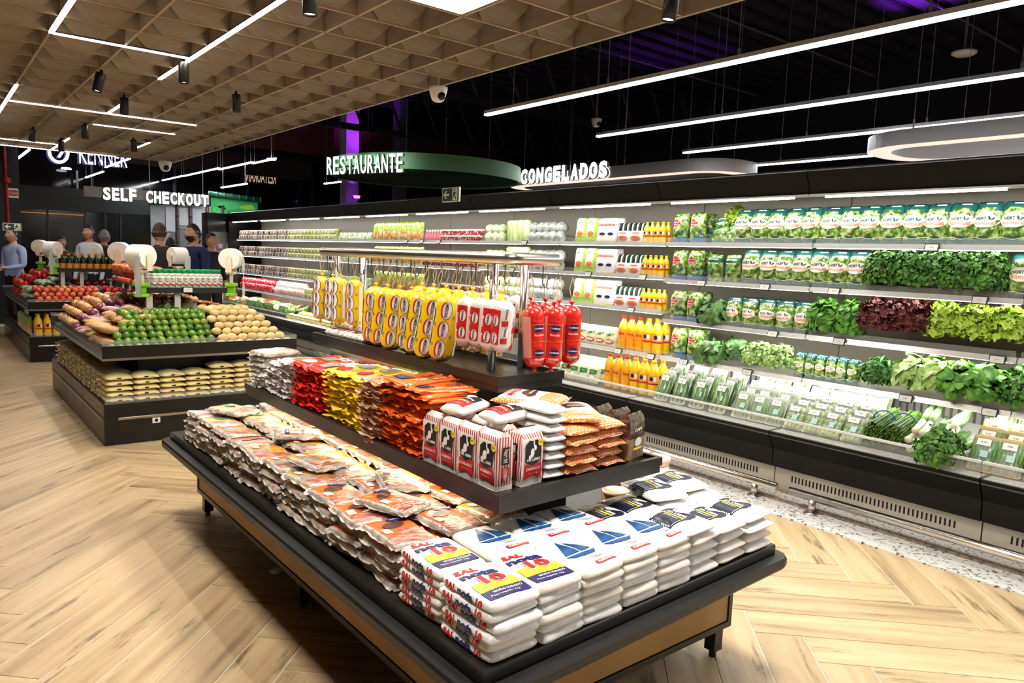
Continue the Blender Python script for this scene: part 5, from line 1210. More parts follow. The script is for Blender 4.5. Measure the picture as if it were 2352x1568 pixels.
KLS = ('salad_mix_bag', 'salad bag', stand(mb, .26).mesh('salad_mix_bag', [limeb, orgb], True), [])
KYT = ('veg_tray', 'vegetable tray', MB().rbox(-.05, 0, -.075, .075, 0, .12, .012, 0).box(-.03, .006, -.078, .078, 0, .124, 1).mesh('veg_tray', [M('tray_green', '93a878', .3, c2='d4d8b8', cscale=22, coat=1, bump=.5, bscale=30, rnd=True), M('tray_yellow', 'e0c040', .4)]), [])
cupcol = {'dark': M('cup_dark', '3a2a33', .3, c2='c9bdb4', cscale=40, rnd=True, coat=1, var=.5, hue=.04), 'pink': M('cup_pink', 'c58a80', .3, c2='e6d8cc', cscale=40, rnd=True, coat=1, var=.25, hue=.03), 'green': M('cup_green', 'b6c242', .3, c2='e4e4bc', cscale=40, rnd=True, coat=1, var=.2, hue=.02), 'purple': M('cup_purple', '4a2a66', .3, c2='8f78a4', cscale=40, rnd=True, coat=1, var=.2)}
cupl = M('cup_label', 'e2ddd6', .4)
def cup(col): return ('fruit_cup', 'fruit cup', MB().lathe([(.002, 0), (.042, 0), (.05, .035), (.056, .062), (.058, .066), (.053, .085), (.04, .092), (.002, .094)], 12, [0, 0, 0, 1, 0, 0, 0]).box(-.058, -.054, -.014, .014, .01, .06, 1).mesh('fruit_cup', [cupcol[col], cupl], True), [])
KC = {c: cup(c) for c in cupcol}
LG = 'goods in the open refrigerators'
def uz(y, k):
    u = max(j for j in range(11) if UN[j] <= y); return shelf_z(u, k) - .003
SN = ['lowest shelf', 'second shelf', 'third shelf', 'top shelf']
CNT = {}
def place(K, y, k, what, dx=.0, z=0, rot=0, where=None, tilt=0, sc=1):
    zz = uz(y, k) if k >= 0 else .473
    key = (what, k); CNT[key] = CNT.get(key, -1) + 1
    wh = SN[k] if k >= 0 else 'bottom deck'
    return spawn(K, (5.27 + dx if k >= 0 else 5.0 + dx, y, zz + z), (0, tilt, rot), f'{what} on the {wh}, {nth(CNT[key])} from the near end', f'{what} in the refrigerators', (sc, sc, sc))
def rng(y0, y1, n): return [y0 + (y1 - y0) * (i + .5) / n for i in range(n)]
# right-hand units, right to left
for y in rng(1.42, 3.62, 15): place(R.choice(KHB), y, 3, 'bagged leaf salad with oval logo', R.uniform(-.01, .01), 0, R.uniform(-.12, .12), tilt=.05)
place(KHB[0], 1.55, 2, 'bagged leaf salad with oval logo', -.02); 
for y in rng(2.5, 3.52, 7): place(R.choice(KHB), y, 2, 'bagged leaf salad with oval logo', R.uniform(-.01, .01), 0, R.uniform(-.12, .12), tilt=.05)
for y in rng(2.9, 3.66, 5): place(R.choice(KHT), y, 1, 'bagged leaf salad with oval logo', R.uniform(-.01, .01), 0, R.uniform(-.12, .12), tilt=.05)
for y in rng(2.52, 3.02, 6): place(R.choice(KHS), y, 0, 'slim greens bag with oval logo', R.uniform(-.01, .01), 0, R.uniform(-.12, .12), tilt=.05)
for k, ys in ((3, (4.0, 4.18)), (2, (4.0, 4.17)), (1, (3.98, 4.16)), (0, (3.95, 4.13))):
    for y in ys: place(R.choice(KD), y, k, 'lettuce bag with red diamond', 0, 0, R.uniform(-.08, .08), tilt=.05)
for k, ys in ((2, (3.62, 3.8)),):
    for y in ys: place(R.choice(KY), y, k, 'lettuce bag with green band', 0, 0, R.uniform(-.08, .08))
place(KY[0], 3.78, 3, 'lettuce bag with green band', -.02, .0, .1, tilt=.5); place(KY[1], 3.66, 3, 'lettuce bag with green band', -.03, 0, -.2, tilt=.45, sc=.8)
for k in (3, 2, 1):
    for r_ in range(2):
        for y in rng(4.33, 4.58, 4): place(KJS, y, k, 'small orange juice bottle', -.06 + .07 * r_, 0, R.uniform(-.3, .3) + .2)
    for y in (4.66, 4.82): place(KBR, y, k, 'sandwich bread pack', -.04, 0, .05, sc=1.2)
    for y in rng(4.62, 4.98, 6): place(KPK, y, k, 'slim green-striped pack', .1, 0, 0)
    for y in rng(4.96, 5.18, 2): place(KTD, y, k, 'white bag lettered in red', -.03, 0, .05, tilt=.12, sc=1.22)
    for y in rng(5.2, 5.5, 2): place(KTL, y, k, 'lime and white tapioca bag', -.03, 0, .05, tilt=.12, sc=1.25)
for y in rng(1.5, 3.55, 11): place(R.choice(KHB), y, 3, 'bagged leaf salad in the rear row', .16, 0, R.uniform(-.2, .2))
for y in rng(2.5, 3.5, 6): place(R.choice(KHB), y, 2, 'bagged leaf salad in the rear row', .16, 0, R.uniform(-.2, .2))
for y in rng(2.9, 3.66, 5): place(R.choice(KHT), y, 1, 'bagged leaf salad in the rear row', .15, 0, R.uniform(-.2, .2))
for k in (3, 2, 1, 0):
    for y in (4.0, 4.17): place(R.choice(KD), y, k, 'rear-row diamond lettuce bag', .16, 0, 0)
for k in (3, 2, 1):
    for y in rng(4.98, 5.6, 5): place(KTL if y > 5.25 else KTD, y, k, 'tapioca bag in the rear row', .09, .0, 0, tilt=.1, sc=1.25)
# large juice bottles, lowest shelf and deck
for r_ in range(2):
    for i, y in enumerate(rng(4.31, 4.83, 5)): place(KJY if i < 2 else KJR, y, 0, 'large orange juice bottle', -.05 + .11 * r_, 0, R.uniform(-.3, .3) + .2)
for r_ in range(2):
    for i, y in enumerate(rng(4.16, 4.80, 6)): place(KJY if i < 3 else KJR, y, -1, 'large orange juice bottle', .02 + .12 * r_, .0, R.uniform(-.3, .3) + .2, sc=.98)
palm = M('palm_heart', 'e8e0c8', .35, c2='c9d0a0', cscale=20, coat=1, bump=.5, bscale=30, rnd=True)
mb, top, side = pillow(.14, .2, .07, 10, 10, 3, .25, 3, 16, .3); p = MB(); f = lambda x, y: top(x, y, .003)
put_poly(p, ell(0, -.05, .05, .026, 14), f, 0, 2); put_poly(p, ell(0, -.045, .04, .012, 12), lambda x, y: top(x, y, .0045), 1, 2); put_poly(p, ell(0, .02, .05, .012, 10, .2), f, 2, 1)
KPH = ('vegetable_bag', 'vegetable bag', stand(mb, .2).mesh('palm_bag', palm, True), [('label_print', stand(p, .2).mesh('palm_print', ink('red', 'wht', 'grn')))])
for y in rng(4.88, 5.4, 4): place(KPH, y, 0, 'pale vegetable bag with red label', -.02, 0, .1, tilt=.1)
p = MB(); put_rect(p, -.05, .05, .0, .05, f, 0, 5, 3); put_text(p, 'Alho', lambda x, y: top(x, y, .0045), 0, .03, .05, .016, 1, .02); put_poly(p, ell(0, -.04, .04, .03, 12), f, 2, 2)
KGL = ('vegetable_bag', 'vegetable bag', bpy.data.meshes['palm_bag'], [('label_print', stand(p, .2).mesh('garlic_print', ink('grn', 'yel', 'wht')))])
for r_ in range(3):
    for y in rng(4.84, 5.62, 6): place(KGL, y, -1, 'pale vegetable bag with green label', -.02 + .1 * r_, 0, .1, tilt=.25, sc=.9)
# middle units
for k in (3, 2, 1):
    for i, y in enumerate(rng(5.72, 6.25, 5)):
        place(KGY, y, k, 'grey wrapped cabbage', -.02, .06, R.uniform(0, 6)); place(KGY, y + .05, k, 'grey wrapped cabbage', .05, .165, R.uniform(0, 6))
    for y in rng(6.28, 6.66, 4):
        if k > 1: place(KNP, y, k, 'tall pale napa cabbage', .0, 0, R.uniform(0, 6))
        else: place(KCB, y, k, 'round pale cabbage', -.02, .06, R.uniform(0, 6)); place(KCB, y, k, 'round pale cabbage', .0, .16, R.uniform(0, 6))
    for y in rng(6.7, 7.05, 3): place(KCB, y, k, 'round pale cabbage', -.02, .06, R.uniform(0, 6)); place(KCB, y + .04, k, 'round pale cabbage', .02, .155, R.uniform(0, 6))
    for l in range(2):
        for y in rng(7.1, 7.92, 9): place(KST, y, k, 'red berry tray in white wrap', -.04 + .02 * l, .076 * l, 0)
    if k == 3:
        for y in rng(7.95, 8.35, 6): place(KPB, y, k, 'small pink drink bottle', -.05, 0, 0)
    else:
        for y in rng(7.95, 8.35, 4): place(KST, y, k, 'red berry tray in white wrap', -.04, 0, 0)
    if k > 0:
        for y in rng(8.4, 9.75, 10): place(KLS, y, k, 'lime topped salad mix bag', -.03, 0, R.uniform(-.15, .15), tilt=.08, sc=1 if k == 3 else .95)
    for y in rng(9.8, 10.9, 7): place(KYT, y, k, 'yellow-edged vegetable tray', -.05, 0, 0, tilt=.35)
for l in range(2):
    for y in rng(5.75, 7.0, 9): place(KCB if R.random() < .6 else KGY, y, 0, 'wrapped cabbage in the low pile', -.02 + .05 * l, .06 + .1 * l, R.uniform(0, 6))
    for y in rng(7.1, 8.3, 11): place(KST, y, 0, 'red berry tray in white wrap', -.04, .076 * l, 0)
# far units: cups
for k in (3, 2, 1):
    n = 32
    for i, y in enumerate(rng(10.95, 15.5, n)):
        t = (y - 10.95) / 4.55
        col = 'purple' if (t < .06 and k < 3) else 'green' if t < .38 + .1 * R.random() else R.choice(['dark', 'pink', 'dark']) if t < .8 else R.choice(['dark', 'pink'])
        for l in range(2): place(KC[col], y, k, 'fruit cup with pale lid', -.06 + .015 * l, .092 * l, R.uniform(-.2, .2), sc=1.0)
for l in range(2):
    for y in rng(10.6, 12.2, 11): place(KC['green' if y > 11 else 'purple'], y, 0, 'fruit cup with pale lid', -.06, .092 * l, 0)
radm = M('radish_bag', 'c01c28', .3, c2='e8a8a8', cscale=30, lo=.55, hi=.7, coat=1, bump=.6, bscale=30, rnd=True); garm = M('pink_garlic_bag', 'e0b8ac', .3, c2='f0e2d6', cscale=30, coat=1, bump=.6, bscale=30, rnd=True)
for nm, mt, y0, y1, n in (('bag of red peppers', radm, 13.7, 15.5, 11), ('bag of pale onions', garm, 12.3, 13.6, 9)):
    K = ('vegetable_bag', 'vegetable bag', lump(.09, .9, .85, .9, 3, .25, 10, 7, 4).mesh('net_bag', mt, True), [])
    for l in range(2):
        for y in rng(y0, y1, n): place(K, y, 0, nm, -.03 + .04 * l, .07 + .1 * l, R.uniform(0, 6))
# deck far: watermelon halves, melon trays
wmr = M('melon_red', 'd83428', .3, coat=1, c2='e8604a', cscale=12); wmg = M('melon_rind', '3f7a3a', .4, c2='a8c878', cscale=16, stretch=(1, 4, 1)); wmw = M('melon_white', 'e6ecd0', .4)
def melon(red, r):
    mb = MB(); n = 16
    prof = [(r * math.sin(PI / 2 * j / 5), -r * math.cos(PI / 2 * j / 5)) for j in range(6)]
    mb.lathe([(max(a, .001), b) for a, b in prof], n, 1); mb.lathe([(r, 0), (r * .93, .004), (.001, .004)], n, [2, 0]); return mb
KWM = ('watermelon_half', 'watermelon', melon(0, .15).mesh('watermelon_half', [wmr, wmg, wmw], True), [])
for i, y in enumerate(rng(12.4, 15.4, 11)):
    for r_ in range(2): place(KWM, y, -1, 'cut watermelon half facing up', .02 + .28 * r_, .15, R.uniform(0, 6), tilt=-.35)
mly = M('melon_yellow', 'ecd040', .35, coat=1, c2='f2e27a', cscale=14, bump=.3, bscale=24)
KML = ('melon_tray', 'melon tray', MB().rbox(-.09, .09, -.07, .07, 0, .02, .005, 1).join(lump(.085, 1, .8, .45, 2, .15), Matrix.Translation((0, 0, .05)), 0).mesh('melon_tray', [mly, whitef], True), [])
for i, y in enumerate(rng(9.9, 12.3, 12)):
    for r_ in range(2): place(KML, y, -1, 'tray of cut yellow melon', -.05 + .22 * r_, .0 + .03 * r_, R.uniform(-.2, .2), tilt=-.2)
# pineapple standing at the middle unit
# ---- leaf bunches
def leafmat(name, a, b): return M(name, a, .4, c2=b, cscale=30, lo=.35, hi=.65, rnd=True, var=.1)
def bunch(n, rx, ry, rz, size, seed, lobes=0, droop=.4, hang=0, stem=True, ar=.7):
    rr = random.Random(seed); mb = MB()
    for i in range(n):
        th = rr.uniform(0, 2 * PI); ph = math.acos(rr.uniform(-.35, 1)); q = rr.uniform(.75, 1.05)
        d = Vector((math.sin(ph) * math.cos(th), math.sin(ph) * math.sin(th), math.cos(ph)))
        c = Vector((d.x * rx * q, d.y * ry * q, d.z * rz * q))
        nrm = (d + Vector((rr.uniform(-.7, .7), rr.uniform(-.7, .7), rr.uniform(-.5, .7)))).normalized()
        t = nrm.orthogonal().normalized(); t.rotate(Matrix.Rotation(rr.uniform(0, 2 * PI), 3, nrm)); b = nrm.cross(t)
        s = size * rr.uniform(.65, 1.25)
        if lobes:
            k = 5; pts = [c - t * s * .4]
            ring = []
            for j in range(9):
                a = -2.3 + 4.6 * j / 8; rad = s * (.62 if j % 2 else 1.0) * (.6 + .4 * math.cos(a / 1.6))
                ring.append(c + t * rad * math.cos(a) + b * rad * math.sin(a) * .8 + nrm * (.15 * s * math.sin(a * 3) - droop * s * .2))
            vs = [tuple(v) for v in pts + ring]; mb.add(vs, [(0, j, j + 1) for j in range(1, 9)])
        else:
            mb.grid(3, 3, lambda u, v: tuple(c + t * (v - .5) * 2 * s + b * (u - .5) * 2 * s * ar * math.sin(PI * (.12 + .8 * v)) + nrm * s * (.25 * math.sin(u * 5 + i) * .5 - droop * (v - .3) ** 2 - .5 * (u - .5) ** 2)))
    return mb
def frilly(n, rx, ry, rz, size, seed):
    rr = random.Random(seed); mb = MB()
    for i in range(n):
        th = rr.uniform(0, 2 * PI); ph = math.acos(rr.uniform(-.1, 1)); d = Vector((math.sin(ph) * math.cos(th), math.sin(ph) * math.sin(th), math.cos(ph)))
        c = Vector((d.x * rx, d.y * ry, d.z * rz)) * rr.uniform(.7, 1); nrm = (d + Vector((rr.uniform(-.6, .6), rr.uniform(-.6, .6), rr.uniform(-.3, .6)))).normalized()
        t = nrm.orthogonal().normalized(); t.rotate(Matrix.Rotation(rr.uniform(0, 2 * PI), 3, nrm)); b = nrm.cross(t); s = size * rr.uniform(.7, 1.2); k = rr.uniform(0, 9)
        def fn(u, v):
            x = (u - .5) * 2; y = v; e = max(abs(x), (v - .3) / .7 if v > .3 else 0)
            return tuple(c + t * s * (y - .4) * 1.6 + b * s * x * (.55 + .5 * v) + nrm * s * (.28 * e * e * math.sin(9 * x + 7 * v + k) + .2 * e * math.sin(13 * v + 5 * x + k) + .3 * e * e))
        mb.grid(6, 6, fn)
    return mb
lg = {'cilantro': leafmat('leaf_cilantro', '2a5a1c', '5f9a38'), 'light': leafmat('leaf_light', '8fb52c', 'bcd658'), 'red': leafmat('leaf_red', '3a1014', '7a3a34'), 'collard': leafmat('leaf_collard', '3d6a35', '6a9455'), 'watercress': leafmat('leaf_watercress', '3a7a28', '7ab848'), 'pale': leafmat('leaf_pale', '86b45a', 'b8d48c'), 'dark': leafmat('leaf_dark', '28551f', '4a8234')}
stm = M('green_stem', '9ab26a', .5)
def KBun(name, cat, mb, mt, stems=True):
    st = MB()
    rr = random.Random(3)
    for i in range(7):
        a = rr.uniform(0, 6); st.tube([(.01 * math.cos(a) + .03, .012 * math.sin(a), -.05), (.02 * math.cos(a) + .01, .03 * math.sin(a), .02), (.03 * math.cos(a) - .01, .05 * math.sin(a), .07)], .003, 4)
    return (name, cat, mb.mesh(name, mt, True), [('stems', st.mesh('stems', stm))] if stems else [])
KCI = [KBun('cilantro_bunch', 'herb bunch', bunch(620, .1, .1, .14, .017, s, 1), lg['cilantro']) for s in (1, 2)]
KPA = [KBun('parsley_bunch', 'herb bunch', bunch(260, .1, .12, .14, .03, 5, 1), lg['cilantro'])]
KPL = [KBun('herb_bunch', 'herb bunch', bunch(420, .1, .11, .11, .016, 7, 1), lg['pale'])]
KWC = [KBun('watercress_bunch', 'herb bunch', bunch(260, .08, .1, .14, .024, s, 0, .3), lg['watercress']) for s in (8, 9)]
KLL = [KBun('curly_lettuce', 'lettuce', frilly(260, .105, .115, .15, .026, s), lg['light'], False) for s in (1, 2)]
KLR = [KBun('red_lettuce', 'lettuce', frilly(240, .105, .115, .15, .025, s), lg['red'], False) for s in (3, 4)]
KCO = [KBun('collard_bunch', 'leaf bunch', bunch(60, .09, .12, .08, .055, 4, 0, .5), lg['collard'])]
KSP = [KBun('spinach_bunch', 'leaf bunch', bunch(90, .1, .12, .12, .045, 5, 0, .5), lg['pale']), KBun('spinach_bunch', 'leaf bunch', bunch(90, .1, .12, .12, .045, 6, 0, .5), lg['watercress'])]
KDK = [KBun('dark_greens_bunch', 'leaf bunch', bunch(220, .09, .1, .11, .022, 8, 0, .4, ar=.4), lg['dark'])]
for y in rng(1.66, 2.47, 5): place(R.choice(KCI), y, 2, 'leafy cilantro bunch', -.06, .13, R.uniform(0, 6), sc=1.32)
place(KLL[0], 3.7, 3, 'curly lettuce behind banded bags', .08, .2, 0, sc=.85)
for y in rng(1.35, 2.05, 4): place(R.choice(KLL), y, 1, 'bright curly lettuce head', -.04, .14, R.uniform(0, 6), sc=1.22)
for y in rng(2.06, 2.48, 3): place(R.choice(KLR), y, 1, 'dark red lettuce head', -.04, .14, R.uniform(0, 6), sc=1.2)
for y in rng(2.5, 2.88, 2): place(R.choice(KWC), y, 1, 'loose watercress bunch', -.06, .12, R.uniform(0, 6), sc=1.25)
place(KCO[0], 3.75, 1, 'dark collard leaf bunch', -.07, .1, .4, sc=1.25); place(KCO[0], 3.74, 0, 'dark collard leaf bunch', -.07, .1, 1.4, sc=1.25); place(KCO[0], 3.58, 0, 'dark collard leaf bunch', .03, .15, 2.2)
for y in (3.3, 3.12): place(KPL[0], y, 0, 'pale green herb bunch', -.07, .11, R.uniform(0, 6), sc=1.25)
place(KDK[0], 2.36, 0, 'dark narrow-leaf greens bunch', -.07, .11, 0, sc=1.25)
for y in (2.12, 1.98): place(KSP[0], y, 0, 'broad pale leaf bunch', -.05, .14, R.uniform(0, 6), sc=1.2)
for y in (1.82, 1.68): place(KSP[1], y, 0, 'broad spinach leaf bunch', -.07, .13, R.uniform(0, 6), sc=1.25)
for y in (1.5, 1.4): place(KPA[0], y, 0, 'flat parsley bunch', -.06, .12, R.uniform(0, 6), sc=1.2)
place(KPA[0], 1.77, -1, 'parsley bunch over the rail', -.2, .09, 1, sc=1.2)
# ---- deck trays: root mesh tray, produce as parts
trw = M('foam_tray', 'e9ebe6', .4); try_ = M('foam_tray_yellow', 'e2b428', .4); filmm = M('cling_film', 'f6faf8', .08, alpha=.2)
cuc = M('cucumber', '3c6428', .35, c2='6a8f44', cscale=20, stretch=(1, 1, .3), coat=.8, rnd=True, var=.1); bean = M('green_bean', '6a9438', .4, var=.15, coat=.5); egg = M('small_green_fruit', '8fae62', .35, c2='b8c88c', cscale=14, coat=.7, var=.12)
def traymesh(w, h, mt):
    mb = MB(); o_ = rrect(-w / 2, w / 2, -h / 2, h / 2, .02, 4); i_ = rrect(-w / 2 + .012, w / 2 - .012, -h / 2 + .012, h / 2 - .012, .012, 4); n = len(o_)
    mb.add([(x, y, .022) for x, y in o_] + [(x, y, .004) for x, y in i_] + [(x * .96, y * .97, 0) for x, y in i_], [(i, (i + 1) % n, n + (i + 1) % n, n + i)[::-1] for i in range(n)] + [tuple(range(n, 2 * n))] + [(i, (i + 1) % n, 2 * n + (i + 1) % n, 2 * n + i) for i in range(n)])
    return mb
LEAN = Matrix.Rotation(math.radians(-62), 3, 'Y')
def lean(mb, h):
    """tray whose long side is y: stand it up leaning back, facing -x"""
    T = Matrix(((0, 0, -1), (-1, 0, 0), (0, 1, 0))); L = Matrix.Rotation(math.radians(28), 3, 'Y')
    mb.v = [tuple(L @ (T @ Vector((x, y + h / 2, z)))) for x, y, z in mb.v]; return mb
def trayk(name, cat, w, h, mt, items, mat_items):
    parts = []
    for nm, mb in items: parts.append((nm, lean(mb, h).mesh(nm, mat_items, True)))
    lab = MB(); lab.box(-w * .3, w * .2, h * .18, h * .36, .047, .0475, 0); lab.box(-.012, .03, -.03, .01, .047, .0475, 1)
    put_text(lab, '4,49', lambda x, y: (x, y, .0485), -w * .05, h * .27, .03, .01, 2, .01)
    parts.append(('cling_film', lean(MB().grid(4, 4, lambda u, v: ((u - .5) * w * .96, (v - .5) * h * .97, .024 + .02 * math.sin(PI * u) * math.sin(PI * v) ** .4)), h).mesh('cling_film', filmm, True)))
    parts.append(('price_label', lean(lab, h).mesh('price_label', [M('sticker', 'eef0ee', .4), M('sticker_teal', 'a9d4cf', .4), INK['blk']])))
    return (name, cat, lean(traymesh(w, h, mt), h).mesh(name, mt, True), parts)
KCU = trayk('cucumber_tray', 'vegetable tray', .15, .26, trw, [('cucumber', MB().tube([(x0 + .004 * math.sin(k), -.11 + .22 * k / 6, .028) for k in range(7)], [.006, .019, .022, .023, .022, .019, .006], 10)) for x0 in (-.045, 0, .045)], cuc)
KGB = trayk('bean_tray', 'vegetable tray', .15, .22, trw, [('bean', MB().tube([(x0 + R.uniform(-.01, .01), -.09, .02 + dz), (x0, 0, .026 + dz), (x0 + R.uniform(-.012, .012), .085, .02 + dz)], .006, 6)) for x0, dz in [(-.055 + .011 * j, .004 * (j % 3)) for j in range(11)]], bean)
KSG = trayk('green_fruit_tray', 'vegetable tray', .15, .2, trw, [('green_fruit', lump(.018, 1, 1.35, .9, j, .1, 8, 6).xf(Matrix.Translation((-.05 + (j % 4) * .033 + R.uniform(-.004, .004), -.07 + (j // 4) * .042 + R.uniform(-.006, .006), .022)))) for j in range(16)], egg)
KOK = trayk('okra_tray', 'vegetable tray', .15, .23, try_, [('okra', MB().tube([(x0, -.1, .02), (x0 + .003, 0, .03), (x0, .09, .022)], [.004, .011, .008], 7)) for x0 in [-.055 + .0183 * j for j in range(7)]], M('okra', '5c8f3c', .4, var=.1, coat=.4))
def tray_rows(K, y0, y1, n, rows, what, dx0=-.1, step=.095, sc=1):
    for r_ in range(rows):
        for y in rng(y0, y1, n): place(K, y + R.uniform(-.01, .01), -1, what, dx0 + r_ * step, .0 + .035 * r_, R.uniform(-.1, .1), sc=sc)
tray_rows(KCU, 3.35, 4.12, 4, 3, 'white tray of cucumbers'); tray_rows(KGB, 2.88, 3.32, 3, 4, 'white tray of green beans'); tray_rows(KSG, 2.30, 2.86, 4, 5, 'white tray of small green fruit')
tray_rows(KOK, 1.2, 1.66, 3, 4, 'yellow tray of okra')
# asparagus-like dense bundle of thin beans
rr = random.Random(9)
for bi, (yy, xx) in enumerate(((2.22, 4.92), (2.10, 4.95))):
    o = empty('bean_bundle', (xx, yy, .473)); tag(o, ['dense bundle of thin dark green beans beside the green fruit trays', 'dense bundle of thin dark green beans beside the leeks'][bi], 'bean bundle', 'bean bundles on the deck')
    m1 = MB()
    for i in range(230):
        a = rr.uniform(0, 2 * PI); q = math.sqrt(rr.random()); dy = .065 * q * math.cos(a); dz = .1 + .085 * q * math.sin(a); x0 = -.04 + rr.uniform(-.02, .02) + .1 * dz
        m1.tube([(x0, dy, dz), (x0 + .13, dy * .8, dz * .95 + .03), (x0 + .3, dy * .7 + rr.uniform(-.02, .02), dz * .9 + .08)], .005, 5)
    s = ob('beans', m1.mesh('beans', M('thin_bean', '33501c', .4, c2='5c8034', cscale=40)), o); s['kind'] = 'stuff'
    ob('tie', MB().tube([(.13 , .085 * math.cos(t), .14 + .1 * math.sin(t)) for t in [2 * PI * i / 20 for i in range(20)]], .004, 5, 0, True).mesh('tie', M('blue_tie', '2a5a9c', .4)), o)
# leeks
lkm = [M('leek_white', 'efe9d6', .4, c2='e2dcc0', cscale=20, stretch=(.3, 1, 1)), M('leek_green', '8fb070', .4, c2='5f8a4c', cscale=12, stretch=(.2, 1, 1))]
lk = MB().tube([(0, 0, 0), (.008, 0, 0), (.03, 0, .0), (.16, 0, .01)], [.006, .024, .021, .02], 12, 0).tube([(.16, 0, .01), (.3, .004, .03), (.42, .0, .05)], [.02, .026, .012], 10, 1)
rt = MB()
for i in range(8): a = i * .8; rt.tube([(0, .008 * math.cos(a), .008 * math.sin(a)), (-.02, .014 * math.cos(a), .014 * math.sin(a) - .004)], .0012, 3)
KLK = ('leek', 'leek', lk.mesh('leek', lkm, True), [('roots', rt.mesh('roots', M('root', 'd8cba4', .7)))])
for i in range(16):
    l = i // 5; k = i % 5
    place(KLK, 1.78 + k * .05 + (l % 2) * .02 + R.uniform(-.008, .008), -1, 'leek with white root end out', -.14 + .05 * l + R.uniform(-.03, .03), .05 + l * .055, R.uniform(-.25, .25), tilt=-.12 - .04 * l)
# ================================================================ PRODUCE ISLANDS
isl_side = M('island_panel', '3a332d', .3, .3); isl_blk = M('island_black', '131211', .35); stl = M('steel_strip', 'a8a096', .3, .9)
def island(y0, y1, label):
    x0, x1 = 1.12, 2.74; o = empty('produce_island', (1.93, y0, 0)); tag(o, label, 'display stand', 'produce islands')
    def ip(name, mb, mt, par=None, sm=False):
        mb.v = [(x - 1.93, y - y0, z) for x, y, z in mb.v]; return ob(name, mb.mesh(name, mt, sm), par or o)
    ip('base', MB().box(x0 + .01, x1 - .01, y0 + .01, y1 - .01, .0, .33), isl_blk)
    for i in range(3):
        a = y0 + (y1 - y0) * i / 3; b = y0 + (y1 - y0) * (i + 1) / 3
        ip('side_panel', MB().box(x0, x0 + .012, a + .004, b - .004, .01, .34), isl_side); ip('side_panel', MB().box(x1 - .012, x1, a + .004, b - .004, .01, .34), isl_side)
    ip('end_panel', MB().box(x0, x1, y0, y0 + .012, .01, .34), isl_blk); ip('end_panel', MB().box(x0, x1, y1 - .012, y1, .01, .34), isl_blk)
    r = ip('bumper_strip', MB().rbox(x0 + .1, x1 - .1, y0 - .012, y0 + .002, .205, .228, .004), stl)
    ip('bumper_strip', MB().rbox(x0 - .012, x0 + .002, y0 + .05, y1 - .05, .205, .228, .004), stl)
    sk = ip('socket_plate', MB().box(x0 + .36, x0 + .42, y0 - .006, y0, .155, .2), WHITEP); ip('socket', MB().cyl((x0 + .39, y0 - .01, .178), (x0 + .39, y0, .178), .014, 12), DARK, sk)
    ip('ledge_guard', MB().box(x0 + .012, x1 - .012, y0 + .014, y0 + .018, .34, .40), GLASS); ip('ledge_guard', MB().box(x0 + .014, x0 + .018, y0 + .012, y1 - .012, .34, .40), GLASS)
    ip('core', MB().box(x0 + .33, x1 - .33, y0 + .33, y1 - .33, .33, .705), isl_blk)
    t = ip('upper_tray', MB().box(x0, x1, y0, y1, .70, .72), stl)
    ip('tray_bed', MB().box(x0 + .02, x1 - .02, y0 + .02, y1 - .02, .72, .755), isl_blk, t)
    ip('tray_front', MB().box(x0, x1, y0, y0 + .012, .72, .82), isl_blk, t); ip('tray_back', MB().box(x0, x1, y1 - .012, y1, .72, .82), isl_blk, t)
    for a in (x0, x1 - .006): ip('tray_glass', MB().box(a, a + .006, y0, y1, .72, .86), GLASS, t)
    for a in (y0 - .0, y1 - .006): ip('tray_glass', MB().box(x0, x1, a - .004, a, .82, .86), GLASS, t)
    # sloped heap bed under the produce
    ip('heap_bed', MB().add([(x0 + .06, y0 + .06, .755), (x1 - .06, y0 + .06, .755), (x1 - .06, y1 - .06, .755), (x0 + .06, y1 - .06, .755), (x0 + .33, y0 + .40, .93), (x1 - .33, y0 + .40, .93), (x1 - .33, y1 - .40, .93), (x0 + .33, y1 - .40, .93)], [(0, 1, 5, 4), (1, 2, 6, 5), (2, 3, 7, 6), (3, 0, 4, 7), (4, 5, 6, 7)]), isl_blk, t)
    # shelf on posts
    s = ip('top_shelf', MB().box(1.57, 2.29, y0 + .58, y0 + 2.35, 1.215, 1.232).box(1.57, 1.585, y0 + .58, y0 + 2.35, 1.232, 1.265).box(2.275, 2.29, y0 + .58, y0 + 2.35, 1.232, 1.265).box(1.585, 2.275, y0 + .58, y0 + .595, 1.232, 1.265), BLK)
    for a, b in ((1.62, .66), (1.86, .66), (1.72, 2.2), (2.15, 2.2)): ip('post', MB().box(a - .025, a + .025, y0 + b - .02, y0 + b + .02, .9, 1.215), M('post_white', 'd8d4ce', .4))
    return o
island(6.62, 9.58, 'black produce island with limes and potatoes, beside the aisle')
island(11.77, 15.5, 'farther black produce island with tomatoes')
clampm = M('lime_plastic', '7ec21c', .4); rollm = M('bag_roll', 'ece7df', .5, bump=.02, bscale=60)
def roll(x, y, z, rz, label, tail=True, sc=1, side=1):
    o = empty('bag_roll_holder', (x, y, z), (0, 0, rz)); o.scale = (sc, sc, sc); tag(o, label, 'bag dispenser', 'plastic bag roll holders')
    ob('clamp', clampM, o); ob('stand', standM, o)
    r = ob('roll', rollM, o); ob('core', coreM, r)
    if tail: ob('bag_tail', tailM, o)
clampM = MB().rbox(-.06, .06, -.05, .05, -.02, .015, .006).rbox(-.03, .03, -.035, .035, -.085, -.02, .006).rbox(-.05, .05, -.045, .045, -.115, -.085, .006).mesh('clamp', clampm)
standM = MB().box(-.02, .02, -.012, .012, .015, .1).rbox(-.05, .05, -.04, .04, .1, .125, .005).mesh('holder_stand', M('holder_white', 'e9dccb', .4))
clampTop = MB()
standM2 = None
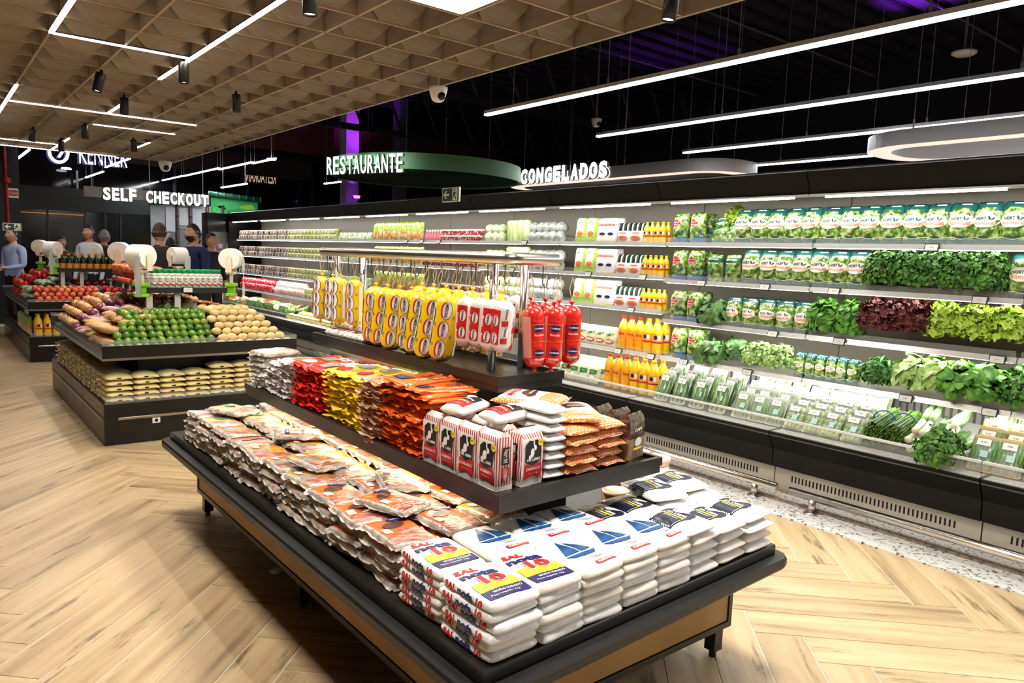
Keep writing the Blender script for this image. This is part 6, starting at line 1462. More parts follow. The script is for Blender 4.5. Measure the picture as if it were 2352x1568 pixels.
rollM = MB().lathe([(.03, -.085), (.098, -.085), (.1, -.08), (.1, .08), (.098, .085), (.03, .085), (.03, -.085)], 44).xf(Matrix.Translation((0, 0, .25)) @ Matrix.Rotation(PI / 2, 4, 'Y')).mesh('roll', rollm)
coreM = MB().cyl((-.1, 0, .25), (.1, 0, .25), .028, 14).add([(-.1, -.03, .125), (-.1, .03, .125), (-.1, .012, .26), (-.1, -.012, .26)], [(0, 1, 2, 3)]).box(-.104, -.096, -.028, .028, .12, .26).box(.096, .104, -.028, .028, .12, .26).mesh('roll_core', M('roll_core', 'ead2b6', .5))
tailM = MB().grid(3, 8, lambda u, v: (.03 + .07 * u, -.1 + .006 * math.sin(v * 9 + u * 3), .25 - .36 * v)).mesh('bag_tail', M('thin_bag', 'dfe6e0', .3, alpha=.75), True)
for x, y, z, rz, lb, sc in ((1.54, 7.2, 1.295, -1.0, 'white bag roll on a green clamp on the aisle side of the bleach bottles', 1), (2.33, 7.2, 1.295, 1.0, 'white bag roll on a green clamp on the refrigerator side of the bleach bottles', .98), (2.3, 8.95, 1.295, .3, 'white bag roll behind the bleach bottles', .95),
                           (1.50, 12.35, 1.29, -.9, 'white bag roll at the near corner of the farther island', 1), (2.34, 12.4, 1.29, 1.1, 'white bag roll at the far side of the farther island', .98), (1.55, 14.2, 1.29, 1.1, 'white bag roll nearest the man in light blue', 1.05), (2.33, 14.1, 1.29, 1.2, 'white bag roll before the grey-haired person', .95), (1.72, 9.0, 1.295, 1.15, 'white bag roll above the onion basket', 1.05)):
    roll(x, y, z, rz, lb, True, sc)
# bleach bottles
bw = M('bleach_white', 'dcd6ca', .4); bg = M('cap_green', '1f9455', .4)
bl = MB().rbox(-.034, .034, -.024, .024, 0, .13, .008).join(MB().lathe([(.03, .128), (.026, .142), (.015, .15), (.014, .158)], 12), None); 
p = MB(); f = lambda x, y: (x, -.0252, y)
put_text(p, 'Hort', f, 0, .105, .05, .022, 0, .03, .1); put_text(p, 'Clor', f, .002, .083, .05, .022, 0, .03, .1); p.grid(6, 1, lambda u, v: f(-.033 + .066 * u, .045 + .018 * (1 - u) ** 2 + .01 * v), 1); p.grid(6, 1, lambda u, v: f(-.033 + .066 * u, .036 + .018 * (1 - u) ** 2 + .009 * v), 2); p.grid(6, 1, lambda u, v: f(-.02 + .05 * u, .008 + .02 * v * math.sin(PI * (.2 + .6 * u))), 3)
KBL = ('bleach_bottle', 'bottle', bl.mesh('bleach_bottle', bw, True), [('cap', MB().lathe([(.02, .152), (.021, .18), (.018, .186), (.002, .186)], 12).mesh('bleach_cap', bg, True)), ('label_print', p.mesh('bleach_print', ink('blk', 'red', 'grn', 'grn')))])
for r_ in range(3):
    for i in range(13):
        spawn(KBL, (1.60 + i * .0535, 7.27 + r_ * .06, 1.234), (0, 0, R.uniform(-.08, .08)), f'bleach bottle with green cap, {["front","middle","rear"][r_]} row, {nth(i)} from the aisle', 'bleach bottles on the produce shelf', (.74, .9, 1.05))
for i, y in enumerate((7.2,)):
    o = empty('price_tag', (1.93, 7.188, 1.245), (0, 0, PI / 2)); tag(o, 'price tag under the bleach bottles', 'price tag', 'electronic shelf tags'); ob('case', tagc, o); ob('screen', tags, o); ob('digits', tagd, o)
for i, y in enumerate((7.7, 8.0, 8.6)):
    o = empty('price_tag', (1.558, y, 1.235)); tag(o, f'price tag on the slanted shelf side, {nth(i)} from the bleach bottles', 'price tag', 'electronic shelf tags'); ob('case', tagc, o); ob('screen', tags, o); ob('digits', tagd, o)
# ---- fruit kinds
def fr(name, cat, mb, mt, stem=None): return (name, cat, mb.mesh(name, mt, True), [stem] if stem else [])
limem = M('lime_skin', '3a6612', .35, c2='869e2c', cscale=9, lo=.4, hi=.7, rnd=True, var=.22, hue=.025, coat=.25, bump=.1, bscale=120)
potm = M('potato_skin', 'ddc084', .6, c2='cfae70', cscale=14, rnd=True, var=.08); onim = M('onion_skin', 'd99a5c', .35, c2='e8bc88', cscale=8, stretch=(1, 1, .2), rnd=True, var=.12, coat=.3); redo = M('red_onion_skin', '6a2440', .35, c2='8f4a62', cscale=8, rnd=True, var=.15, coat=.3)
swpm = M('sweet_potato', 'd4ab70', .6, c2='bf9058', cscale=12, rnd=True, var=.1); pyam = M('purple_yam', '8f4a5a', .6, c2='d8b0a0', cscale=6, stretch=(1, .3, 1), rnd=True, var=.1); tomm = M('tomato_skin', 'd2452a', .25, c2='e07a44', cscale=5, rnd=True, var=.12, hue=.012, coat=.4); tomd = M('ripe_tomato_skin', 'b81e16', .25, rnd=True, var=.12, coat=.4); gar = M('garlic_skin', 'e6c8c0', .5, c2='d0a0a4', cscale=10, rnd=True)
carm = M('carrot_skin', 'e08a4a', .5, c2='d0703a', cscale=20, rnd=True); pepm = M('pepper_skin', 'c8201a', .2, coat=.6, var=.15, rnd=True); zucm = M('zucchini_skin', '5c7a4a', .35, c2='a8b89a', cscale=14, rnd=True, coat=.3); plum = M('purple_root', '6a4250', .6, c2='8a6068', cscale=12, rnd=True)
st_g = ('stem', MB().cyl((0, 0, .03), (.003, 0, .04), .004, 6).mesh('stem_end', M('stem_green', '6a7a3a', .6)))
KLI = [fr('lime', 'lime', lump(.034, 1, 1.12, 1, s, .04, 12, 8, 2).xf(Matrix.Translation((0, 0, 0))), limem) for s in (1, 2)]
KPO = [fr('potato', 'potato', lump(.040, 1.25, .95, .9, s, .12, 10, 7, 1.6), potm) for s in (1, 2, 3)]
def onionmesh(r): return MB().lathe([(.002, -r * .95), (r * .5, -r * .8), (r * .95, -r * .2), (r, r * .1), (r * .8, r * .55), (r * .4, r * .82), (r * .15, r * .95), (.003, r * 1.12)], 10)
KON = [fr('onion', 'onion', onionmesh(.042), onim)]; KRO = [fr('red_onion', 'onion', onionmesh(.04), redo)]; KGA = [fr('garlic', 'garlic', onionmesh(.03), gar)]
def rootmesh(L, r, s): return MB().tube([(L * (t - .5), .02 * math.sin(t * 3 + s), .008 * math.sin(t * 5 + s)) for t in [k / 6 for k in range(7)]], [.004, r * .6, r, r * 1.05, r * .9, r * .55, .003], 8)
KSW = [fr('sweet_potato', 'sweet potato', rootmesh(.17, .034, s), swpm) for s in (1, 2)]; KPY = [fr('purple_yam', 'yam', rootmesh(.2, .028, s), pyam) for s in (1, 2)]; KCA = [fr('carrot', 'carrot', MB().tube([(-.1, 0, 0), (-.09, 0, 0), (0, 0, 0), (.08, .004, 0), (.1, .005, 0)], [.004, .02, .016, .006, .001], 8), carm)]
KPR = [fr('purple_root', 'root', rootmesh(.2, .028, s), plum) for s in (3, 4)]
KTO = [fr('tomato', 'tomato', lump(.043, 1, 1, .88, s, .05, 10, 7, 2), tomm, st_g) for s in (1, 2)]; KTR = [fr('ripe_tomato', 'tomato', lump(.043, 1, 1, .88, s, .05, 10, 7, 2), tomd, st_g) for s in (3,)]
KPE = [fr('red_pepper', 'pepper', lump(.055, .85, .85, 1.1, s, .2, 10, 8, 2.2), pepm, ('stem', MB().cyl((0, 0, .05), (.004, 0, .08), .006, 6).mesh('pepper_stem', M('stem_green', '6a7a3a', .6)))) for s in (1, 2)]; KZU = [fr('zucchini', 'zucchini', rootmesh(.16, .03, s), zucm) for s in (5, 6)]
CF = {}
def pile(Ks, what, x0, x1, y0, y1, zf, n, axis='x', rows=6, dy=.055, dz=.045, dx=.07, group=None, cap=True, rot=None, toprows=4, zt0=0, jit=.006, side=False, zb=.79, inl=0, inr=0):
    """stepped heap rising away from the near edge (rows along x), flat top behind"""
    k = 0
    for i in range(rows + (toprows if cap else 0)):
        if i < rows: y = y0 + i * dy; z = zb + i * dz
        else: y = y0 + (rows - 1) * dy + (i - rows + 1) * dx * .92; z = zb + (rows - 1) * dz + (.012 if (i - rows) % 2 else .03)
        if y > y1: break
        m = int((x1 - x0) / dx); off = dx / 2 if i % 2 else 0
        for j in range(m):
            x = x0 + dx * (j + .5) + off * .9 + min(i, rows) * inl
            if x > x1 - min(i, rows) * inr: continue
            K = R.choice(Ks); r3 = rot() if rot else (R.uniform(0, 6), R.uniform(0, 6), R.uniform(0, 6))
            rowname = nth(i) + ' row up' if i < rows else nth(i - rows) + ' row on top'
            spawn(K, (x + R.uniform(-jit, jit), y + R.uniform(-jit, jit), z + R.uniform(-.003, .003)), r3, f'{what}, {rowname}, {nth(j)} from the aisle', group)
            k += 1
    return k
flat = lambda: (R.uniform(-.2, .2), R.uniform(-.2, .2), R.uniform(-.5, .5)); along = lambda: (R.uniform(-.1, .1), R.uniform(-.25, .25), R.uniform(-.5, .5))
pile(KLI, 'green lime in the near heap', 1.17, 2.02, 6.70, 7.35, 0, 0, rows=6, dx=.0665, dy=.05, group='limes on the near island', toprows=5, inl=.03, inr=0)
pile(KPO, 'pale potato in the heap beside the limes', 2.03, 2.72, 6.70, 7.4, 0, 0, rows=6, dx=.086, dy=.06, dz=.05, group='potatoes on the near island', rot=flat, toprows=4, inl=.0, inr=.045)
def scatter(Ks, what, group, cells, z0, layers, dx, dy, rot=None, dz=.05, slope=None, jit=.012):
    n = 0
    for l in range(layers):
        for (xa, xb, ya, yb) in cells:
            i = 0; nx_ = max(1, int((xb - xa) / dx)); ny_ = max(1, int((yb - ya) / dy))
            for b in range(ny_):
                for a in range(nx_):
                    x = xa + (a + .5 + .5 * (l % 2)) * dx; y = ya + (b + .5 + .5 * (l % 2)) * dy
                    if x > xb or y > yb: continue
                    zz = z0 + l * dz + (slope(x, y) if slope else 0)
                    r3 = rot() if rot else (R.uniform(-.4, .4), R.uniform(-.4, .4), R.uniform(0, 6))
                    spawn(R.choice(Ks), (x + R.uniform(-jit, jit), y + R.uniform(-jit, jit), zz), r3, f'{what}, {nth(b)} row back, {nth(a)} across' + (f', {nth(l)} layer up' if layers > 1 else ''), group); n += 1
    return n
bed = lambda x, y: min(.18, max(0, .55 * min(x - 1.18, 2.68 - x, y - 6.68, 9.52 - y)))
bed2 = lambda x, y: min(.18, max(0, .55 * min(x - 1.18, 2.68 - x, y - 11.83, 15.44 - y)))
scatter(KSW, 'tan sweet potato beside the limes', 'sweet potatoes', [(1.15, 1.6, 6.92, 7.68)], .80, 3, .15, .075, along, .05, lambda x, y: bed(x, y) * .8)
scatter(KPY, 'purple and white yam', 'purple yams', [(1.15, 1.7, 7.68, 8.1)], .80, 2, .16, .06, along, .05, bed)
scatter(KRO, 'dark red onion', 'red onions', [(1.15, 1.7, 8.18, 8.5)], .81, 2, .088, .088, None, .06, bed)
scatter(KGA, 'pinkish garlic bulb', 'garlic bulbs', [(1.72, 2.0, 7.9, 8.2)], .84, 2, .07, .07, None, .045, bed)
scatter(KON, 'golden onion', 'golden onions', [(1.15, 2.5, 8.52, 9.45)], .82, 2, .095, .095, None, .07, bed)
scatter(KON, 'golden onion by the shelf post', 'golden onions by the post', [(1.66, 2.05, 7.52, 7.88)], .86, 2, .095, .095, None, .065, bed)
scatter(KCA, 'orange carrot', 'carrots', [(2.12, 2.62, 7.8, 8.25)], .82, 3, .17, .05, lambda: (0, 0, 1.3 + R.uniform(-.3, .3)), .035, bed)
scatter(KPR, 'purple brown root', 'purple roots', [(2.1, 2.7, 7.45, 7.75)], .82, 2, .19, .06, along, .045, bed)
o = spawn(('cabbage', 'cabbage', bpy.data.meshes['cabbage'], []), (2.05, 7.62, 1.03), (0, 0, 0), 'pale green cabbage among the carrots', None, (1.5, 1.5, 1.4))
o = spawn(KCO[0], (1.80, 7.42, 1.03), (0, 0, 1), 'large dark cabbage leaf bunch between limes and potatoes', None, (.9, .9, .9))
scatter(KTO, 'orange tomato on the shelf side basket', 'tomatoes in the shelf basket', [(1.585, 1.85, 7.7, 8.95)], 1.275, 3, .088, .09, None, .062)
scatter(KON, 'onion behind the bleach bottles', 'onions on the shelf', [(1.85, 2.27, 7.5, 7.95)], 1.275, 2, .09, .09, None, .07)
# ---- yellow meal bags on the ledge
mealm = M('meal_bag', 'eedda6', .35, c2='e6d294', cscale=12, coat=.5, bump=.35, bscale=26, var=.04); 
mb, top, side = pillow(.205, .25, .05, 10, 10, 3.2, .12, 4, 14, frill=.012); p = MB(); f = lambda x, y: top(x, y, .003)
put_poly(p, ell(0, 0, .05, .04, 14), f, 0, 3); put_text(p, 'fubá', lambda x, y: top(x, y, .0045), 0, .02, .06, .024, 1, .03); put_rect(p, -.05, .05, -.07, -.055, f, 2, 3, 1)
p.box(-.018, .012, -.134, -.131, .018, .03, 3)
KME = ('meal_bag', 'flour bag', mb.mesh('meal_bag', mealm, True), [('label_print', p.mesh('meal_print', ink('wht', 'red', 'yel', 'blk')))])
for i in range(7):
    n = 5 if i < 4 else 6
    for l in range(n): spawn(KME, (1.245 + i * .207, 6.775, .342 + l * .046), (0, 0, R.uniform(-.06, .06)), f'yellow meal bag, near side stack {nth(i)} from the corner, {"topmost" if l == n - 1 else nth(l) + " from below"}', 'yellow meal bags on the island ledge')
for j in range(10):
    for l in range(5): spawn(KME, (1.265, 7.03 + j * .25, .342 + l * .046), (0, 0, PI * 1.5 + R.uniform(-.1, .1)), f'yellow meal bag, aisle side stack {nth(j)} from the corner, {"topmost" if l == 4 else nth(l) + " from below"}', 'yellow meal bags on the island ledge', (1, 1, 1))
# ---- farther island goods
pile(KTO, 'tomato in the farther heap', 1.2, 2.05, 11.86, 12.4, 0, 0, rows=4, dx=.088, dy=.07, dz=.055, group='tomatoes on the farther island', toprows=2)
pile(KTR, 'dark red tomato in the farther heap', 2.06, 2.68, 11.86, 12.4, 0, 0, rows=4, dx=.088, dy=.07, dz=.055, group='red tomatoes on the farther island', toprows=1)
scatter(KZU, 'striped green squash', 'green squashes', [(1.16, 1.75, 12.55, 13.3)], .80, 3, .17, .08, along, .05, bed2)
scatter(KPE, 'shiny red pepper', 'red peppers', [(1.16, 1.75, 13.4, 14.6)], .82, 3, .12, .12, None, .07, bed2)
scatter(KTR, 'red tomato behind the squashes', 'red tomatoes behind', [(1.8, 2.6, 12.5, 13.2)], .86, 1, .1, .1, None, .06, bed2)
for r_ in range(2):
    for i in range(9): spawn(KJY, (1.24 + i * .105, 11.84 + r_ * .11, .342), (0, 0, R.uniform(-.3, .3) + PI / 2), f'orange juice bottle under the tomato heap, {["front","rear"][r_]} row, {nth(i)} from the aisle', 'juice bottles under the tomatoes', (.95, .95, .95))
for i in range(8): spawn(KLS, (1.2, 12.1 + i * .16, .342), (0, 0, 0), f'snack bag on the aisle side ledge of the farther island, {nth(i)} from the corner', 'snack bags under the tomatoes')
# bottles on the farther island shelf: dark bottles with gold labels
dkb = M('dark_bottle', '1a120c', .12); gold = M('gold_label', 'd08a3a', .4)
KWB = ('sauce_bottle', 'bottle', MB().lathe([(.002, 0), (.034, 0), (.036, .01), (.036, .14), (.03, .165), (.013, .19), (.012, .23)], 12).mesh('sauce_bottle', dkb, True), [('label_band', MB().lathe([(.0365, .03), (.0365, .1)], 12).mesh('label_band', gold)), ('cap', MB().lathe([(.016, .215), (.016, .245), (.002, .246)], 10).mesh('sauce_cap', M('cap_orange', 'd8702a', .4)))])
for r_ in range(2):
    for i in range(8): spawn(KWB, (1.62 + i * .088, 12.42 + r_ * .09, 1.234), (0, 0, 0), f'dark sauce bottle with gold label, {["front","rear"][r_]} row, {nth(i)} from the aisle', 'sauce bottles on the farther shelf')
gbx = M('green_box', '4f8f4a', .45, c2='b8d08a', cscale=8)
for i in range(7): spawn(('tea_box', 'box', MB().rbox(-.05, .05, -.035, .035, 0, .19, .003, 0).box(-.051, .051, -.036, .036, .05, .09, 1).mesh('tea_box', [gbx, WHITEP]), []), (1.64, 12.75 + i * .11, 1.234), (0, 0, PI / 2), f'green and white box on the farther shelf side, {nth(i)} back', 'green boxes on the farther shelf')
for i in range(6): spawn(('tea_box', 'box', bpy.data.meshes['tea_box'], []), (1.72 + i * .11, 12.7, 1.234), (0, 0, 0), f'green and white box behind the sauce bottles, {nth(i)} from the aisle', 'green boxes behind the sauce')
# ================================================================ PEOPLE
def skin_mesh(name, verts, edges, radii, levels=2):
    me = bpy.data.meshes.new(name); me.from_pydata(verts, edges, []); o = bpy.data.objects.new(name, me); COL.objects.link(o)
    m = o.modifiers.new('s', 'SKIN'); m.use_smooth_shade = True
    sv = me.skin_vertices[0].data
    for i, r in enumerate(radii): sv[i].radius = r if isinstance(r, tuple) else (r, r)
    sv[0].use_root = True
    s = o.modifiers.new('u', 'SUBSURF'); s.levels = levels; s.render_levels = levels
    dg = bpy.context.evaluated_depsgraph_get(); dg.update()
    out = bpy.data.meshes.new_from_object(o.evaluated_get(dg)); bpy.data.objects.remove(o); return out
SKN = {}
def skinm(c): return M('skin_' + c, c, .5, sub=.1)
def head_mb(beard=False):
    mb = MB(); nu, nv = 28, 20
    def fn(u, v):
        th = 2 * PI * u; ph = PI * v; x = math.sin(ph) * math.cos(th); y = math.sin(ph) * math.sin(th); z = -math.cos(ph)
        X, Y, Z = x * .076, y * .096, z * .122
        if Z < 0: k = 1 + Z * 1.9; X *= max(.62, k + .12); Y *= max(.72, k + .2)
        if Z < -.02 and y < 0: Y -= .012 * min(1, (-Z - .02) / .06)            # chin forward
        fr_ = max(0, -y)
        a = math.exp(-((X / .012) ** 2) - (((Z + .012) / .024) ** 2)) * fr_; Y -= .026 * a      # nose
        for sx in (-1, 1): e = math.exp(-(((X - sx * .03) / .016) ** 2) - (((Z - .018) / .012) ** 2)) * fr_; Y += .010 * e
        b = math.exp(-((X / .045) ** 2) - (((Z - .036) / .010) ** 2)) * fr_; Y -= .006 * b
        l = math.exp(-((X / .022) ** 2) - (((Z + .05) / .009) ** 2)) * fr_; Y -= .006 * l
        return (X, Y, Z)
    def mi(u, v):
        x, y, z = fn(u, v)
        if beard and y < -.02 and z < -.03 and not (abs(x) < .02 and -.06 < z < -.045): return 2
        if y < -.06 and abs(x) < .022 and -.058 < z < -.044: return 1
        return 0
    mb.grid(nu, nv, fn, mi)
    for sx in (-1, 1):
        e = MB().sphere((0, 0, 0), 1, 8, 6); e.v = [(sx * (.074 + .012 * x), .012 + .018 * y, .004 + .032 * z) for x, y, z in e.v]; mb.join(e)
        ey = MB().sphere((sx * .03, -.082, .018), .0105, 8, 6, 3); mb.join(ey); mb.sphere((sx * .03, -.0905, .018), .0045, 6, 4, 4)
        mb.box(sx * .03 - .017, sx * .03 + .017, -.0925, -.084, .037, .041, 5)
    return mb
def hair_mb(style):
    mb = MB(); nu, nv = 30, 22; vs = []
    sc_ = {'short': 1.065, 'curly': 1.16, 'bun': 1.09}[style]
    def pt(u, v):
        th = 2 * PI * u; ph = PI * v; x = math.sin(ph) * math.cos(th); y = math.sin(ph) * math.sin(th); z = -math.cos(ph)
        X, Y, Z = x * .076, y * .096, z * .122
        if Z < 0: k = 1 + Z * 1.9; X *= max(.62, k + .12); Y *= max(.72, k + .2)
        k = sc_ * (1 + (.05 * nz(x * 7, y * 7, z * 7) if style == 'curly' else .012 * nz(x * 9, y * 9, z * 9)))
        return (X * k, Y * k + .004, Z * k)
    fs = []
    for jj in range(nv):
        for ii in range(nu):
            c = pt((ii + .5) / nu, (jj + .5) / nv)
            t = (c[1] + .05) / .09; t = max(0, min(1, t)); low = .072 * (1 - t) + (-.085 if style == 'bun' else -.06) * t
            if c[2] > low:
                q = [pt((ii + a) / nu, (jj + b) / nv) for a, b in ((0, 0), (1, 0), (1, 1), (0, 1))]; mb.add(q, [(0, 1, 2, 3)])
    if style == 'bun': mb.sphere((0, .11, .05), .045, 10, 8)
    return mb
def person(label, loc, rz, h, shirt, pants, skin, hair, hstyle='short', beard=False, arm='down', sleeve='long', shoe='1a1816', wide=1.0):
    k = h / 1.75
    if arm == 'phone': eL, wL, eR, wR = (.23, -.02, 1.14), (.10, -.24, 1.10), (-.23, .0, 1.12), (-.16, -.24, 1.04)
    elif arm == 'crossed': eL, wL, eR, wR = (.25, -.04, 1.14), (.02, -.21, 1.16), (-.25, -.04, 1.14), (-.02, -.19, 1.12)
    else: eL, wL, eR, wR = (.245, .03, 1.13), (.235, -.06, .88), (-.245, .03, 1.13), (-.235, -.06, .88)
    V = [(0, .0, .97), (0, -.01, 1.12), (0, -.01, 1.3), (0, .0, 1.43), (0, .0, 1.50), (0, -.012, 1.58)]; E = [(0, 1), (1, 2), (2, 3), (3, 4), (4, 5)]
    Rr = [(.155 * wide, .115), (.15 * wide, .105), (.17 * wide, .115), (.12, .085), (.058, .058), (.056, .058)]
    def add(p, par, r): V.append(p); Rr.append(r); E.append((par, len(V) - 1)); return len(V) - 1
    reg = []
    for sx, e, w in ((1, eL, wL), (-1, eR, wR)):
        s = add((sx * .185 * wide, .005, 1.415), 3, .068); e_ = add(e, s, .05); mid = Vector(e).lerp(Vector(w), .6); m = add(tuple(mid), e_, .042); w_ = add(w, m, .03)
        d = (Vector(w) - Vector(e)).normalized(); pm_ = add(tuple(Vector(w) + d * .05), w_, (.038, .02))
        lat = d.cross(Vector((sx, .2, .3))).normalized(); nr = d.cross(lat)
        for q in range(4):
            o_ = (q - 1.5) * .02; b_ = Vector(w) + d * .085 + lat * o_; f1 = add(tuple(b_), pm_, .0095); f2 = add(tuple(b_ + d * (.03 + .006 * (1.5 - abs(q - 1.5))) + nr * .012 * sx), f1, .0085); add(tuple(b_ + d * (.05) + nr * .03 * sx), f2, .0075)
        t1 = add(tuple(Vector(w) + d * .035 + lat * .042), pm_, .0105); add(tuple(Vector(w) + d * .07 + lat * .055 + nr * .012 * sx), t1, .0085)
        hp = add((sx * .095, .0, .93), 0, .095); kn = add((sx * .105, -.015, .51), hp, .062); an = add((sx * .105, .02, .1), kn, .042); add((sx * .115, -.13, .035), an, (.04, .03))
    me = skin_mesh('person', V, E, Rr, 2)
    mb = MB(); mb.v = [tuple(v.co) for v in me.vertices]; mb.f = [list(p.vertices) for p in me.polygons]
    wr = [Vector(wL), Vector(wR)]; el = [Vector(eL), Vector(eR)]
    for f in mb.f:
        c = sum((Vector(mb.v[i]) for i in f), Vector()) / len(f)
        m = 1
        if c.z > 1.49: m = 0
        elif c.z < .09: m = 7
        elif c.z < .96 and abs(c.x) < .2: m = 6
        for w_, e_ in zip(wr, el):
            lim = .0 if sleeve == 'long' else -.17
            d = (w_ - e_).normalized()
            if (c - w_).dot(d) > lim and (c - w_).length < .24 and abs(c.x) > (.18 if arm == 'down' else -1) and (c - (w_ + d * .04)).cross(d).length < .09 and (arm != 'down' or abs(c.x) > .17): m = 0
        mb.m.append(m)
    H = head_mb(beard); hm = {0: 0, 1: 2, 2: 3, 3: 4, 4: 5, 5: 3}
    H.m = [hm[q] for q in H.m]
    mb.join(H, Matrix.Translation((0, -.025, 1.655)))
    mats = [skinm(skin), M('shirt_' + shirt, shirt, .8, bump=.25, bscale=14), M('lips_' + skin, 'a0605a', .5), M('hair_' + hair, hair, .6), M('eye_white', 'e8e4de', .3), M('eye_dark', '20140e', .2), M('pants_' + pants, pants, .8), M('shoe_' + shoe, shoe, .5)]
    mb.v = [(x * k, y * k, z * k) for x, y, z in mb.v]
    zmin = min(v[2] for v in mb.v); mb.v = [(x, y, z - zmin) for x, y, z in mb.v]
    o = ob('person', mb.mesh('person', mats, True), None, loc, (0, 0, rz)); tag(o, label, 'person', 'people in the shop')
    hb = hair_mb(hstyle); hb.v = [(x * k, (y - .025) * k, (z + 1.655) * k - zmin) for x, y, z in hb.v]
    ob('hair', hb.mesh('hair', M('hair_' + hair, hair, .6, bump=.5, bscale=60), True), o)
    cb = MB().tube([(.07 * k * math.cos(t), (-.004 + .066 * math.sin(t)) * k, (1.478 + .012 * math.sin(t)) * k - zmin) for t in [2 * PI * i / 16 for i in range(16)]], .018 * k, 6, 0, True)
    ob('collar', cb.mesh('collar', MATS['shirt_' + shirt], True), o)
    return o
LOOK = math.atan2  # facing helper: 0 = toward -y
person('man in light blue shirt holding a dark phone, at the far left', (1.34, 15.95, 0), -.95, 1.84, 'a9b4dc', '1c1c20', 'd8a68a', '1f1815', 'short', False, 'phone')
person('man in white shirt with dark hair beyond the bag rolls', (2.56, 16.1, 0), -.75, 1.95, 'd8dce0', '22242a', 'c08a68', '191210', 'short', False, 'down')
person('grey-haired person in dark top seen from behind', (2.78, 16.0, 0), 2.3, 1.88, '1c1c22', '1c1c20', '8a5f48', '5a5a60', 'short', False, 'down')
person('woman with dark hair mostly hidden behind the bag rolls', (2.22, 17.0, 0), -.2, 1.73, '3a2a2a', '1c1c20', 'a8755a', '1a1212', 'bun', False, 'down')
person('man in black shirt with brown hair seen from behind', (2.60, 11.05, 0), 2.55, 1.93, '2a2624', '1a1a1e', 'c89a7c', '3f2c20', 'short', False, 'down', wide=1.08)
person('bearded man in navy shirt looking to the left', (3.16, 11.4, 0), -1.15, 1.95, '1c2654', '1a1a22', 'c2937a', '15110f', 'short', True, 'crossed', wide=1.1)
person('short person with black cap of hair beside the man in black', (3.28, 13.2, 0), 2.6, 1.76, '2a2a30', '1a1a1e', 'b08468', '120e0d', 'short', False, 'down')
person('person in dark green top half hidden by the bearded man', (3.72, 13.4, 0), -.6, 1.87, '1d4034', '1a1a1e', 'b98b70', '171110', 'curly', False, 'down')
person('person in black shirt behind the bearded man', (3.75, 12.6, 0), .3, 1.86, '18181a', '1a1a1e', 'b5856b', '171110', 'short', False, 'down', 'short')
ph = ob('phone', MB().rbox(-.035, .035, -.075, .075, 0, .01, .003).box(-.031, .031, -.068, .068, .01, .0106, 1).mesh('phone', [BLACKGLOSS, M('phone_screen', '182028', .1)]), None, (1.15, 15.73, 1.15), (.4, 0, .4)); tag(ph, 'dark phone in the hand of the man in light blue', 'phone')
# ================================================================ BACKGROUND THINGS
# play booth
b = empty('play_booth', (5.0, 17.95, 0)); tag(b, 'play booth with green bamboo roof, grey netting and jungle panel', 'booth')
bam_g = M('bamboo_green', '1c5a3c', .45, var=.05); bam_b = M('bamboo_brown', '3a2a26', .5); netm = M('grey_net', '8d8f94', .6, c2='b8babe', cscale=60, lo=.45, hi=.55)
def bamboo(p, q, r, n=7): 
    mb = MB(); p, q = Vector(p), Vector(q); mb.cyl(p, q, r, 10)
    for i in range(n + 1): c = p.lerp(q, i / n); d = (q - p).normalized() * .015; mb.cyl(c - d, c + d, r * 1.15, 10)
    return mb
ob('roof_pole', bamboo((.32, -.02, 2.86), (1.5, -.02, 2.80), .06).mesh('roof_pole', bam_g, True), b); ob('roof_pole', bamboo((-.95, 0, 2.56), (.3, 0, 2.66), .05).mesh('roof_pole_low', bam_g, True), b)
for x in (-.38, -.1, .28, .62): ob('post', bamboo((x, 0, 0), (x, 0, 2.6), .035, 9).mesh('booth_post', bam_b, True), b)
ob('net_panel', MB().box(-.93, .45, .05, .07, 0, 2.58).mesh('net_panel', netm), b)
arch = [(.0, 0), (.0, 1.9)] 
ob('arch_panel', MB().prism([(-.55 + .45 * math.cos(PI * i / 16), 0 + .5 * math.sin(PI * i / 16)) for i in range(17)], 0, .01).xf(Matrix.Translation((0.35, .04, 1.55)) @ Matrix.Rotation(PI / 2, 4, 'X')).mesh('arch_panel', M('arch_grey', '6f7278', .6)), b)
for x0, x1, z0, z1 in ((-.62, -.42, 1.95, 2.5), (-.34, -.14, 2.1, 2.5), (-.05, .15, 2.0, 2.5)): ob('white_panel', MB().box(x0, x1, .02, .035, z0, z1).mesh('white_panel', M('panel_white', 'c2c5ca', .6)), b)
jg = ob('jungle_panel', MB().box(.36, 1.45, .0, .03, 1.55, 2.78).mesh('jungle_panel', M('jungle_green', '2f9a55', .5)), b)
jm = MB(); f = lambda x, y: (x, -.004, y)
for cx, cy, a, c in ((.75, 2.62, .28, .1), (1.2, 2.6, .2, .09), (.55, 2.5, .16, .1)): put_poly(jm, ell(cx, cy, a, c, 14), f, 0)
put_poly(jm, [(1.0, 2.62), (1.3, 2.68), (1.38, 2.58), (1.2, 2.55), (1.05, 2.58)], lambda x, y: (x, -.006, y), 1)
for pts in ([(.40, 2.45), (.44, 2.45), (.62, 2.05), (.56, 2.0)], [(.62, 2.3), (.66, 2.32), (.82, 2.15), (.78, 2.12)], [(1.0, 2.34), (1.25, 2.38), (1.25, 2.32), (1.02, 2.3)]): put_poly(jm, pts, lambda x, y: (x, -.006, y), 2)
for cx in (.5, .75, 1.0, 1.25): put_poly(jm, ell(cx, 2.2, .16, .08, 12), f, 3)
ob('painted_trees', jm.mesh('painted_trees', [M('paint_leaf', '3fae62', .5), M('paint_lime', '9ccb3a', .5), M('paint_trunk', 'a34a2a', .5), M('paint_dark', '1e5a3a', .5)]), jg)
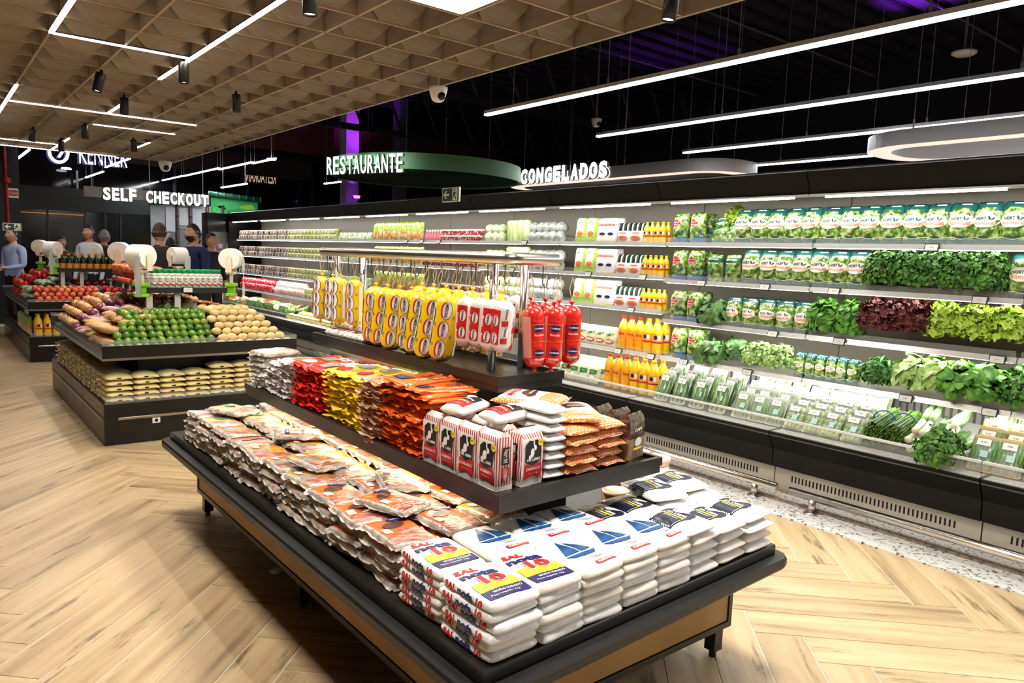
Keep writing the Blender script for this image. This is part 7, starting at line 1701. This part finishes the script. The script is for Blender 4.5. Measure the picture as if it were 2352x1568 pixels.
ob('yellow_panel', MB().box(.1, .95, .06, .08, 1.45, 1.95).mesh('yellow_panel', M('panel_yellow', 'd0b23a', .6)), b)
# kiosk and slim cabinet near the refrigerator end
kx = empty('payment_kiosk', (4.35, 16.6, 0)); tag(kx, 'white self checkout kiosk with a red and yellow screen', 'kiosk')
ob('body', MB().rbox(-.2, .2, -.12, .12, 0, 1.5, .03).mesh('kiosk_body', M('kiosk_grey', 'a8abb4', .4)), kx); sc_ = ob('screen', MB().box(-.13, .13, -.125, -.12, .98, 1.42).mesh('kiosk_screen', BLACKGLOSS), kx)
km = MB(); put_rect(km, -.08, .09, 1.12, 1.32, lambda x, y: (x, -.127, y), 0, 1, 1); put_poly(km, ell(-.02, 1.22, .035, .07, 10), lambda x, y: (x, -.129, y), 1); ob('picture', km.mesh('kiosk_picture', [M('screen_red', 'c0281c', .4, emit='c0281c', es=.8), M('screen_yellow', 'f0c020', .4, emit='f0c020', es=.8)]), sc_)
cb = empty('glass_cabinet', (4.9, 15.85, 0)); tag(cb, 'black glass door cabinet at the end of the refrigerator row', 'cabinet')
ob('frame', MB().box(-.3, -.25, -.2, .2, 0, 2.33).box(.2, .25, -.2, .2, 0, 2.33).box(-.25, .2, -.2, .2, 1.95, 2.33).box(-.25, .2, -.2, .2, 0, .25).box(-.25, .2, .15, .2, .25, 1.95).mesh('cab_frame', BLACKGLOSS), cb)
ob('door_glass', MB().box(-.25, .2, -.2, -.19, .25, 1.95).mesh('cab_glass', GLASS), cb)
for i, z in enumerate((.5, .85, 1.2, 1.55)):
    ob('shelf', MB().box(-.25, .2, -.17, .15, z, z + .015).mesh('cab_shelf', M('cab_shelf', 'b0a898', .5)), cb)
    for j in range(3):
        t = ob('carton', MB().rbox(-.06, .06, -.06, .06, 0, .2, .004).mesh('carton_%d' % (i % 2), M('carton_purple', '7a5a86', .5) if i % 2 else M('carton_yellow', 'c8a848', .5)), None, (4.9 - .17 + j * .15, 15.85 - .05, z + .015)); tag(t, f'small carton in the glass cabinet, {nth(i)} shelf up, {nth(j)} from the kiosk', 'carton', 'cartons in the glass cabinet')
        ob('label', MB().box(-.04, .04, -.0612, -.06, .06, .14).mesh('carton_label', WHITEP), t)
# street lamps outside the glass, ceiling lamp, crates at far left
for i, (x, y, z) in enumerate(((3.05, 21.6, 3.42), (1.25, 21.6, 3.05))):
    o = empty('street_lamp', (x, y, 0)); tag(o, ['street lamp glowing beyond the dark glass', 'farther street lamp with two arms beyond the glass'][i], 'street lamp', 'street lamps outside')
    ob('pole', MB().cyl((.15, 0, 0), (.15, 0, z), .025, 8).mesh('lamp_pole', M('lamp_grey', '8a8f96', .5, emit='8a8f96', es=.05)), o); ob('lamp_head', MB().lathe([(.002, 0), (.12, .01), (.1, .05), (.002, .06)], 14, 0, (-.08, 0, z), 1, .5).mesh('lamp_head', M('lamp_glow', 'ffffff', .4, emit='e8f4ff', es=10), True), o)
    if i: ob('second_arm', MB().box(.15, .55, -.02, .02, z - .3, z - .26).box(.15, .5, -.02, .02, z, z + .04).mesh('lamp_arm', MATS['lamp_glow']), o)
o = ob('downlight', MB().lathe([(.002, 0), (.09, 0), (.1, .03), (.002, .03)], 16).mesh('downlight', M('down_glow', 'ffffff', .4, emit='fff0d8', es=14)), None, (6.2, 16.4, 3.6)); tag(o, 'small round downlight above the stepped light lines', 'downlight'); ob('stem', MB().cyl((0, 0, .03), (0, 0, 2.78), .01, 6).mesh('downlight_stem', grey_m), o)
# frozen food counter tops beyond the refrigerators
for i, (x0, x1, y0, y1, z, c, lb) in enumerate(((7.6, 9.8, 8.6, 12.5, 2.52, 'cfd6d2', 'pale counter top seen under the frozen food sign'), (6.3, 7.6, 11, 13.5, 2.42, '5a4434', 'brown counter top left of the exit sign'))):
    o = empty('tall_cabinet', ((x0 + x1) / 2, (y0 + y1) / 2, 0)); tag(o, lb, 'cabinet')
    ob('body', MB().box(-(x1 - x0) / 2, (x1 - x0) / 2, -(y1 - y0) / 2, (y1 - y0) / 2, 0, z - .15).mesh('cab_body', M('cab_dark', '2a2826', .6)), o); ob('top_panel', MB().rbox(-(x1 - x0) / 2 - .02, (x1 - x0) / 2 + .02, -(y1 - y0) / 2 - .02, (y1 - y0) / 2 + .02, z - .15, z, .01).mesh('cab_top', M('cab_top_' + c, c, .6)), o)
# stacked crates at the left edge behind the man
cr = MB().rbox(-.2, .2, -.15, .15, 0, .16, .01).mesh('crate', M('crate_dark', '1c1a1e', .5))
for i in range(4): 
    o = ob('produce_crate', cr, None, (.78, 15.2, .165 * i), (0, 0, .05 * i)); tag(o, f'dark crate at the far left edge, {nth(i)} from the floor', 'crate', 'dark crates')
    for j in range(3): ob('fruit', KTR[0][2], o, (-.1 + .1 * j, -.1, .17 if i == 3 else .15))
fo = ob('fallen_price_label', MB().rbox(-.03, .03, -.02, .02, 0, .02, .004).mesh('fallen_price_label', WHITEP), None, (1.36, 3.55, 0), (.1, .2, .7)); tag(fo, 'small white scrap lying under the table', 'scrap')
